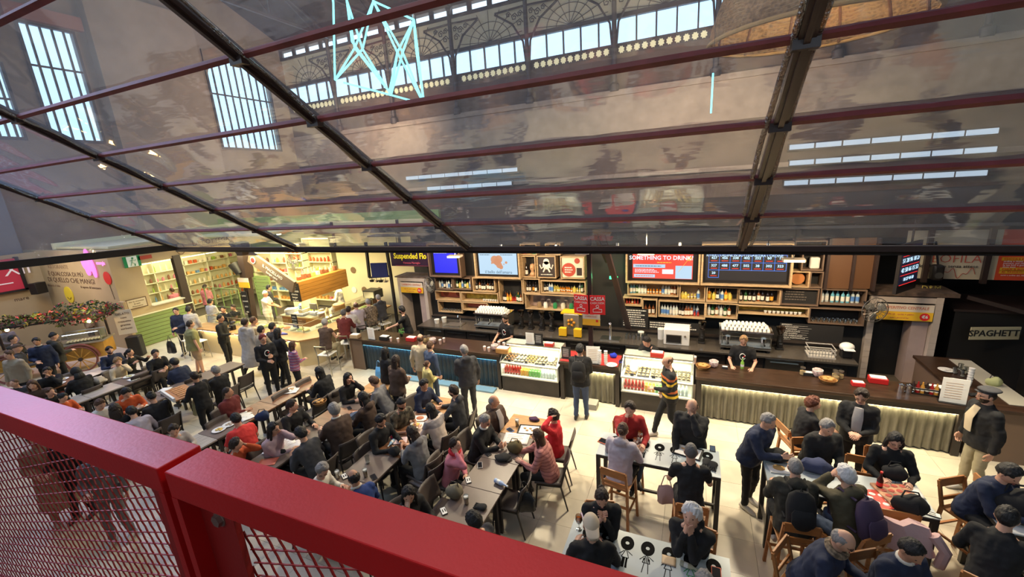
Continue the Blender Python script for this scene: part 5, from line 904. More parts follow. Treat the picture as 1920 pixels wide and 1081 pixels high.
b.build('wire',M('pale wire',(.12,.2,.22),.5),nn_); text('D&M',.16,(7.0,3.38,2.2),(pi/2,0,0),M('dim yellow lettering',(.5,.42,.1),.6),nn_)
struct(B().box(6,16,5.2,5.3,0,3.7).build('wall_7',M('dark glazing wall',(.02,.022,.02),.3),smooth=False))
struct(B().box(-7.7,-6.2,4.2,4.3,0,3.7).build('wall_8',M('dark rear wall',(.015,.015,.017),.5),smooth=False))
struct(B().box(-13.2,16,3.7,14,3.72,3.8).build('ceiling_2',M('dark mezzanine soffit',(.03,.025,.022),.7),smooth=False))
# ---------------- people ----------------
CL={'bk':(.012,.012,.013),'nv':(.018,.026,.06),'ch':(.045,.045,.05),'gr':(.2,.195,.2),'lg':(.45,.42,.40),'wh':(.72,.68,.6),'cr':(.66,.54,.36),'ye':(.58,.5,.2),'pk':(.62,.2,.24),'pf':(.5,.2,.17),'rd':(.6,.02,.03),'re':(.36,.02,.02),'ro':(.7,.045,.04),'or':(.62,.11,.03),'mr':(.14,.02,.018),'br':(.075,.045,.032),'ol':(.085,.072,.04),'lo':(.27,.26,.11),'dn':(.05,.075,.14),'tn':(.38,.27,.17),'kh':(.42,.37,.24),'li':(.48,.42,.46),'bg':(.34,.28,.2),'sb':(.25,.35,.5),'pl':(.5,.35,.38),'do':(.03,.028,.02),'bw':(.1,.06,.04),'nb':(.02,.05,.2),'pe':(.78,.64,.46)}
def cloth(k):
    if k=='camo': return M('cloth camouflage',(.09,.075,.05),.9,noise=1.4,ns=14)
    if k=='floral': return M('cloth floral',(.2,.15,.1),.9,noise=1.6,ns=24)
    if k=='str': return stripes('cloth purple stripes',[(.25,.08,.3),(.5,.15,.1),(.12,.06,.3),(.55,.35,.3)],11)
    if k=='bee': return stripes('cloth black yellow stripes',[(.012,.012,.012),(.012,.012,.012),(.75,.5,.03),(.012,.012,.012),(.6,.15,.04),(.012,.012,.012)],3.6)
    if k=='fair': return stripes('cloth cream yoke',[(.62,.5,.42),(.62,.5,.42),(.62,.5,.42),(.3,.27,.27)],1.9)
    if k=='puf': return stripes('cloth pink quilt',[(.5,.2,.17),(.52,.21,.18),(.5,.2,.17),(.3,.1,.09)],16)
    return M('cloth '+k,CL[k],.88,bump=.35,bs=9,noise=.12,ns=5)
SK=[M('skin light',(.66,.37,.25),.5),M('skin olive',(.54,.28,.17),.5),M('skin dark',(.17,.075,.045),.5)]
HRC={'bk':(.01,.009,.009),'db':(.028,.015,.009),'br':(.085,.04,.02),'bl':(.34,.2,.09),'gy':(.26,.245,.235),'wh':(.72,.7,.68),'au':(.13,.035,.015),'sp':(.12,.11,.105)}
def hairm(k): return M('hair '+k,HRC[k],.6,bump=.7,bs=45,stretch=(1,1,.3)) if k in HRC else cloth(k)
EYE=M('eye',(.01,.008,.008),.2); LIP=M('lips',(.36,.09,.08),.5)
WRK=bpy.data.textures.new('wrinkles','CLOUDS'); WRK.noise_scale=.085; WRK.noise_depth=1
HTX=bpy.data.textures.new('locks','CLOUDS'); HTX.noise_scale=.028
NU,NV=26,18
def headshape(d):
    x,y,z=d[0]*.095,d[1]*.076,d[2]*.118; fr=max(0,d[0])
    if z<0:
        t=-z/.118; y*=1-.30*t*t; x*=(1-.06*t) if x>0 else (1-.45*t)
    g=lambda a,b: math.exp(-a*a-b*b)
    if x>0: x+=.024*g(y/.013,(z+.02)/.024)-.009*g((abs(y)-.03)/.014,(z-.008)/.012)+.004*g(y/.05,(z-.028)/.01)+.006*g(y/.022,(z+.058)/.01)+.006*g(y/.025,(z+.098)/.018)
    return (x,y,z)
HV=[];HD=[]
for i in range(NV+1):
    ph=-pi/2+pi*i/NV
    for j in range(NU):
        t=2*pi*j/NU; th=t-.45*sin(t); d=(cos(ph)*cos(th),cos(ph)*sin(th),sin(ph)); HD.append((d,th)); HV.append(headshape(d))
HF=[(i*NU+j,i*NU+(j+1)%NU,(i+1)*NU+(j+1)%NU,(i+1)*NU+j) for i in range(NV) for j in range(NU)]
def head_geo():
    b=B(); b.add(HV,HF)
    for s in(-1,1):
        b.loft([((-.005,s*.072,-.035),(.012,0,0),(0,s*.006,0)),((-.008,s*.082,-.005),(.02,0,0),(0,s*.008,.0)),((-.006,s*.08,.022),(.014,0,0),(0,s*.006,0))])
        b.cm=1; b.ell((.079,s*.030,.006),(.008,.0125,.006),8,5); b.cm=0
    b.cm=2; b.ell((.094,0,-.058),(.006,.021,.006),8,5); b.cm=0
    return b
HEAD=head_geo()
def hair_geo(style,rs):
    b=B(); off={'short':.015,'thick':.026,'buzz':.006,'ring':.010,'long':.016,'bob':.02,'bun':.010,'pony':.010,'curly':.034,'beanie':.014,'cap':.012,'capb':.02,'beret':.012,'chef':.008,'hood':.026}.get(style,.012)
    zf,zs,zb={'beanie':(.045,.025,-.02),'cap':(.05,.035,.01),'capb':(.05,.02,-.02),'beret':(.06,.04,.02),'chef':(.05,.045,.03),'ring':(.06,-.015,-.06),'ringx':(.03,-.01,-.06),'hood':(.06,-.05,-.12),'bob':(.07,-.02,-.09),'long':(.072,-.02,-.1)}.get(style,(.080,.004,-.065))
    vs=[];mk=[]
    for (x,y,z),(d,th) in zip(HV,HD):
        c=cos(th); line=zs+(zf-zs)*max(0,c)**1.3 if c>0 else zs+(zb-zs)*(-c)
        m=min(1,max(0,(z-line)/.018))
        if style=='ring': m*=min(1,max(0,(.062-z)/.02)) if c<.2 else 0
        o=off*m-.004*(m<.01)
        if style=='curly': o+=m*rs.uniform(-.010,.012)
        elif style in('short','thick','long','bob'): o+=m*rs.uniform(-.002,.003)
        o*=1
        vs.append((x+d[0]*o,y+d[1]*o,z+d[2]*o)); mk.append(m)
    fs=[f for f in HF if max(mk[i] for i in f)>.02]; b.add(vs,fs)
    X=lambda c,a,w,h=0:(c,(a,0,0),(0,w,h))
    if style in('long','bob'):
        L=.30 if style=='long' else .13
        b.loft([X((-.035,0,.06),.05,.06),X((-.05,0,0),.055,.088),X((-.062,0,-.08),.055,.098),X((-.07,0,-.08-L*.5),.05,.10),X((-.075,0,-.08-L),.03,.075)])
        for s in(-1,1): b.tube([(.03,s*.07,.05),(.012,s*.088,-.03),(.0,s*.088,-.10),(-.01,s*.085,-.08-L*.6)],[.016,.022,.024,.012],8)
    if style=='bun': b.ell((-.10,0,.03),(.04,.045,.04))
    if style=='pony': b.tube([(-.09,0,.03),(-.13,0,.01),(-.14,0,-.08),(-.12,0,-.18)],[.03,.035,.03,.012],8)
    if style=='cap': b.loft([((.07,0,.05),(.02,0,0),(0,.07,0)),((.15,0,.035),(.02,0,0),(0,.06,0))]) ; b.box(.05,.16,-.065,.065,.045,.052)
    if style=='capb': b.loft([((-.07,0,.03),(.02,0,0),(0,.075,.0)),((-.15,0,-.005),(.03,0,.01),(0,.07,0)),((-.19,0,-.03),(.012,0,.01),(0,.05,0))])
    if style=='beret': b.ell((-.02,0,.095),(.125,.115,.03),14,6); b.box(.06,.12,-.04,.04,.062,.07)
    if style=='chef': b.lathe([(.082,.05),(.085,.12),(.105,.19),(.09,.24),(.03,.25)],n=14)
    if style=='beanie': b.ell((-.01,0,.12),(.05,.045,.02))
    if style=='hood': b.loft([X((-.06,0,.0),.06,.08),X((-.09,0,-.12),.06,.11),X((-.08,0,-.18),.05,.12)])
    return b
def beard_geo():
    b=B(); vs=[];mk=[]
    for (x,y,z),(d,th) in zip(HV,HD):
        m=1. if (cos(th)>.05 and -.125<z<-.035 and not(abs(y)<.02 and z>-.066)) else 0.; o=.007*m-.003; vs.append((x+d[0]*o,y+d[1]*o,z+d[2]*o)); mk.append(m)
    b.add(vs,[f for f in HF if max(mk[i] for i in f)>0]); return b
def hand(b,w,d,nrm,side):
    d=np.array(d)/np.linalg.norm(d); nrm=np.array(nrm,float); nrm-=d*(nrm@d); nrm/=np.linalg.norm(nrm)+1e-9; s=np.cross(d,nrm)*side; w=np.array(w)
    b.loft([(w-d*.03,s*.028,nrm*.022),(w+d*.01,s*.032,nrm*.02),(w+d*.05,s*.042,nrm*.016),(w+d*.09,s*.042,nrm*.013)])
    for k,(o,l) in enumerate(((-.031,.062),(-.011,.076),(.010,.08),(.031,.070))):
        p=w+d*.083+s*o; q=p+d*l*.5+nrm*.012; b.tube([p,q,q+d*l*.30+nrm*.028],[.0095,.0085,.007],6)
    p=w+d*.025+s*.036; q=p+d*.035+s*.022+nrm*.012; b.tube([p,q,q+d*.028+nrm*.012],[.012,.011,.008],6)
def ik(S,H,l1,l2,hint):
    S=np.array(S,float);H=np.array(H,float);d=H-S;L=np.linalg.norm(d)
    if L>l1+l2-.01: H=S+d/L*(l1+l2-.01); d=H-S; L=np.linalg.norm(d)
    u=d/L;a=(l1*l1-l2*l2+L*L)/(2*L);h=sqrt(max(0,l1*l1-a*a));hint=np.array(hint,float);hint-=u*(hint@u);hint/=np.linalg.norm(hint)+1e-9
    return S+u*a+hint*h,H
def Rz(a): c,s=cos(a),sin(a); return np.array([[c,-s,0],[s,c,0],[0,0,1]])
def Ry(a): c,s=cos(a),sin(a); return np.array([[c,0,s],[0,1,0],[-s,0,c]])
def xfb(b,R,t):
    b.v=[tuple(R@np.array(p)+t) for p in b.v]; return b
prs=np.random.RandomState(11)
CHAIRS=[]
def P(pose,px,py,face,arms,top,legs,hair,hc,label,skin=0,s=1.,lean=None,turn=0,nod=0,bulk=1.,opt='',what=None,ground=0,z=None):
    sit=pose in('si','bs'); sz={'si':.45,'bs':.76}.get(pose,0)
    if lean is None: lean=14 if sit else 4
    L=radians(lean); hz=(sz+.10) if sit else .92
    Pv=np.array([0,0,hz]); u=np.array([sin(L),0,cos(L)]); f=np.array([cos(L),0,-sin(L)])
    SC=Pv+u*.50; NB=SC+u*.05; v=u*.45+np.array([0,0,.55]); v/=np.linalg.norm(v); HC=NB+v*.14+np.array([.02,0,0])
    Rh=Rz(radians(turn))@Ry(radians(nod*.65)); fa=radians(face); zt=(HC[2]+.118)*s
    g=at(px,py,zt+ground); rxy=g[:2]-(Rz(fa)@HC*s)[:2]; root=np.array([rxy[0],rxy[1],ground])
    body=B(); b=B(); b.v=list(HEAD.v); b.f=list(HEAD.f); b.m=list(HEAD.m); xfb(b,Rh,HC); body.v+=b.v; body.f+=b.f; body.m+=b.m
    body.tube([HC+Rh@np.array([-.015,0,-.05]),HC*.45+NB*.55+np.array([-.012,0,0]),NB-u*.05],[.054,.052,.066],12)
    body.loft([(SC-u*.35,f*.10,(0,.14,0)),(SC-u*.1,f*.10,(0,.16,0)),(SC,f*.075,(0,.15,0)),(NB+u*.01,f*.05,(0,.06,0))])
    tz=1.02 if pose=='bs' else .75; T_=B(); k=bulk*1.05
    rings=[(-.10,.135,.185),(.02,.135,.18),(.14,.122,.165),(.28,.13,.178),(.41,.125,.192),(.49,.10,.175),(.535,.068,.085),(.565,.06,.07)]
    if 'slim' in opt: rings=[(t,a*.88,w_*.88) for t,a,w_ in rings]
    if 'coat' in opt: rings=[(-.62,.19,.23),(-.35,.18,.215)]+rings
    if 'dress' in opt: rings=[(-.42,.19,.24),(-.2,.16,.205)]+rings
    T_.loft([(Pv+u*t,f*a*k,(0,w_*k,0)) for t,a,w_ in rings])
    for i,sd in enumerate((1,-1)):
        S=SC+np.array([0,sd*.178,0])-u*.03; a=arms[i] if len(arms)>1 else arms
        H={'d':(.06,sd*.27,hz-.06) if not sit else (.27,sd*.13,sz+.19),'t':(.44,sd*.15,tz+.05),'m':HC+Rh@np.array([.13,sd*.03,-.085]),'c':HC+Rh@np.array([.05,sd*.085,-.10]),'p':(SC[0]+.32,sd*.05,SC[2]-.22),'x':(SC[0]+.24,-sd*.11,SC[2]-.28),'r':(SC[0]+.5,sd*.12,SC[2]-.30),'h':(.03,sd*.24,hz+.05),'g':(SC[0]+.34,sd*.26,SC[2]-.08),'b':(SC[0]+.27,sd*.06,SC[2]-.33),'u':HC+Rh@np.array([.0,sd*.12,.05]),'w':(SC[0]+.32,sd*.2,SC[2]-.36),'k':HC+Rh@np.array([.13,0,0])+np.array([0,sd*.03,-.17]),'q':(SC[0]+.1,sd*.62,SC[2]-.22)}[a]
        el,H=ik(S,H,.285,.255,(-.35,sd*.5,-.8) if a not in'cmu' else (.1,sd*.6,-.9))
        kk=.5+.5*k; fd=(H-el)/np.linalg.norm(H-el)
        body.tube([S,el,H],[.045,.038,.026],8); hand(body,H,fd,np.array([-fd[2]*.3,-sd*.6,-1.]) if a not in 'mcup' else np.array([-.4,-sd*.9,.1]),-sd)
        if 'tee' in opt: T_.cap(S,S+(el-S)*.62,.066*kk,.058*kk)
        elif 'vest' not in opt: T_.cap(S,el,.068*kk,.056*kk); T_.cap(el,el+(H-el)*.93,.055*kk,.040*kk)
        else: T_.cap(S,S+(el-S)*.15,.066*kk,.06*kk)
        T_.ell(tuple(S-np.array([0,sd*.02,0])),(.072*kk,.072*kk,.07*kk),10,6)
    if 'hood' in opt: T_.ell(tuple(NB-f*.09-u*.02),(.075,.115,.075),10,6)
    if 'collar' in opt: T_.loft([(NB-u*.04,f*.085,(0,.10,0)),(NB+u*.035,f*.075,(0,.085,0))])
    if 'scarf' in opt: pass
    # legs
    G=B(); 
    if not('coat' in opt): G.ell(tuple(Pv-np.array([0,0,.02])),(.128,.17,.12),12,7)
    feet=[]
    for i,sd in enumerate((1,-1)):
        hp=Pv+np.array([.0,sd*.09,-.04])
        if pose=='si': kn=np.array([.43,sd*.12,sz+.06]); an=np.array([.40 if i else .34,sd*.12,.09])
        elif pose=='bs': kn=np.array([.40,sd*.13,sz+.02]); an=np.array([.33,sd*.10,.37])
        elif pose=='wk': kn=np.array([.16 if i else .0,sd*.09,.50]); an=np.array([.26 if i else -.28,sd*.08,.09 if i else .13])
        else: kn=np.array([.04,sd*.10,.50]); an=np.array([-.01+(.05 if i else -.03),sd*.11,.09])
        if 'shorts' in opt: G.cap(hp,hp+(kn-hp)*.92,.10,.085); body.tube([hp,kn,kn*.6+an*.4,an-np.array([0,0,.04])],[.08,.06,.055,.038],9)
        else: G.cap(hp,kn,.098,.066); G.cap(kn,an+np.array([0,0,.02]),.068,.052)
        sh=B(); 
        sh.loft([(an+np.array([-.075,0,-.045]),(0,.025,0),(0,0,.03)),(an+np.array([-.05,0,-.035]),(0,.036,0),(0,0,.052)),(an+np.array([.02,0,-.04]),(0,.038,0),(0,0,.048)),(an+np.array([.10,0,-.055]),(0,.044,0),(0,0,.034)),(an+np.array([.16,0,-.062]),(0,.036,0),(0,0,.026)),(an+np.array([.185,0,-.07]),(0,.015,0),(0,0,.012))])
        feet.append(sh)
    o=body.build('person',[SK[skin],EYE,LIP]); tag(o,label,'person'); o.location=[float(q) for q in root]; o.rotation_euler=(0,0,fa); o.scale=(s,s,s)
    vx=.016 if (px>1000 and py>700) else .021
    def gar(bb,nm,mat,sm=4):
        q=bb.build(nm,mat,o,ang=180); r=q.modifiers.new('remesh','REMESH'); r.mode='VOXEL'; r.voxel_size=vx; r.use_smooth_shade=True; r2=q.modifiers.new('smooth','SMOOTH'); r2.factor=.5; r2.iterations=sm; d=q.modifiers.new('creases','DISPLACE'); d.texture=WRK; d.strength=.030 if nm!='trousers' else .022; d.mid_level=.5; d.texture_coords='GLOBAL'; return q
    tn='coat' if 'coat' in opt else ('shirt' if 'tee' in opt else 'jacket' if bulk>1.04 else 'sweater'); tp=gar(T_,tn,cloth(top))
    if not('coat' in opt and sit): gar(G,'skirt' if 'dress' in opt else 'trousers',cloth(legs))
    shm=M('shoe pale',(.6,.56,.5),.5) if 'ws' in opt else M('shoe dark',(.03,.025,.022),.5)
    for sh in feet: sh.build('shoe',shm,o)
    if hair!='none': h=hair_geo(hair,prs); xfb(h,Rh,HC); hq=h.build('cap' if hair in('cap','capb','beanie','beret','chef') else 'hair',hairm(hc),o,ang=180)
    if hair!='none' and hair not in('cap','capb','beanie','beret','chef','buzz','hood'):
        sv=hq.modifiers.new('finer','SUBSURF'); sv.levels=1; sv.render_levels=1; d=hq.modifiers.new('locks','DISPLACE'); d.texture=HTX; d.strength=.024 if hair!='curly' else .045; d.mid_level=.42
    if hair in('beret',) and 'bh' not in opt: h=hair_geo('ring',prs); xfb(h,Rh,HC); h.build('hair',hairm('db'),o,ang=180)
    if 'beard' in opt: h=beard_geo(); xfb(h,Rh,HC); h.build('beard',hairm(hc if hc in HRC else 'db'),o,ang=180)
    if 'gl' in opt:
        h=B()
        for sd in(-1,1): h.tube([(.093,sd*.032+.019*cos(a),.006+.015*sin(a)) for a in np.linspace(0,2*pi,13)],.003,4,cap=False); h.bar((.09,sd*.05,.01),(-.01,sd*.079,.012),.004)
        h.bar((.094,-.013,.008),(.094,.013,.008),.004); xfb(h,Rh,HC); h.build('glasses',BLACK,o,smooth=False)
    if 'scarf' in opt: h=B(); h.tube([NB+f*.075*cos(a)+np.array([0,.09*sin(a),0])+u*.02 for a in np.linspace(0,2*pi,17)],.034,8,cap=False); h.build('scarf',cloth('rd' if 'red' in opt else 'floral'),o)
    if 'shirt' in opt: h=B(); h.loft([(SC+f*.150*k-u*.34,f*.012,(0,.06,0)),(SC+f*.148*k-u*.12,f*.012,(0,.07,0)),(NB+f*.10-u*.02,f*.012,(0,.055,0))]); h.build('shirt_front',cloth('lg' if 'grey' in opt else ('cr' if 'cream' in opt else 'wh')),o)
    if 'wcol' in opt: h=B(); h.tube([NB+f*.06*cos(a)+np.array([0,.066*sin(a),0])+u*.02 for a in np.linspace(0,2*pi,15)],.016,6,cap=False); h.build('collar',cloth('wh'),o)
    if 'logo' in opt:
        h=B(); h.tube([SC+f*.132*k-u*.16+np.array([0,.055*cos(a),0])+u*.075*sin(a) for a in np.linspace(.3,5.9,18)],.009,5); h.build('white_ring_print',WHITE,o); h=B(); c=SC+f*.132*k-u*.15+np.array([0,.03,0]); h.ell(tuple(c),(.008,.018,.018),8,5); h.build('red_dot_print',RED,o)
    if 'pack' in opt or 'bagback' in opt:
        bp=thing('backpack','backpack '+('worn by ' if True else '')+what,'backpack',root,fa); bp['label']=('black ' if 'purple' not in opt else 'dark purple ')+'backpack worn by '+what
        bm=cloth('bk') if 'purple' not in opt else M('cloth purple pack',(.06,.035,.075),.8); bb=B(); c=SC-f*(.125*k+.09)-u*.2
        bb.loft([(c-u*.22,f*.07,(0,.12,0)),(c-u*.18,f*.095,(0,.15,0)),(c+u*.05,f*.1,(0,.155,0)),(c+u*.17,f*.075,(0,.13,0)),(c+u*.22,f*.035,(0,.07,0))]); bb.build('pack_body',bm,bp)
        bb=B(); c2=c-f*.09-u*.06; bb.loft([(c2-u*.1,f*.02,(0,.1,0)),(c2-u*.07,f*.035,(0,.12,0)),(c2+u*.05,f*.035,(0,.12,0)),(c2+u*.09,f*.015,(0,.09,0))]); bb.build('pocket',bm,bp)
        bb=B(); bb.tube([c+u*.2+np.array([0,-.02,0]),c+u*.25,c+u*.2+np.array([0,.02,0])],.008,5); bb.build('handle',bm,bp)
        for sd in(-1,1): bb=B(); bb.tube([c+u*.19+f*.06+np.array([0,sd*.08,0]),SC+u*.065+np.array([0,sd*.10,0]),SC+f*.13*k+np.array([0,sd*.11,0])-u*.1,SC+f*.11*k+np.array([0,sd*.15,0])-u*.28,c-u*.15+f*.05+np.array([0,sd*.14,0])],(.022,.008) if False else .014,6); bb.build('strap',bm,bp)
    # seat
    if sit and 'nochair' not in opt:
        back=.02; c=root+Rz(fa)@np.array([-.0,0,0]); CHAIRS.append((pose,c,fa,what or label,opt))
    o['_hc']=[float(q) for q in root+Rz(fa)@(HC*s)]
    return root,fa
# --- chairs ---
CHM=M('dark taupe shell',(.085,.065,.055),.5); CHL=M('chair leg dark',(.03,.025,.022),.4); CHP=M('pale olive shell',(.30,.27,.18),.5); BW=M('honey beech',(.42,.17,.05),.4,noise=.2,ns=5,stretch=(1,1,5))
def chair_geo(mat,arm=False):
    r=thing('dining_chair','proto','chair',(0,0,0)); sb=B()
    n=6; vs=[];fs=[]
    for a in range(n+1):
        for c in range(n+1): x=-.2+.42*a/n; y=-.21+.42*c/n; vs.append((x,y,.435+.014*((y/.21)**2)-.008*(1-abs(a-3)/3)))
    for a in range(n):
        for c in range(n): q=a*(n+1)+c; fs.append((q,q+1,q+n+2,q+n+1))
    o=B().add(vs,fs).build('seat',mat,r); md=o.modifiers.new('thickness','SOLIDIFY'); md.thickness=.022
    vs=[];fs=[]
    for a in range(n+1):
        for c in range(n+1): z=.52+.34*a/n; y=-.215+.43*c/n; vs.append((-.235-.10*(a/n)+.045*(y/.215)**2,y,z))
    for a in range(n):
        for c in range(n): q=a*(n+1)+c; fs.append((q,q+1,q+n+2,q+n+1))
    o=B().add(vs,fs).build('backrest',mat,r); md=o.modifiers.new('thickness','SOLIDIFY'); md.thickness=.014
    for sx,sy in((.19,-.2),(.19,.2)): B().tube([(sx+.03,sy*1.08,0),(sx-.01,sy*.95,.42)],[.012,.017],8).build('leg',CHL,r)
    for sy in(-.2,.2): B().tube([(-.30,sy*1.08,0),(-.2,sy,.42),(-.235,sy,.56),(-.30,sy,.80)],[.012,.017,.015,.01],8).build('leg',CHL,r)
    B().bar((-.2,-.19,.415),(.18,-.19,.415),.022).bar((-.2,.19,.415),(.18,.19,.415),.022).bar((-.2,-.19,.415),(-.2,.19,.415),.022).build('seat_frame',CHL,r,smooth=False)
    return r
chA=chair_geo(CHM); chB=chair_geo(CHP); usedA=[0,0]
def barchair_geo():
    r=thing('bar_chair','proto','chair',(0,0,0)); B().box(-.2,.2,-.2,.2,.715,.745).build('seat',BW,r,bev=.006,smooth=False)
    for sx in(-1,1):
        for sy in(-1,1):
            if sx>0: B().bar((.22,sy*.21,0),(.18,sy*.18,.715),.035).build('leg',BW,r,smooth=False)
            else: B().bar((-.24,sy*.21,0),(-.19,sy*.18,.73),.035).bar((-.19,sy*.18,.73),(-.27,sy*.18,1.06),.032).build('leg',BW,r,smooth=False)
    B().box(-.285,-.262,-.18,.18,.96,1.08).build('backrest',BW,r,bev=.005,smooth=False); B().box(-.235,-.215,-.17,.17,.80,.85).build('back_slat',BW,r,smooth=False)
    for z,xx in((.3,.2),(.45,-.21)): B().bar((xx,-.19,z),(xx,.19,z),.026).build('footrest',BW,r,smooth=False)
    for sy in(-.195,.195): B().bar((-.22,sy,.36),(.2,sy,.36),.024).build('side_rail',BW,r,smooth=False)
    return r
chC=barchair_geo(); used={}
def put_chair(proto,loc,rz,label,group=None):
    if id(proto) not in used: used[id(proto)]=1; proto.location=[float(v) for v in loc]; proto.rotation_euler=(0,0,rz); proto['label']=label; o=proto
    else: o=copy_tree(proto,loc,rz,label)
    if group: o['group']=group
    return o
# ---------------- tables ----------------
TW1=M('light pine table top',(.50,.26,.10),.4,noise=.3,ns=3,stretch=(1,6,1)); TW2=M('brown pine table top',(.24,.11,.055),.4,noise=.35,ns=3,stretch=(1,6,1)); TG=M('grey brown laminate top',(.17,.125,.10),.4,noise=.1,ns=3); TGR=M('pale washed board top',(.40,.36,.31),.45,noise=.3,ns=3,stretch=(7,1,1))
def table(x0,x1,y0,y1,m,label,row):
    t=thing('dining_table',label,'table',((x0+x1)/2,(y0+y1)/2,0),0,'tables in the %s'%row); w=(x1-x0)/2-.004; d=(y1-y0)/2-.004
    B().box(-w,w,-d,d,.72,.75).build('top',m,t,bev=.003,smooth=False); B().box(-w+.04,w-.04,-d+.04,d-.04,.66,.719).build('apron',CHL,t,smooth=False)
    for a in(-1,1):
        for b_ in(-1,1): B().box(a*(w-.06)-.025,a*(w-.06)+.025,b_*(d-.06)-.025,b_*(d-.06)+.025,0,.66).build('leg',CHL,t,smooth=False)
rows=[('row nearest the high tables',-1.05,-.38,[(-2.66,-2.0,TW1,'pine table at the bar end, with the empty lunch tray'),(-3.40,-2.66,TG,'grey table between the man in glasses and the pink puffer woman'),(-4.08,-3.40,TG,'grey table carrying the black hat and white phone'),(-4.76,-4.08,TG,'grey table carrying the water bottle and olive bag'),(-5.44,-4.76,TG,'grey table at the railing end of the row nearest the high tables')]),
('row with the camouflage man',-3.02,-2.36,[(-2.5,-1.84,TW1,'pale pine table between the hooded boys'),(-3.18,-2.5,TW2,'pine table with two white food boxes'),(-3.86,-3.18,TW2,'brown table crowded with bottles and a black bag'),(-4.54,-3.86,TG,'grey table with an empty glass and a beer'),(-5.22,-4.54,TG,'grey table under the elbows of the man in navy')]),
('row with the big man in brown',-4.88,-4.24,[(-2.16,-1.5,TW1,'pale pine table at the elbow of the man in the grey sweater'),(-2.84,-2.16,TG,'grey table with a dark phone on a saucer'),(-3.52,-2.84,TW2,'brown table between the young man in black and the big man'),(-4.2,-3.52,TG,'grey table covered by the open menus'),(-4.9,-4.2,TG,'grey table with the folded red menu')]),
('row with the man in red T-shirt',-6.78,-6.16,[(-2.56,-1.86,TW2,'brown plank table with a plate of leftovers on paper'),(-3.2,-2.56,TW2,'brown plank table, empty, in the middle of its row'),(-3.85,-3.2,TW2,'brown table littered with paper napkins'),(-4.5,-3.85,TG,'grey table with the yellow plate by the red T-shirt'),(-5.15,-4.5,TGR,'pale washed table at the elbow of the man in white')]),
('row of the tray-carrying waitress',-9.88,-9.26,[(-2.45,-1.8,TG,'bare grey table before the man in the long black coat'),(-3.1,-2.45,TG,'grey table hidden behind the tray-carrying waitress'),(-3.75,-3.1,TG,'grey table with black gloves and napkins'),(-4.4,-3.75,TG,'grey table with the white plate and pillow-like bag'),(-5.05,-4.4,TG,'grey table at the railing end of the tray row')]),
('row of the blonde girl',-11.82,-11.18,[(-3.02,-2.4,TG,'brown-grey table before the man checking his phone'),(-3.68,-3.02,TG,'table with plates in front of the blonde girl'),(-4.35,-3.68,TGR,'pale striped board table, empty'),(-5.0,-4.35,TGR,'pale table end with loose paper')]),
('farthest left row',-13.6,-13.0,[(-3.0,-2.4,TG,'far table near the wheel of the flower cart'),(-3.65,-3.0,TGR,'far pale table with crumpled paper'),(-4.4,-3.65,TW2,'far brown table with two paper plates')])]
for rn,x0,x1,L in rows:
    for y0,y1,m,lb in L: table(x0,x1,y0,y1,m,lb,rn)
GLT=M('grey white printed top',(.47,.52,.53),.3); INKT=M('table print ink',(.008,.008,.008),.8,spec=.05)
def high_table(x0,x1,y0,y1,label,art):
    t=thing('high_table',label,'high table',((x0+x1)/2,(y0+y1)/2,0)); w=(x1-x0)/2; d=(y1-y0)/2; z=1.0
    B().box(-w,w,-d,d,z-.012,z).build('glass_top',GLT,t,smooth=False); B().box(-w,w,-d,d,z-.06,z-.012).build('frame',CHL,t,smooth=False)
    for a in(-1,1):
        for b_ in(-1,1): B().box(a*w-(a>0)*.06,a*w+(a<0)*.06,b_*d-(b_>0)*.06,b_*d+(b_<0)*.06,0,z-.06).build('leg',CHL,t,smooth=False)
    B().bar((-w+.03,0,.28),(w-.03,0,.28),.035).bar((-w+.03,-d+.03,.28),(-w+.03,d-.03,.28),.035).bar((w-.03,-d+.03,.28),(w-.03,d-.03,.28),.035).build('stretcher',CHL,t,smooth=False)
    zz=z+.0012
    if art:   # line of ink-drawn figures whose heads are record-like discs
        cols_=[None,'stripe','thin','box','cone','green','red']
        for i in range(7):
            x=-w+.22+i*(2*w-.38)/6; y=.14; b=B(); b.tube([(x,y,zz-.001),(x,y,zz)],[1,1],20); b.v=[(x+(v[0]-x)*.075,y+(v[1]-y)*.1,v[2]) for v in b.v]; b.build('printed_disc',INKT,t,smooth=False)
            b=B(); b.tube([(x,y,zz),(x,y,zz+.0008)],[.022,.022],10); b.build('printed_disc_hole',GLT,t,smooth=False)
            f=B(); bl=lambda p,q,w_=.008:f.bar((x+p[0],y+p[1],zz),(x+q[0],y+q[1],zz),w_,.001)
            bl((0,-.08),(-.04,-.2));bl((0,-.08),(.04,-.2));bl((-.04,-.2),(.04,-.2));bl((-.02,-.2),(-.035,-.33),.008);bl((.02,-.2),(.03,-.33),.008);bl((-.02,-.11),(-.07,-.17));bl((.02,-.11),(.075,-.15))
            if i%3==0: [bl((-.03+.015*k,-.12-.01*abs(k-2)),(-.035+.018*k,-.2)) for k in range(5)]
            if i==2: bl((-.012,-.2),(-.015,-.33),.03); bl((.02,-.2),(.02,-.33),.02)
            f.build('printed_figure',M('print green',(.05,.3,.06),.5) if cols_[i]=='green' else INKT,t,smooth=False)
    else:
        b=B()
        for k in range(26):
            x=RNG.uniform(-w+.1,w-.1);y=RNG.uniform(-d+.08,d-.08);l=RNG.uniform(.04,.12);a=RNG.choice([0,0,.2,1.2]); b.bar((x,y,zz),(x+l*cos(a),y+l*sin(a),zz),.004,.001)
        b.build('printed_scribbles',INKT,t,smooth=False)
high_table(.80,2.53,-3.08,-2.46,'high table with disc-headed figure prints and the cocktail glasses',1)
high_table(3.10,4.82,-3.06,-2.45,'high table with thin scribbled prints, pizza menu and pizza box',0)
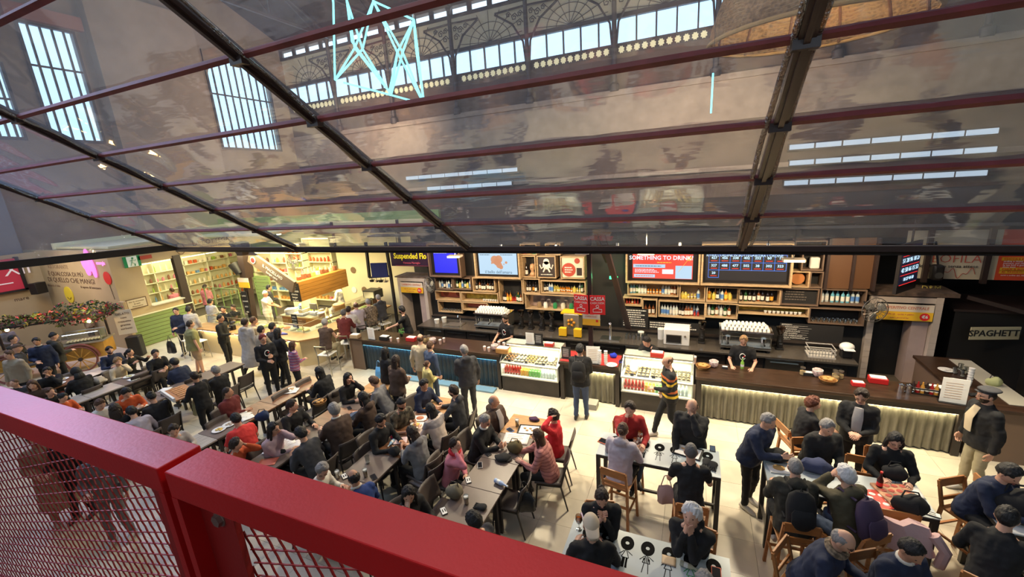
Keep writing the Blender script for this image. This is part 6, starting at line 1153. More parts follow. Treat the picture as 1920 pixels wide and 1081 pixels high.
high_table(.82,2.55,-5.02,-4.42,'high table with disc-headed figures nearest the railing, before the white-haired woman',1)
high_table(5.36,7.08,-3.06,-2.45,'high table at the right edge under the woman with chopsticks',0)
high_table(5.55,7.2,-4.1,-3.5,'high table at the lower right edge with a dark bag and paper',0)
# ---------------- people: (pose, head px, py, facing, arms, ...) ----------------
P('si',925,741,-15,'dd','br','dn','ring','gy','balding man in an open brown leather jacket over a pale shirt',what='the balding man in the brown jacket',skin=1,turn=25,opt='shirt hood grey',bulk=1.1,lean=0)
P('si',908,777,-5,'pp','bk','ch','short','gy','grey-haired man with glasses in black jacket looking at his phone',what='the grey-haired man with glasses',opt='gl wcol',bulk=1.08,nod=30,lean=18)
P('si',853,822,5,'xc','pk','bk','thick','db','woman in a pink sweater with red scarf looking up across her table',what='the woman in the pink sweater',opt='scarf red',turn=-10,nod=-20,s=.94)
P('si',764,912,-20,'tm','bk','bk','long','bk','dark-haired woman in black leaning on her hand beside the railing, below the pink sweater',what='the woman in black by the railing',turn=-30,nod=10)
P('si',887,962,170,'pt','ch','bk','thick','bk','black-haired person seen from above holding a phone near the railing',what='the black-haired person with a phone by the railing',nod=25)
P('si',1036,769,185,'ux','rd','bk','curly','db','woman in a bright red sweater raising her hand into her dark hair',what='the woman in bright red',lean=2,s=.94)
P('si',1008,805,190,'tr','puf','bk','long','br','woman in a quilted pink puffer jacket stretching her arm over the table',what='the woman in the pink puffer jacket',bulk=1.12,lean=14,s=.96,nod=5)
P('si',794,711,-10,'tt','nv','nv','thick','bk','young man in a navy hoodie at the pale pine table',what='the young man in the navy hoodie',opt='hood',skin=1,bulk=1.05,nod=20,turn=-15)
P('si',849,723,190,'gt','ch','bk','thick','db','man in a black and grey hoodie gesturing with an open hand',what='the gesturing man in the black and grey hoodie',opt='hood beard gl',lean=5)
P('si',751,746,-15,'pt','camo','bk','beanie','bk','bearded man in camouflage shirt and black beanie reaching over the table',what='the man in the camouflage shirt',skin=1,opt='beard tee',nod=15)
P('si',712,777,-5,'tt','bk','bk','thick','bk','dark-haired young man in a plain black sweater looking down at bottles',what='the young man in black next to the camouflage man',opt='beard',skin=1,nod=35,turn=-10)
P('si',806,757,165,'tt','fair','bk','bob','bk','woman in a cream and grey patterned jumper with black hair',what='the woman in the cream jumper',nod=10,lean=18,s=.95)
P('si',771,799,170,'pt','gr','bk','long','db','woman in a grey hoodie with long dark hair seen from behind',what='the woman in the grey hoodie',opt='hood',nod=20,s=.97,bulk=1.05)
P('si',661,882,160,'pt','nb','dn','ring','bk','balding man in royal navy sweater with white collar by the railing',what='the man in the royal navy sweater',skin=1,opt='wcol',nod=25,lean=20)
P('si',602,868,20,'tt','wh','dn','thick','gy','grey curly-haired man with glasses in a white shirt looking down behind the railing',what='the grey-haired man in the white shirt',opt='gl',nod=40,lean=24,turn=-60)
P('si',624,757,165,'tt','br','bk','thick','gy','broad man in a dark brown sweater seen from behind, coat on his chair',what='the broad man in dark brown',s=1.06,bulk=1.2,opt='wcol',lean=8)
P('si',546,750,0,'tt','bk','bk','thick','db','boy with a fringe in black looking towards the counter',what='the boy with a fringe in black',turn=25,lean=10)
P('si',510,792,5,'cx','pl','bk','long','bk','woman with round glasses and long black hair resting her cheek on her hand',what='the woman with round glasses',opt='gl',turn=10,nod=5)
P('si',562,802,175,'tt','ch','bk','thick','bk','man in a dark grey sweater bent over the open menus',what='the man bent over the menus',lean=26,nod=30,bulk=1.05)
P('si',440,822,20,'mx','or','bk','thick','db','woman in an orange-red jacket glancing up beside the railing corner',what='the woman in orange-red',turn=40,nod=-5,s=.93)
P('si',440,775,172,'tt','ro','bk','short','bk','person in a bright red T-shirt seen from behind',what='the person in the bright red T-shirt',opt='tee',lean=22,nod=20,bulk=1.1)
P('si',424,726,10,'xx','mr','bk','buzz','db','bald man in a maroon sweater with folded arms looking away',what='the man in the maroon sweater',skin=1,turn=35,nod=-8,lean=2,bulk=1.1)
P('si',323,795,0,'tt','lg','dn','short','db','man in a pale grey shirt leaning over his plate at the railing',what='the man in the pale grey shirt',nod=30,lean=28,turn=-30)
P('si',597,688,185,'tt','bk','bk','bob','bk','person in a black coat seen from behind at the end of the plank table',what='the person in black at the plank table',bulk=1.12,turn=0)
P('si',651,699,0,'mt','bk','bk','long','bk','woman with long black hair and glasses in black holding her hand to her mouth',what='the long-haired woman with glasses in black',opt='gl',turn=-5)
P('si',700,706,190,'tt','gr','bk','thick','br','brown-haired man in a grey sweater bowing his head over the table',what='the brown-haired man in the grey sweater',nod=38,lean=24)
P('si',679,735,185,'tt','br','bk','bob','bk','dark-haired person in a brown hoodie with their back to the camera',what='the dark-haired person in the brown hoodie',nod=10,opt='hood',lean=8)
P('st',362,697,190,'ww','bk','bk','bun','db','waitress in black carrying a long tray of plates between the left tables',opt='logo',skin=1,s=.93,turn=-10)
P('si',402,686,185,'tt','bk','bk','short','gy','grey-haired man with glasses in a long black coat behind the tray-carrying waitress',what='the man in the long black coat',opt='gl coat',bulk=1.12,lean=6)
P('si',289,655,0,'pt','bk','bk','short','bk','man in black leaning over his phone, facing the man in the dark padded jacket',what='the man in black at the brown-grey table',turn=-8,nod=15,lean=12)
P('si',325,672,185,'pt','nv','bk','thick','bk','man in a dark blue padded jacket turned away at the left tables',what='the man in the dark blue padded jacket',bulk=1.18,nod=25,lean=22)
P('si',219,671,5,'mt','cr','kh','curly','bl','blonde woman in a puffed cream blouse holding her hand to her mouth',what='the blonde woman in the cream blouse',s=.92,nod=10,turn=-10)
P('si',203,649,-5,'tt','nv','bk','short','bk','man in a dark navy sweater near the cart wheel',what='the man in navy near the cart wheel',opt='beard',nod=15)
P('si',241,654,20,'gg','bk','bk','pony','bk','woman in a low-cut black top stretching both arms by the far tables',what='the woman in the low-cut black top',s=.93,turn=20,opt='slim')
P('si',234,727,-5,'tt','or','bk','thick','bk','person in an orange hooded jacket bent over a plate',what='the person in the orange jacket',nod=45,lean=28,opt='hood')
P('si',281,735,180,'tt','bk','bk','beanie','bk','person in black seen from behind across from the orange jacket',what='the person in black facing the orange jacket',lean=16)
P('si',212,757,150,'tt','bk','bk','long','db','dark-haired person in black by the railing next to the pale blue shirt',what='the dark-haired person near the railing',nod=15)
P('si',244,762,170,'tt','li','bk','short','bk','person in a pale lilac shirt bowed low near the railing',what='the person in the pale lilac shirt',lean=38,nod=30)
P('si',184,748,10,'tt','wh','bk','short','br','brown-haired person in white tilting forward at the railing',what='the brown-haired person in white',nod=40,lean=25)
P('si',115,737,20,'tt','or','bk','short','bk','black-haired child in an orange top at the left railing',what='the black-haired child in orange',nod=30,lean=20,s=.9)
P('si',91,727,0,'mt','bk','bk','short','br','brown-haired boy seen in profile near the left railing',what='the brown-haired boy in profile',s=.9,turn=20)
P('si',86,688,-10,'mt','bk','mr','short','bk','young man eating a roll by the far brown table',what='the young man eating a roll',skin=1,nod=15,turn=-15)
P('si',140,689,185,'tt','bk','bk','hood','bk','hooded figure in black with a pale strap seen from behind at the far left',what='the hooded figure in black',lean=12,bulk=1.1)
P('si',58,713,-30,'tt','br','bk','long','br','brown long-haired person in brown near the left railing',what='the brown long-haired person',nod=10)
P('si',24,711,-50,'dd','ch','bk','buzz','br','boy with cropped hair looking up at the left edge of the railing',what='the boy with cropped hair',s=.9,turn=-10,nod=-15)
P('st',14,657,-60,'dd','bg','bk','short','br','man in an open beige jacket over black standing at the left edge',opt='bh',bulk=1.14,turn=-10)
P('st',66,633,-35,'db','nv','bk','short','bk','man in dark navy jacket with a white paper at his chest, left crowd',skin=1,bulk=1.1,opt='wcol',nod=10)
P('st',98,623,80,'db','do','bk','beanie','bk','tall person in a dark olive parka and black beanie seen from behind',bulk=1.2,opt='hood',nod=5)
P('st',29,645,60,'db','ch','bk','cap','bw','person in a brown flat cap seen from behind in the left crowd',bulk=1.1)
P('st',22,629,40,'bb','do','bk','thick','bk','dark-haired person half hidden at the left edge of the crowd',s=.97)
P('st',5,610,10,'bb','gr','bk','short','sp','grey-haired figure at the very left edge before the flowers',s=.96)
P('st',152,572,230,'bb','tn','br','beanie','br','vendor in tan clothes behind the flower cart glass',skin=1,s=.98)
P('st',328,577,-60,'bd','nv','ch','short','bk','man with glasses in a dark jacket carrying a black shopping bag',opt='gl',bulk=1.1,turn=10)
P('wk',352,574,120,'dd','lg','ch','short','bk','person in a pale jacket walking behind the dark-jacketed man',bulk=1.1)
P('st',355,601,75,'dd','lo','tn','short','db','person in an olive T-shirt and beige shorts with bare calves seen from behind',opt='tee shorts',bulk=1.3,s=1.0)
P('st',412,590,25,'hb','bk','bk','short','bk','slim man in black with pale sneakers waiting at the delicatessen',skin=1,opt='ws gl')
P('wk',458,597,100,'dd','lg','bk','thick','db','person in a long pale grey hooded raincoat seen from behind',opt='coat hood ws',bulk=1.12,s=1.02)
P('st',474,594,60,'db','cr','bk','short','br','brown-haired person in cream peering over the delicatessen ledge',s=1.0)
P('st',488,611,85,'pp','bg','bk','short','bk','dark-haired person in a beige coat at the delicatessen',bulk=1.1)
P('st',491,627,-20,'pb','bk','bk','short','mr','waitress in black with reddish hair and glasses holding a white tray',opt='gl logo',s=1.02,turn=10,nod=8)
P('st',519,615,80,'db','bk','bk','long','bk','person in black with very long black hair seen from behind',bulk=1.12)
P('st',509,605,90,'bb','ch','bk','short','bk','dark-haired person hidden in front of the long-haired one at the deli')
P('st',547,640,70,'db','str','bk','bob','br','child in a purple and orange striped sweater at the delicatessen',s=.86)
P('st',417,574,-70,'bb','bk','bk','short','bk','young person in black behind the left deli glass',s=.93,turn=15)
P('st',436,571,-80,'xx','do','bk','short','db','older person in dark green behind the left deli glass',s=.9)
P('st',496,545,20,'wr','wh','wh','beanie','wh','cook in white with a white cap behind the delicatessen',opt='tee bh',skin=1,s=1.0,turn=10)
P('st',631,532,200,'bw','wh','wh','chef','wh','chef in white with a tall white hat under the oak hood',s=.98,nod=20)
P('st',503,534,60,'bb','ch','ch','short','bk','man in charcoal standing before the tall lit shelves',s=1.0)
P('st',383,533,110,'bb','pk','dn','short','db','shopper in a salmon coat with a bag strap in the shop',s=.98,bulk=1.1)
P('st',393,560,100,'bb','lg','lg','short','bk','shopper in a pale coat with dark hair in the shop',s=.95,bulk=1.1,opt='coat')
P('st',321,540,200,'bb','pk','dn','short','br','shopper in a pink jacket behind the shop window',s=.95)
DK_='deli wire stool'
for a in ((608,597,100,'br','kh','gy','grey-haired customer in a brown vest','vest',0),(643,580,110,'mr','bk','sp','customer in a dark red patterned jacket','',0),(652,574,120,'wh','bk','db','dark-haired customer in a white top at the deli ledge','',0),(666,566,140,'li','bk','br','balding customer in a pale lilac shirt at the deli ledge','',1),(689,560,150,'floral','bk','gy','grey-haired customer in a patterned blouse at the far deli ledge','',0),(708,552,160,'ch','ch','gy','grey-haired man in a charcoal hoodie at the far deli ledge','hood gl',0)):
    P('bs',a[0],a[1],a[2],'tt',a[3],a[4],'ring' if a[8] else 'short',a[5],a[6],opt=a[7]+' wire',what='the '+a[6],lean=12)
# bar staff
P('st',752,574,215,'rd','bk','bk','thick','bk','bearded barman in a black T-shirt stretching his arm over the left counter',opt='tee beard',lean=10,turn=-20)
P('st',947,590,-105,'bw','bk','bk','thick','db','bearded barman in a black T-shirt with ring print next to the paper cups',opt='tee beard logo',nod=25,s=.98)
P('st',1212,631,-120,'rr','bk','bk','thick','bk','barmaid in black leaning down behind the right display case',opt='tee',lean=42,nod=35,s=.96)
P('st',1395,628,-95,'ww','bk','bk','pony','bl','blonde barmaid in a black T-shirt with ring print wiping the counter',opt='tee logo',nod=35,s=.95,bulk=1.08)
# standing customers at the bar
P('st',721,651,70,'bd','bk','bk','long','bk','long-haired woman in black at the blue-lit counter holding a blue bag',s=.93,turn=20)
P('st',741,666,80,'bb','bw','ch','long','db','woman in a dark leather jacket with wavy brown hair seen from behind',s=.97,bulk=1.1)
P('st',787,626,110,'dh','cr','tn','ring','br','balding man in a cream sweater leaning at the blue-lit counter',s=1.0,turn=15)
P('st',806,640,70,'dd','dn','dn','short','br','person in a denim jacket squeezed beside the cream sweater',s=.93)
P('st',800,676,60,'bb','ye','bk','bun','br','child in a pale yellow coat before the blue-lit counter',s=.74,opt='coat ws',bulk=1.1)
P('st',869,647,140,'bd','ch','ch','short','gy','grey-haired man in a black hoodie holding a yellow drink, seen from behind',s=1.02,opt='hood',bulk=1.14,turn=15)
P('st',1087,645,95,'bb','bk','dn','short','bk','man with a black backpack and jeans waiting at the cash desk',opt='pack',what='the man waiting at the cash desk',bulk=1.12,turn=-10)
P('wk',1252,665,200,'bd','bee','bk','ring','br','bald man in a black and yellow striped sweater walking past the display',turn=10,s=1.03,opt='ws')
# high table one
P('bs',1181,754,-70,'tm','re','dn','thick','db','man in a dark red zip sweater with his finger at his lips',what='the man in the dark red sweater',turn=-25,bulk=1.08,skin=0,nod=5)
P('st',1298,748,-100,'mt','bk','ch','ring','br','bald man in a black puffer jacket drinking a beer at the high table',bulk=1.2,nod=-5,s=1.02)
P('bs',1168,793,80,'tt','li','bk','bun','br','woman in a pale grey hooded jacket seen from behind at the first high table',what='the woman in the pale hooded jacket',opt='hood',bulk=1.08,s=.96)
P('bs',1296,832,95,'tt','bk','bk','buzz','sp','woman with cropped hair in a wide-necked black top seen from behind',what='the woman with cropped hair',opt='tee slim',nod=10)
# high table three (nearest)
P('bs',1128,916,-75,'kk','bk','bk','bun','db','woman in a black turtleneck eating at the nearest high table',what='the woman in the black turtleneck',opt='collar',nod=35,s=.98)
P('bs',1297,951,-104,'kk','bk','bk','curly','wh','white-haired woman in black clasping her hands under her chin',what='the white-haired woman',nod=-34,opt='hood',s=1.0)
P('bs',1108,968,110,'tt','bk','bk','capb','pe','person in a beige baseball cap and black sweater seen from above',what='the person in the beige cap',nod=20,lean=18,s=1.0)
P('bs',1322,1076,100,'tt','lg','bk','short','gy','grey-haired head at the very bottom edge of the nearest high table',what='the grey-haired person at the bottom edge',nod=10)
# high table two
P('st',1441,775,-40,'hp','nv','bk','short','gy','standing man in a dark navy jacket with pale sneakers leaning in, bag strap across',opt='ws',lean=18,nod=25,bulk=1.18)
P('bs',1553,786,-70,'bb','bk','bk','short','gy','man in black with a pale chest badge unwrapping food at the second high table',what='the man with the chest badge',nod=22,bulk=1.18,lean=14)
P('bs',1526,745,20,'tt','bk','bk','curly','au','woman with curly auburn hair in black with white sleeve stripes',what='the woman with auburn curls',s=.93,turn=-20)
P('st',1617,729,-110,'bb','bk','bk','thick','db','dark-haired man with glasses in an open black jacket standing over the second high table',opt='gl shirt grey',bulk=1.12,nod=25)
P('bs',1681,811,-95,'tt','bk','ch','long','bk','woman with long black hair and glasses reading at the second high table',what='the woman reading',opt='gl',nod=28,s=.96)
P('bs',1493,860,95,'tt','do','bk','buzz','gy','bald man with a black backpack seated with his back to the camera',what='the bald man at the second high table',opt='pack hood ws',bulk=1.16,nod=5,lean=12)
P('bs',1587,874,125,'mt','ol','dn','thick','wh','white-haired man in an olive coat with a purple-trimmed backpack',what='the white-haired man in olive',opt='pack purple hood',bulk=1.14,lean=14)
P('bs',1583,994,-30,'tt','nv','dn','ring','gy','balding man with glasses and patterned scarf in navy at the bottom',what='the balding man in the patterned scarf',opt='gl scarf',nod=35,bulk=1.14,lean=22)
P('bs',1712,1012,-60,'tt','nv','dn','short','bk','black-haired man in a deep blue sweater with cream collar at the bottom',what='the black-haired man in deep blue',opt='wcol',nod=35,skin=1,bulk=1.1)
P('st',1853,727,190,'dd','bk','kh','beret','ch','man in a grey flat cap with a long black coat over a cream shirt',opt='gl beard shirt cream ws',bulk=1.18,s=1.04,turn=-5)
P('bs',1896,871,-60,'tp','nv','bk','thick','bk','dark-haired woman in navy eating with chopsticks at the right edge',what='the woman with chopsticks',nod=38,lean=20,bulk=1.1)
P('bs',1893,952,60,'tt','bk','bk','short','bk','figure in black hunched at the lower right edge',what='the hunched figure at the right edge',lean=24,nod=20)
# people glimpsed through the railing mesh
P('st',60,812,-30,'db','tn','tn','short','br','person in a tan coat glimpsed through the mesh of the left railing',opt='coat ws',bulk=1.1)
P('st',95,806,-60,'db','bk','bk','short','bk','person in black glimpsed through the mesh of the left railing')
P('st',165,838,-50,'db','gr','gr','short','br','person in grey jeans glimpsed through the mesh near the post',opt='ws')
# ---------------- chairs under and around them ----------------
for pose,c,fa,who,opt in CHAIRS:
    if pose=='si': put_chair(chA,(c[0],c[1],0),fa,'dark taupe chair under '+who)
    elif 'wire' in opt: stool_wire(c[0],c[1],fa,'steel wire stool under '+who)
    else: put_chair(chC,(c[0],c[1],0),fa,'honey-coloured high wooden chair under '+who)
def ec(px,py,fa,label,proto=None,z=.86): g=at(px,py,z); put_chair(proto or chA,(g[0]+.28*cos(radians(fa)),g[1]+.28*sin(radians(fa)),0),radians(fa),label)
ec(680,838,0,'empty dark chair left of the grey table with the beer'); ec(740,715,180,'pale olive chair back beside the man in the grey sweater',chB); ec(905,790,200,'pale olive chair behind the gesturing man',chB)
ec(525,735,0,'empty dark chair at the left side of the plank table, nearer the camera'); ec(568,712,0,'empty dark chair at the left side of the plank table, bar end'); ec(600,745,180,'empty dark chair at the right side of the plank table')
ec(405,785,0,'dark chair behind the man in maroon, empty'); ec(245,800,0,'empty black chair near the railing under the tray'); ec(700,730,180,'empty pale olive chair under the bowed man',chB)
ec(820,868,170,'empty dark chair between the grey hoodie and the railing'); ec(800,905,0,'empty dark chair left of the table with the olive bag'); ec(985,900,182,'dark chair with a black bag on it right of the water bottle')
ec(125,700,0,'empty dark chair beside the blonde woman at the left'); ec(262,700,180,'dark green draped chair behind the blonde woman'); ec(180,712,180,'empty dark chair backed onto the pale striped table')
ec(300,690,182,'empty dark chair behind the man in dark blue'); ec(460,700,182,'empty dark chair behind the man in the long coat')
def eb(px,py,fa,label,z=1.06): g=at(px,py,z); put_chair(chC,(g[0]+.26*cos(radians(fa)),g[1]+.26*sin(radians(fa)),0),radians(fa),label)
eb(1618,858,-95,'empty honey-coloured high chair between the standing man and the reading woman'); eb(1688,960,92,'honey-coloured high chair draped with a pink coat'); eb(1850,905,5,'empty honey-coloured high stool between the second and right high tables')
# ---------------- things on the tables and counters ----------------
BEER=M('beer',(.62,.30,.03),.15,em=.03,ec=(.8,.4,.05)); ORN=M('orange spritz',(.8,.17,.02),.2); MENU=M('menu print tan',(.6,.45,.35),.6)
_n={}
def it(kind,px,py,z,label,rz=0.,c=None,s=1.):
    g=at(px,py,z)
    if z>1.1 and z<1.3: g[1]=min(max(g[1],.48),.7)
    if .98<z<.998: g[1]=min(max(g[1],.14),.70) if px<1730 else g[1]
    loc=(g[0],g[1],z+.001)
    N={'phone':'phone','glass':'drinking_glass','beer':'beer_glass','spritz':'spritz_glass','plate':'plate','tray':'serving_tray','napkin':'paper_napkin','menu':'menu_sheet','bag':'bag','hat':'hat','gloves':'pair_of_gloves','bottle':'bottle','waterb':'water_bottle','box':'food_box','card':'standing_card','tub':'round_tub','cup':'paper_cup','basket':'bread_basket','jar':'glass_jar','pitcher':'steel_pitcher','crate':'bottle_rack','plant':'potted_plant','block':'box','pizza':'pizza_box','disc':'pizza_plate','cloth':'draped_coat','spray':'spray_bottle','stack':'cup_stack','coaster':'order_pager'}[kind]
    t=thing(N,label,N.split('_')[-1],loc,radians(rz)); col=M('item %s'%str(c),c,.5) if c else None
    if kind in('phone','coaster'): B().box(-.04,.04,-.075,.075,0,.01).build('case',col or BLACK,t,bev=.003,smooth=False); B().box(-.034,.034,-.066,.066,.01,.0115).build('display',M('phone glass',(.02,.02,.025),.1) if kind=='phone' else MC['paper'],t,smooth=False)
    if kind=='coaster':
        for a in(-.02,.012): B().box(a,a+.016,-.03,.03,.0116,.013).build('printed_mark',BLACK,t,smooth=False)
    if kind in('glass','beer'): 
        B().lathe([(.03,0),(.032,.006),(.04,.14),(.037,.14),(.029,.01)],n=14).build('glass_wall',GL2,t)
        B().lathe([(.028,.012),(.034,.10 if kind=='beer' else .03)],n=14).build('drink',BEER if kind=='beer' else WHITE,t)
        if kind=='beer': B().lathe([(.034,.101),(.036,.122)],n=14).build('foam',WHITE,t)
    if kind=='spritz': B().lathe([(.035,0),(.004,.008),(.004,.08),(.03,.10),(.045,.15),(.038,.20),(.036,.20),(.042,.15),(.02,.10)],n=14).build('glass_wall',GL2,t); B().lathe([(.004,.095),(.034,.12),(.04,.16)],n=12).build('drink',ORN,t); B().tube([(0,0,.1),(.03,0,.26)],.003,5).build('straw',BLACK,t); B().ell((.02,0,.165),(.02,.008,.02)).build('orange_slice',ORN,t)
    if kind=='plate': B().lathe([(.07,0),(.08,.004),(.125,.018),(.12,.02),(.07,.008)],n=20).build('dish',WHITE,t); b=B(); [b.ell((.04*cos(k*1.3),.04*sin(k*1.3),.018),(.035,.025,.014),8,5) for k in range(4)]; b.build('food',M('item %s'%str(c or (.6,.35,.1)),c or (.6,.35,.1),.6),t)
    if kind=='tray': B().box(-.2,.2,-.14,.14,0,.008).build('tray_base',col or BLACK,t,bev=.003,smooth=False); B().box(-.2,.2,-.14,-.13,.008,.02).box(-.2,.2,.13,.14,.008,.02).box(-.2,-.19,-.13,.13,.008,.02).box(.19,.2,-.13,.13,.008,.02).build('tray_lip',col or BLACK,t,smooth=False); B().box(-.17,.17,-.12,.12,.0082,.011).build('paper_liner',PAPER,t,smooth=False); b=B(); [b.ell((-.08+.05*k,.03*(-1)**k,.02),(.03,.02,.01),8,5) for k in range(4)]; b.build('leftovers',M('crumbs',(.6,.35,.15),.7),t)
    if kind in('napkin','menu'):
        n=5; L,Wd=(.12,.1) if kind=='napkin' else (.15,.105); vs=[(-L+2*L*a/n,-Wd+2*Wd*q/n,.002+(.008 if kind=='napkin' else .003)*abs(sin(a*2.1+q*1.7))) for a in range(n+1) for q in range(n+1)]; b=B().add(vs,[(a*(n+1)+q,a*(n+1)+q+1,(a+1)*(n+1)+q+1,(a+1)*(n+1)+q) for a in range(n) for q in range(n)]); o=b.build('sheet',col or PAPER,t); o.modifiers.new('thickness','SOLIDIFY').thickness=.002
        if kind=='menu' and c is None:
            for q in range(5): B().box(-.11,.08-.02*(q%2),-.07+q*.032,-.06+q*.032,.0065,.0075).build('printed_line',MENU,t,smooth=False)
    if kind in('bag','hat','gloves','cloth'):
        rr=np.random.RandomState(int(px)); w_,d_,h_={'bag':(.14,.1,.11),'hat':(.13,.1,.05),'gloves':(.09,.06,.03),'cloth':(.2,.12,.1)}[kind]; b=B(); b.ell((0,0,h_*.8),(w_,d_,h_),14,8); b.v=[(x*(1+.12*sin(y*40+px)),y*(1+.1*sin(x*35)),max(0,z_*(1+.1*sin(x*30)))) for x,y,z_ in b.v]; b.build('body' if kind!='cloth' else 'folded_fabric',cloth('bk') if not c else M('fabric %s'%str(c),c,.85,bump=.4,bs=14),t)
        b=B()
        if kind=='bag': b.tube([(-.08,0,h_*1.5),(-.05,.02,h_*2.1),(.05,.02,h_*2.1),(.08,0,h_*1.5)],.008,5); b.build('strap',BLACK,t)
        elif kind=='hat': b.ell((.06,0,.015),(.11,.09,.012),14,5); b.build('brim',cloth('bk'),t)
        elif kind=='gloves': [b.tube([(-.02,.02*k-.03,.03),(-.11,.03*k-.045,.012)],.012,6) for k in range(4)]; b.build('finger',cloth('bk'),t)
        else: b.ell((.05,.08,.05),(.12,.08,.05),10,6); b.build('fold',M('fabric %s'%str(c),c,.85) if c else cloth('bk'),t)
    if kind in('bottle','waterb','spray'): B().lathe([(.032,0),(.034,.01),(.034,.13),(.014,.18),(.013,.23)],n=12).build('body',M('bottle c %s'%str(c),c,.15),t); B().lathe([(.0345,.05),(.0345,.10)],n=12).build('bottle_label',RED if kind=='bottle' else WHITE,t); B().lathe([(.015,.23),(.015,.25)],n=10).build('bottle_cap',RED if kind=='bottle' else WHITE,t)
    if kind=='waterb': [setattr(ch,'rotation_euler',(pi/2,0,0)) or setattr(ch,'location',(0,.1,.035)) for ch in t.children]
    if kind=='box': B().box(-.13,.13,-.1,.1,0,.02).build('lid',PAPER,t,bev=.004,smooth=False); B().ell((0,0,.025),(.08,.06,.02),12,5).build('food',M('item %s'%str(c or (.6,.35,.1)),c or (.6,.35,.1),.6),t)
    if kind=='pizza': B().box(-.2,.2,-.2,.2,0,.03).build('carton',M('pizza carton',(.5,.25,.13),.6,noise=.6,ns=14),t,bev=.003,smooth=False); b=B(); [b.ell((-.13+.09*(k%4),-.12+.09*(k//4),.033),(.035,.03,.006),8,4) for k in range(16)]; b.build('printed_picture',M('carton print red',(.45,.05,.03),.6),t)
    if kind=='disc': B().lathe([(.15,0),(.17,.008)],n=26).build('printed_plate',M('pizza red',(.6,.05,.03),.5),t); b=B(); [b.ell((.09*cos(k*1.05),.09*sin(k*1.05),.009),(.035,.03,.006),10,4) for k in range(6)]; b.build('white_spot',WHITE,t)
    if kind=='card': B().box(-.11,.11,-.004,.004,0,.30).build('sheet',col or PAPER,t,smooth=False); B().box(-.12,.12,-.04,.04,-.0005,.006).build('foot',BLACK,t,smooth=False); [B().box(-.08,.06,-.006,-.0045,.24-q*.03,.247-q*.03).build('printed_line',MENU if not c else WHITE,t,smooth=False) for q in range(7)]
    if kind=='tub': B().lathe([(.06,0),(.09,.04),(.09,.12),(.07,.15)],n=16).build('tub',M('rosy tub',(.7,.5,.48),.5,noise=.7,ns=30),t); B().lathe([(.092,.12),(.092,.135)],n=16).build('tub_rim',WHITE,t)
    if kind=='cup': B().lathe([(.027,0),(.038,.11),(.035,.11),(.025,.005)],n=12).build('cup_wall',M('cup cream pink',(.75,.5,.42),.5),t); B().lathe([(.04,.11),(.036,.125)],n=12).build('lid',WHITE,t)
    if kind=='stack': [B().lathe([(.03,k*.05),(.042,k*.05+.09),(.04,k*.05+.09)],n=12).build('cup',PAPER,t) for k in range(6)]
    if kind=='basket': B().lathe([(.11,0),(.15,.07),(.14,.07),(.1,.01)],n=16).build('weave',M('basket wicker',(.4,.2,.06),.7,bump=.8,bs=90),t); [B().ell((.06*cos(k*1.25),.06*sin(k*1.25),.075),(.05,.035,.028),9,6).build('bread_roll',M('bread crust',(.6,.33,.1),.6),t) for k in range(5)]
    if kind=='jar': B().lathe([(.05,0),(.055,.01),(.055,.12),(.04,.14)],n=14).build('jar_wall',GLASS,t); B().lathe([(.048,.006),(.048,.08)],n=12).build('contents',col or M('biscuits',(.6,.4,.2),.7),t); B().lathe([(.045,.14),(.045,.16)],n=14).build('lid',STEEL,t)
    if kind=='pitcher': B().lathe([(.05,0),(.052,.06),(.042,.13),(.047,.16),(.044,.16),(.04,.13)],n=16).build('jug',CHROME,t); B().tube([(.045,0,.13),(.09,0,.12),(.085,0,.04),(.05,0,.03)],.006,6).build('handle',CHROME,t)
    if kind=='crate':
        b=B(); 
        for z_ in(0,.1): b.box(-.2,.2,-.09,-.08,z_,z_+.02).box(-.2,.2,.08,.09,z_,z_+.02).box(-.2,-.19,-.08,.08,z_,z_+.02).box(.19,.2,-.08,.08,z_,z_+.02)
        for a in(-1,1):
            for q in(-1,1): b.box(a*.195-.005,a*.195+.005,q*.085-.005,q*.085+.005,0,.12)
        b.build('rack_frame',BLACK,t,smooth=False)
        for k in range(6): q=B().lathe([(.03,.002),(.03,.13),(.012,.17),(.012,.21)],(-.16+.062*k,0,0),10).build('bottle',M('rack bottle %d'%(k%3),[(.03,.02,.02),(.3,.02,.02),(.5,.25,.05)][k%3],.2),t); B().lathe([(.0305,.05),(.0305,.10)],(-.16+.062*k,0,0),10).build('bottle_label',WHITE,q)
    if kind=='plant':
        B().lathe([(.04,0),(.055,.09)],n=12).build('pot',BLACK,t); b=B()
        for k in range(40): a=RNG.uniform(0,6.28); r=RNG.uniform(.01,.1); h=.1+RNG.uniform(0,.12); b.ell((r*cos(a),r*sin(a),h),(.022,.016,.006),6,4)
        o=b.build('leaves',M('basil green',(.06,.25,.04),.5),t); o['kind']='stuff'
    if kind=='block': B().box(-.14,.14,-.09,.09,0,.1).build('box_body',col or PLYW,t,bev=.006,smooth=False); B().box(-.12,.12,-.07,.07,.1,.115).build('contents',PAPER,t,smooth=False)
    if s!=1: t.scale=(s,s,s)
    return t
Z=.752; H=1.002; K=.986
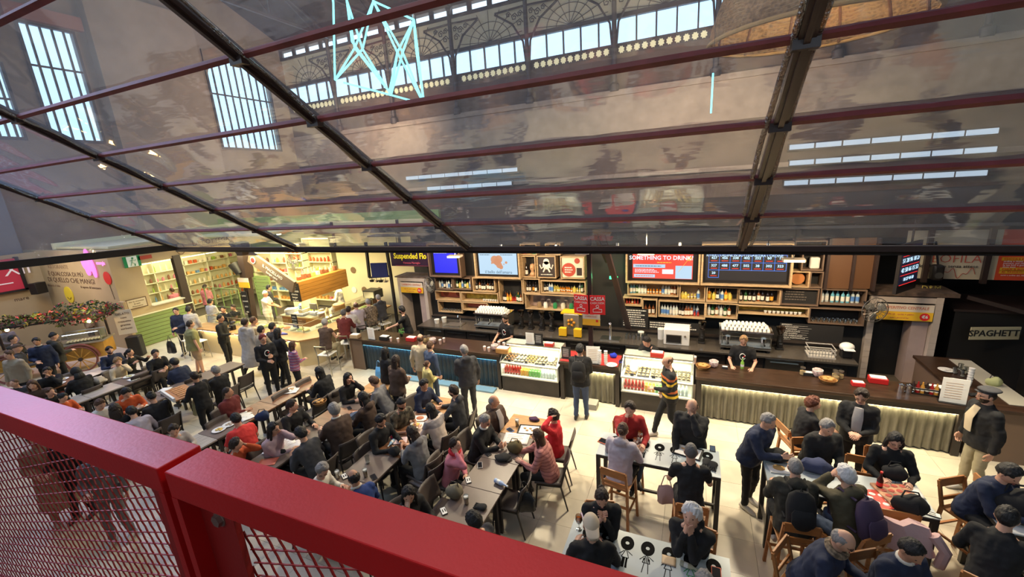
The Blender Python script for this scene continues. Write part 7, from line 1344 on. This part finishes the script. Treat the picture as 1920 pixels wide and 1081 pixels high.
for a in [('tray',992,806,Z,'dark tray with crumpled white paper before the woman in bright red',10),('beer',970,798,Z,'glass of amber beer at the far pine table by the lunch tray'),('hat',1001,787,Z,'dark purple glasses case at the bar end of the pine table',0,(.06,.02,.06),.7),('phone',957,806,Z,'blue phone on the pine table left of the lunch tray',60,(.1,.2,.5)),
('menu',968,822,Z,'open pale newspaper in front of the pink puffer woman',10,None,1.5),('bag',966,846,Z,'round olive bag held by the woman in the pink puffer',0,(.13,.1,.04)),('hat',942,861,Z,'black beret-like hat lying on the grey table',20),('phone',914,850,Z,'black-rimmed phone lying near the grey-haired man',60),('phone',900,872,Z,'white phone lying by the elbow of the pink sweater',30,(.75,.72,.7)),
('coaster',878,900,Z,'black order pager at the left table edge below the white phone',40),('waterb',938,908,Z,'pale blue plastic water bottle lying on its side',75,(.45,.55,.75)),('bag',853,930,Z,'khaki grey folded cloth bag left of the beer',0,(.2,.17,.11)),('beer',875,944,Z,'glass of beer with a lime beside the khaki bag'),('gloves',903,952,Z,'black gloves on the grey table near the railing'),('coaster',832,958,Z,'black order pager with white codes beside the railing',50),
('glass',690,868,Z,'nearly empty glass on the grey table of the camouflage row'),('beer',686,893,Z,'tall beer glass on the grey table of the camouflage row'),('phone',701,894,Z,'black wallet on the grey table next to the tall beer',60),('waterb',734,832,Z,'pale blue water bottle on the crowded brown table',10,(.3,.5,.7),.8),('bottle',735,822,Z,'purple-red small bottle on the crowded brown table',0,(.3,.05,.2),.7),('bag',740,852,Z,'small black bag on the brown table beneath the grey hoodie',0,None,.8),
('box',788,785,Z,'white food box with red sauce in front of the cream jumper',20,(.5,.15,.05)),('box',781,798,Z,'white food box with yellow chips in front of the cream jumper',20,(.7,.5,.08)),('napkin',751,826,Z,'pink and white paper in the hands of the grey hoodie woman',30,(.8,.6,.6)),('napkin',818,752,Z,'little crumpled paper on the pale pine table',0,(.6,.4,.15),.6),
('phone',655,765,Z,'dark phone lying on a pale saucer',60),('menu',529,832,Z,'open menu with tan print before the woman with round glasses',60,None,1.4),('menu',546,835,Z,'white menu sheet beside the tan printed menu',60,(.75,.72,.7),1.1),('napkin',508,845,Z,'folded white paper at the edge of the menus',20),('gloves',528,848,Z,'small black camera beside the menus'),('menu',502,866,Z,'coral red folded menu near the railing',30,(.65,.16,.1)),('basket',600,757,Z,'bag of snacks with yellow wrapping near the pale pine table',0),('glass',576,798,Z,'empty glass between the boy and the big man'),
('beer',634,896,Z,'half full beer glass beside the balding man in navy'),('coaster',646,893,Z,'black order pager between the beer and the balding man',60),('plate',546,730,Z,'white plate with leftovers on a paper sheet',0,(.55,.35,.15)),('napkin',546,733,Z,'white paper sheet under the leftovers plate',30,None,1.3),('napkin',458,778,Z,'heap of white napkins at the man in maroon',20),('napkin',452,772,Z,'open white napkin before the man in maroon',50),('napkin',464,783,Z,'crumpled napkin nearest the navy bag',70),
('plate',411,806,Z,'white plate with yellow food beside the red T-shirt',0,(.75,.5,.1)),('plate',430,796,Z,'small white plate with a shell-like bread by the red T-shirt',0,(.5,.4,.3)),('bag',494,787,Z,'dark navy bag at the edge of the plank table',30,(.015,.03,.09)),('napkin',310,730,Z,'white triangular napkin on the tray row table',30),('gloves',311,740,Z,'black gloves on the tray row table'),('plate',250,756,Z,'oval white plate held by the person facing the orange jacket',0,(.6,.5,.3)),('napkin',264,762,Z,'white paper beside the oval plate'),
('plate',242,706,Z,'white plate of food before the blonde woman',0,(.55,.5,.2)),('napkin',250,711,Z,'long white napkin before the blonde woman'),('cloth',186,718,Z,'beige folded coat lying beside the blonde woman',0,(.45,.38,.28)),('menu',169,703,Z,'large crumpled pale paper on the far table',10,(.7,.6,.5),1.4),('plate',118,711,Z,'first paper plate on the far brown table',0,(.6,.45,.2)),('plate',112,719,Z,'second paper plate on the far brown table',0,(.7,.6,.4)),
('spritz',1200,830,H,'orange spritz glass standing farther from the pale hood'),('spritz',1192,843,H,'orange spritz glass close to the pale hood'),('phone',1136,829,H,'coral orange folder on the first high table',75,(.75,.16,.07),1.6),('tray',1290,847,H,'black tray with white paper on the first high table',-12),('gloves',1325,868,H,'dark blue knitted gloves at the right end of the first high table',80),('gloves',1337,874,H,'bright red knitted gloves at the right end of the first high table',80),('phone',1336,841,H,'black glasses case under the hand of the bald beer drinker',0),
('box',1460,879,H,'white wrapped food with a roll at the left of the second high table',10,(.5,.3,.1)),('cloth',1452,862,H,'black coat heaped on the far left corner of the second high table'),('bottle',1648,915,H,'small cola bottle on the second high table',0,(.05,.01,.01)),('disc',1648,936,H,'red round pizza plate with white spots',0),('pizza',1684,930,H,'open printed pizza box on the second high table',15),('napkin',1706,922,H,'crumpled white tissue beside the pizza box'),('bag',1676,896,H,'black handbag in front of the reading woman'),('cloth',1530,882,H,'navy and orange printed scarf between the two backpack men',0,(.03,.04,.1)),('bag',1704,961,H,'black bag on the near edge of the second high table',0,None,1.2),('coaster',1748,964,H,'black order pager on the near right corner of the second high table',75),
('spritz',1086,992,H,'orange spritz glass on the corner of the nearest high table'),('napkin',1110,968,H,'pale pink paper beside the person in the beige cap',40,(.7,.5,.6)),('napkin',1254,1051,H,'crumpled tan paper on the nearest high table',0,(.55,.4,.25),.6),('waterb',1290,1064,H,'small glass bottle lying on the nearest high table',80,(.5,.48,.35),.8),('phone',1343,1077,H,'orange red packet at the right end of the nearest high table',0,(.75,.12,.05),1.2),
('coaster',1856,942,H,'black order pager on the right high table',75),('plate',1888,948,H,'oval plate of salad on the right high table',0,(.4,.35,.08),1.4),('bag',1900,967,H,'big black bag between the right high tables',0,None,1.7),('napkin',1908,992,H,'white and dark paper at the right bottom table'),
# bar counter left
('block',664,634,K,'open wooden box at the left end of the bar',5),('card',697,636,K,'tall white price list standing at the left end of the bar',-5,None,1.2),('block',722,636,K,'black organiser box right of the tall price list',0,(.02,.02,.02)),('cup',733,640,K,'white paper cup next to the black organiser'),('cup',744,643,K,'second white cup right of the black organiser'),('plant',753,630,K,'basil plant on the left bar counter'),('block',772,638,K,'red tray box right of the basil',0,(.5,.03,.03)),('jar',787,640,K,'glass jar of straws at the elbow of the cream sweater',0,(.5,.4,.35)),('jar',797,640,K,'glass jar of sweets behind the cream sweater'),('jar',805,638,K,'glass jar with brown biscuits behind the cream sweater'),('tub',812,643,K,'rosy patterned round tub on the left bar'),('cup',826,645,K,'white napkin dispenser cup right of the rosy tub',0,None,1.1),('cup',833,641,K,'second white dispenser right of the rosy tub'),
('cup',909,657,K,'small white sugar pot on the left bar'),('cup',917,659,K,'second small sugar pot on the left bar'),('tub',928,655,K,'rosy patterned round tub at the right end of the left bar'),('block',944,660,K,'wooden slatted tray at the end of the left bar',0,(.4,.2,.06),1.2),('cup',936,648,K,'paper cup on the left in front of the bearded barman'),('cup',945,650,K,'paper cup in the middle in front of the bearded barman'),('cup',956,649,K,'paper cup on the right in front of the bearded barman'),
# desk
('card',968,672,1.17,'white card with red emblem on the left display case'),('card',991,668,1.17,'black card on the left display case',0,(.02,.02,.02)),('card',1062,672,K,'black framed card left of the backpack man',0,(.03,.03,.03)),('card',1106,693,K,'large white price list beside the backpack man',6,None,1.4),('stack',1121,690,K,'tall stack of white paper cups on the cash desk'),('stack',1132,692,K,'second stack of white paper cups on the cash desk'),('plate',1146,686,.995,'white plate on the red mat of the cash desk',0,(.8,.76,.7)),('phone',1164,677,.995,'small blue card reader on the red mat',0,(.02,.04,.5)),('bag',1150,670,.995,'bright blue cloth on the cash desk',0,(.02,.05,.6),.6),
('block',1012,670,1.17,'red leaflet box on the left display case',0,(.6,.04,.03),.8),('block',1230,678,1.17,'red long mat box under the bending barmaid',0,(.6,.04,.03)),
# right bar
('cup',1301,672,K,'tall paper cup at the left end of the right bar',0,None,1.4),('basket',1318,690,K,'bread basket at the left end of the right bar'),('tub',1338,687,K,'rosy patterned round tub at the left end of the right bar'),('block',1359,690,K,'small dark box right of the rosy tub',0,(.05,.05,.06),.4),('spray',1391,689,K,'green spray bottle by the hands of the blonde barmaid',0,(.3,.6,.1)),('jar',1502,697,K,'tall jar left of the flowered tub'),('block',1514,702,K,'black sachet box beside the flowered tub',0,(.03,.03,.03),.6),('tub',1532,704,K,'red flowered round tub in the middle of the right bar'),('basket',1552,716,K,'bread basket in the middle of the right bar'),('jar',1560,700,K,'lidded biscuit jar behind the middle basket'),('jar',1574,706,K,'lidded biscuit jar right of the middle basket'),('jar',1567,712,K,'lidded biscuit jar nearest the middle basket'),
('block',1608,722,K,'bright red box on the right bar',0,(.7,.03,.03),.7),('block',1645,716,K,'long red tray on the right bar',-5,(.6,.02,.02)),('pitcher',1688,735,K,'left steel milk pitcher on the right bar'),('pitcher',1702,736,K,'right steel milk pitcher on the right bar'),('crate',1733,737,K,'black rack of small bottles on the right bar',-5),('card',1785,755,K,'large white price list at the corner of the bar',-8,None,1.5),('block',1758,735,K,'dark syrup stand left of the corner price list',0,(.03,.02,.02)),('stack',1816,722,K,'leaning stack of white cups on the side counter'),('plate',1774,694,K,'stack of white plates on the side counter',0,(.75,.72,.66)),('glass',1790,700,K,'first empty tumbler on the side counter'),('glass',1800,694,K,'second empty tumbler on the side counter'),('glass',1810,700,K,'third empty tumbler on the side counter'),('glass',1804,706,K,'fourth empty tumbler on the side counter'),('gloves',1832,742,K,'dark cables at the elbow of the man in the flat cap'),('bag',1862,722,K,'pale green plastic bag on the side counter',0,(.5,.52,.25),.8)]: it(*a)
# held tray of the waitress, coat on a chair, blue bag, shopping bag, drinks in hand
g=at(338,737,1.08); t=thing('carried_tray','long tray of pizza slices on white paper carried by the waitress','tray',g,radians(-12)); B().box(-.42,.42,-.22,.22,0,.03).build('tray_base',M('tray ply',(.45,.2,.07),.5),t,bev=.004,smooth=False); B().box(-.42,.42,-.24,-.2,.0,.09).build('white_front',PAPER,t,smooth=False)
for k in range(6): B().box(-.38+k*.12,-.29+k*.12,-.1,.12,.031,.045).build('pizza_slice',M('focaccia',(.55,.25,.08),.6,noise=.4,ns=30),t,bev=.006)
g=at(1704,985,1.06); t=thing('pink_coat','pale pink coat draped over a high chair','coat',(g[0],g[1],.74)); b=B(); b.loft([((0,-.02,.02),(.26,0,0),(0,.08,0)),((.02,-.03,.12),(.22,0,0),(0,.09,0)),((-.02,-.02,.25),(.2,0,0),(0,.07,0)),((0,0,.36),(.2,0,0),(0,.045,0))]); b.v=[(x+.03*sin(z_*30),y+.025*sin(x*28),z_+.02*sin(x*17)) for x,y,z_ in b.v]; b.build('fabric',cloth('pl') if 0 else M('pink coat cloth',(.6,.4,.4),.85,bump=.5,bs=12),t); B().tube([(.2,-.05,.3),(.3,-.1,.15),(.27,-.1,-.05)],[.06,.055,.05],8).build('sleeve',MC['pink coat cloth'],t)
def sack(px,py,z,label,c,nm,w_=.16,h_=.32):
    g=at(px,py,z+h_/2); t=thing(nm,label,'bag',(g[0],g[1],z)); b=B(); b.loft([((0,0,0),(w_*.8,0,0),(0,.07,0)),((0,0,.05),(w_,0,0),(0,.10,0)),((0,0,h_*.7),(w_*.95,0,0),(0,.08,0)),((0,0,h_),(w_*.6,0,0),(0,.02,0))]); b.v=[(x+.02*sin(z_*40+y*30),y+.02*sin(x*30),z_) for x,y,z_ in b.v]; b.build('sack',M('film %s'%nm,c,.35,bump=.5,bs=15),t)
    for s in(-1,1): B().tube([(s*w_*.5,0,h_),(s*.03,0,h_+.16),(0,0,h_+.18)],.008,5).build('handle',M('film %s'%nm,c,.35),t)
sack(712,698,.35,'bright blue plastic carrier bag held by the long-haired women',(.12,.38,.75),'carrier_bag'); sack(321,650,.28,'black shopping bag with a small red mark held by the man in glasses',(.012,.012,.012),'shopping_bag',.22,.42)
sack(1249,925,.5,'pale pink quilted bag hanging at the chair of the cropped-hair woman',(.55,.36,.34),'quilted_bag',.14,.26); sack(1143,890,.62,'black shoulder bag hung on the high chair of the pale hooded woman',(.012,.012,.012),'shoulder_bag',.1,.2); sack(985,938,.46,'black rucksack standing on the chair right of the water bottle',(.012,.012,.013),'black_rucksack',.15,.3)
sack(372,762,.45,'khaki tote bag hanging by the tray-carrying waitress',(.38,.33,.17),'tote_bag',.2,.4)
it('beer',1301,766,1.38,'glass of beer raised to the lips of the bald puffer-jacket man'); it('glass',862,682,1.1,'pale drink held by the grey-haired man in the black hoodie')
for n_,(px,py,lab) in enumerate(((660,800,'dark blue coat hung over the chair of the broad man'),)):
    g=at(px,py,.6); t=thing('hanging_coat',lab,'coat',(g[0],g[1],.3)); b=B(); b.loft([((0,0,0),(.05,0,0),(0,.2,0)),((0,0,.25),(.07,0,0),(0,.23,0)),((0,0,.55),(.05,0,0),(0,.2,0))]); b.v=[(x+.02*sin(y*40),y,z_) for x,y,z_ in b.v]; b.build('fabric',cloth('dn'),t); B().tube([(.02,.2,.5),(.05,.25,.1)],.05,7).build('sleeve',cloth('dn'),t)
# spirals of lettering become plain meshes
bpy.context.view_layer.update(); dg=bpy.context.evaluated_depsgraph_get()
for o in [o for o in sc.objects if o.type=='FONT']:
    me=bpy.data.meshes.new_from_object(o.evaluated_get(dg)); me.name='lettering'; n=bpy.data.objects.new('lettering',me); COL.objects.link(n); n.parent=o.parent; n.location=o.location; n.rotation_euler=o.rotation_euler; n.scale=o.scale
    if o.parent is None: n['kind']='structure'
    bpy.data.objects.remove(o)
for o in sc.objects:
    if o.name.split('.')[0]=='person':
        for k in('_hc',): 
            if k in o: del o[k]
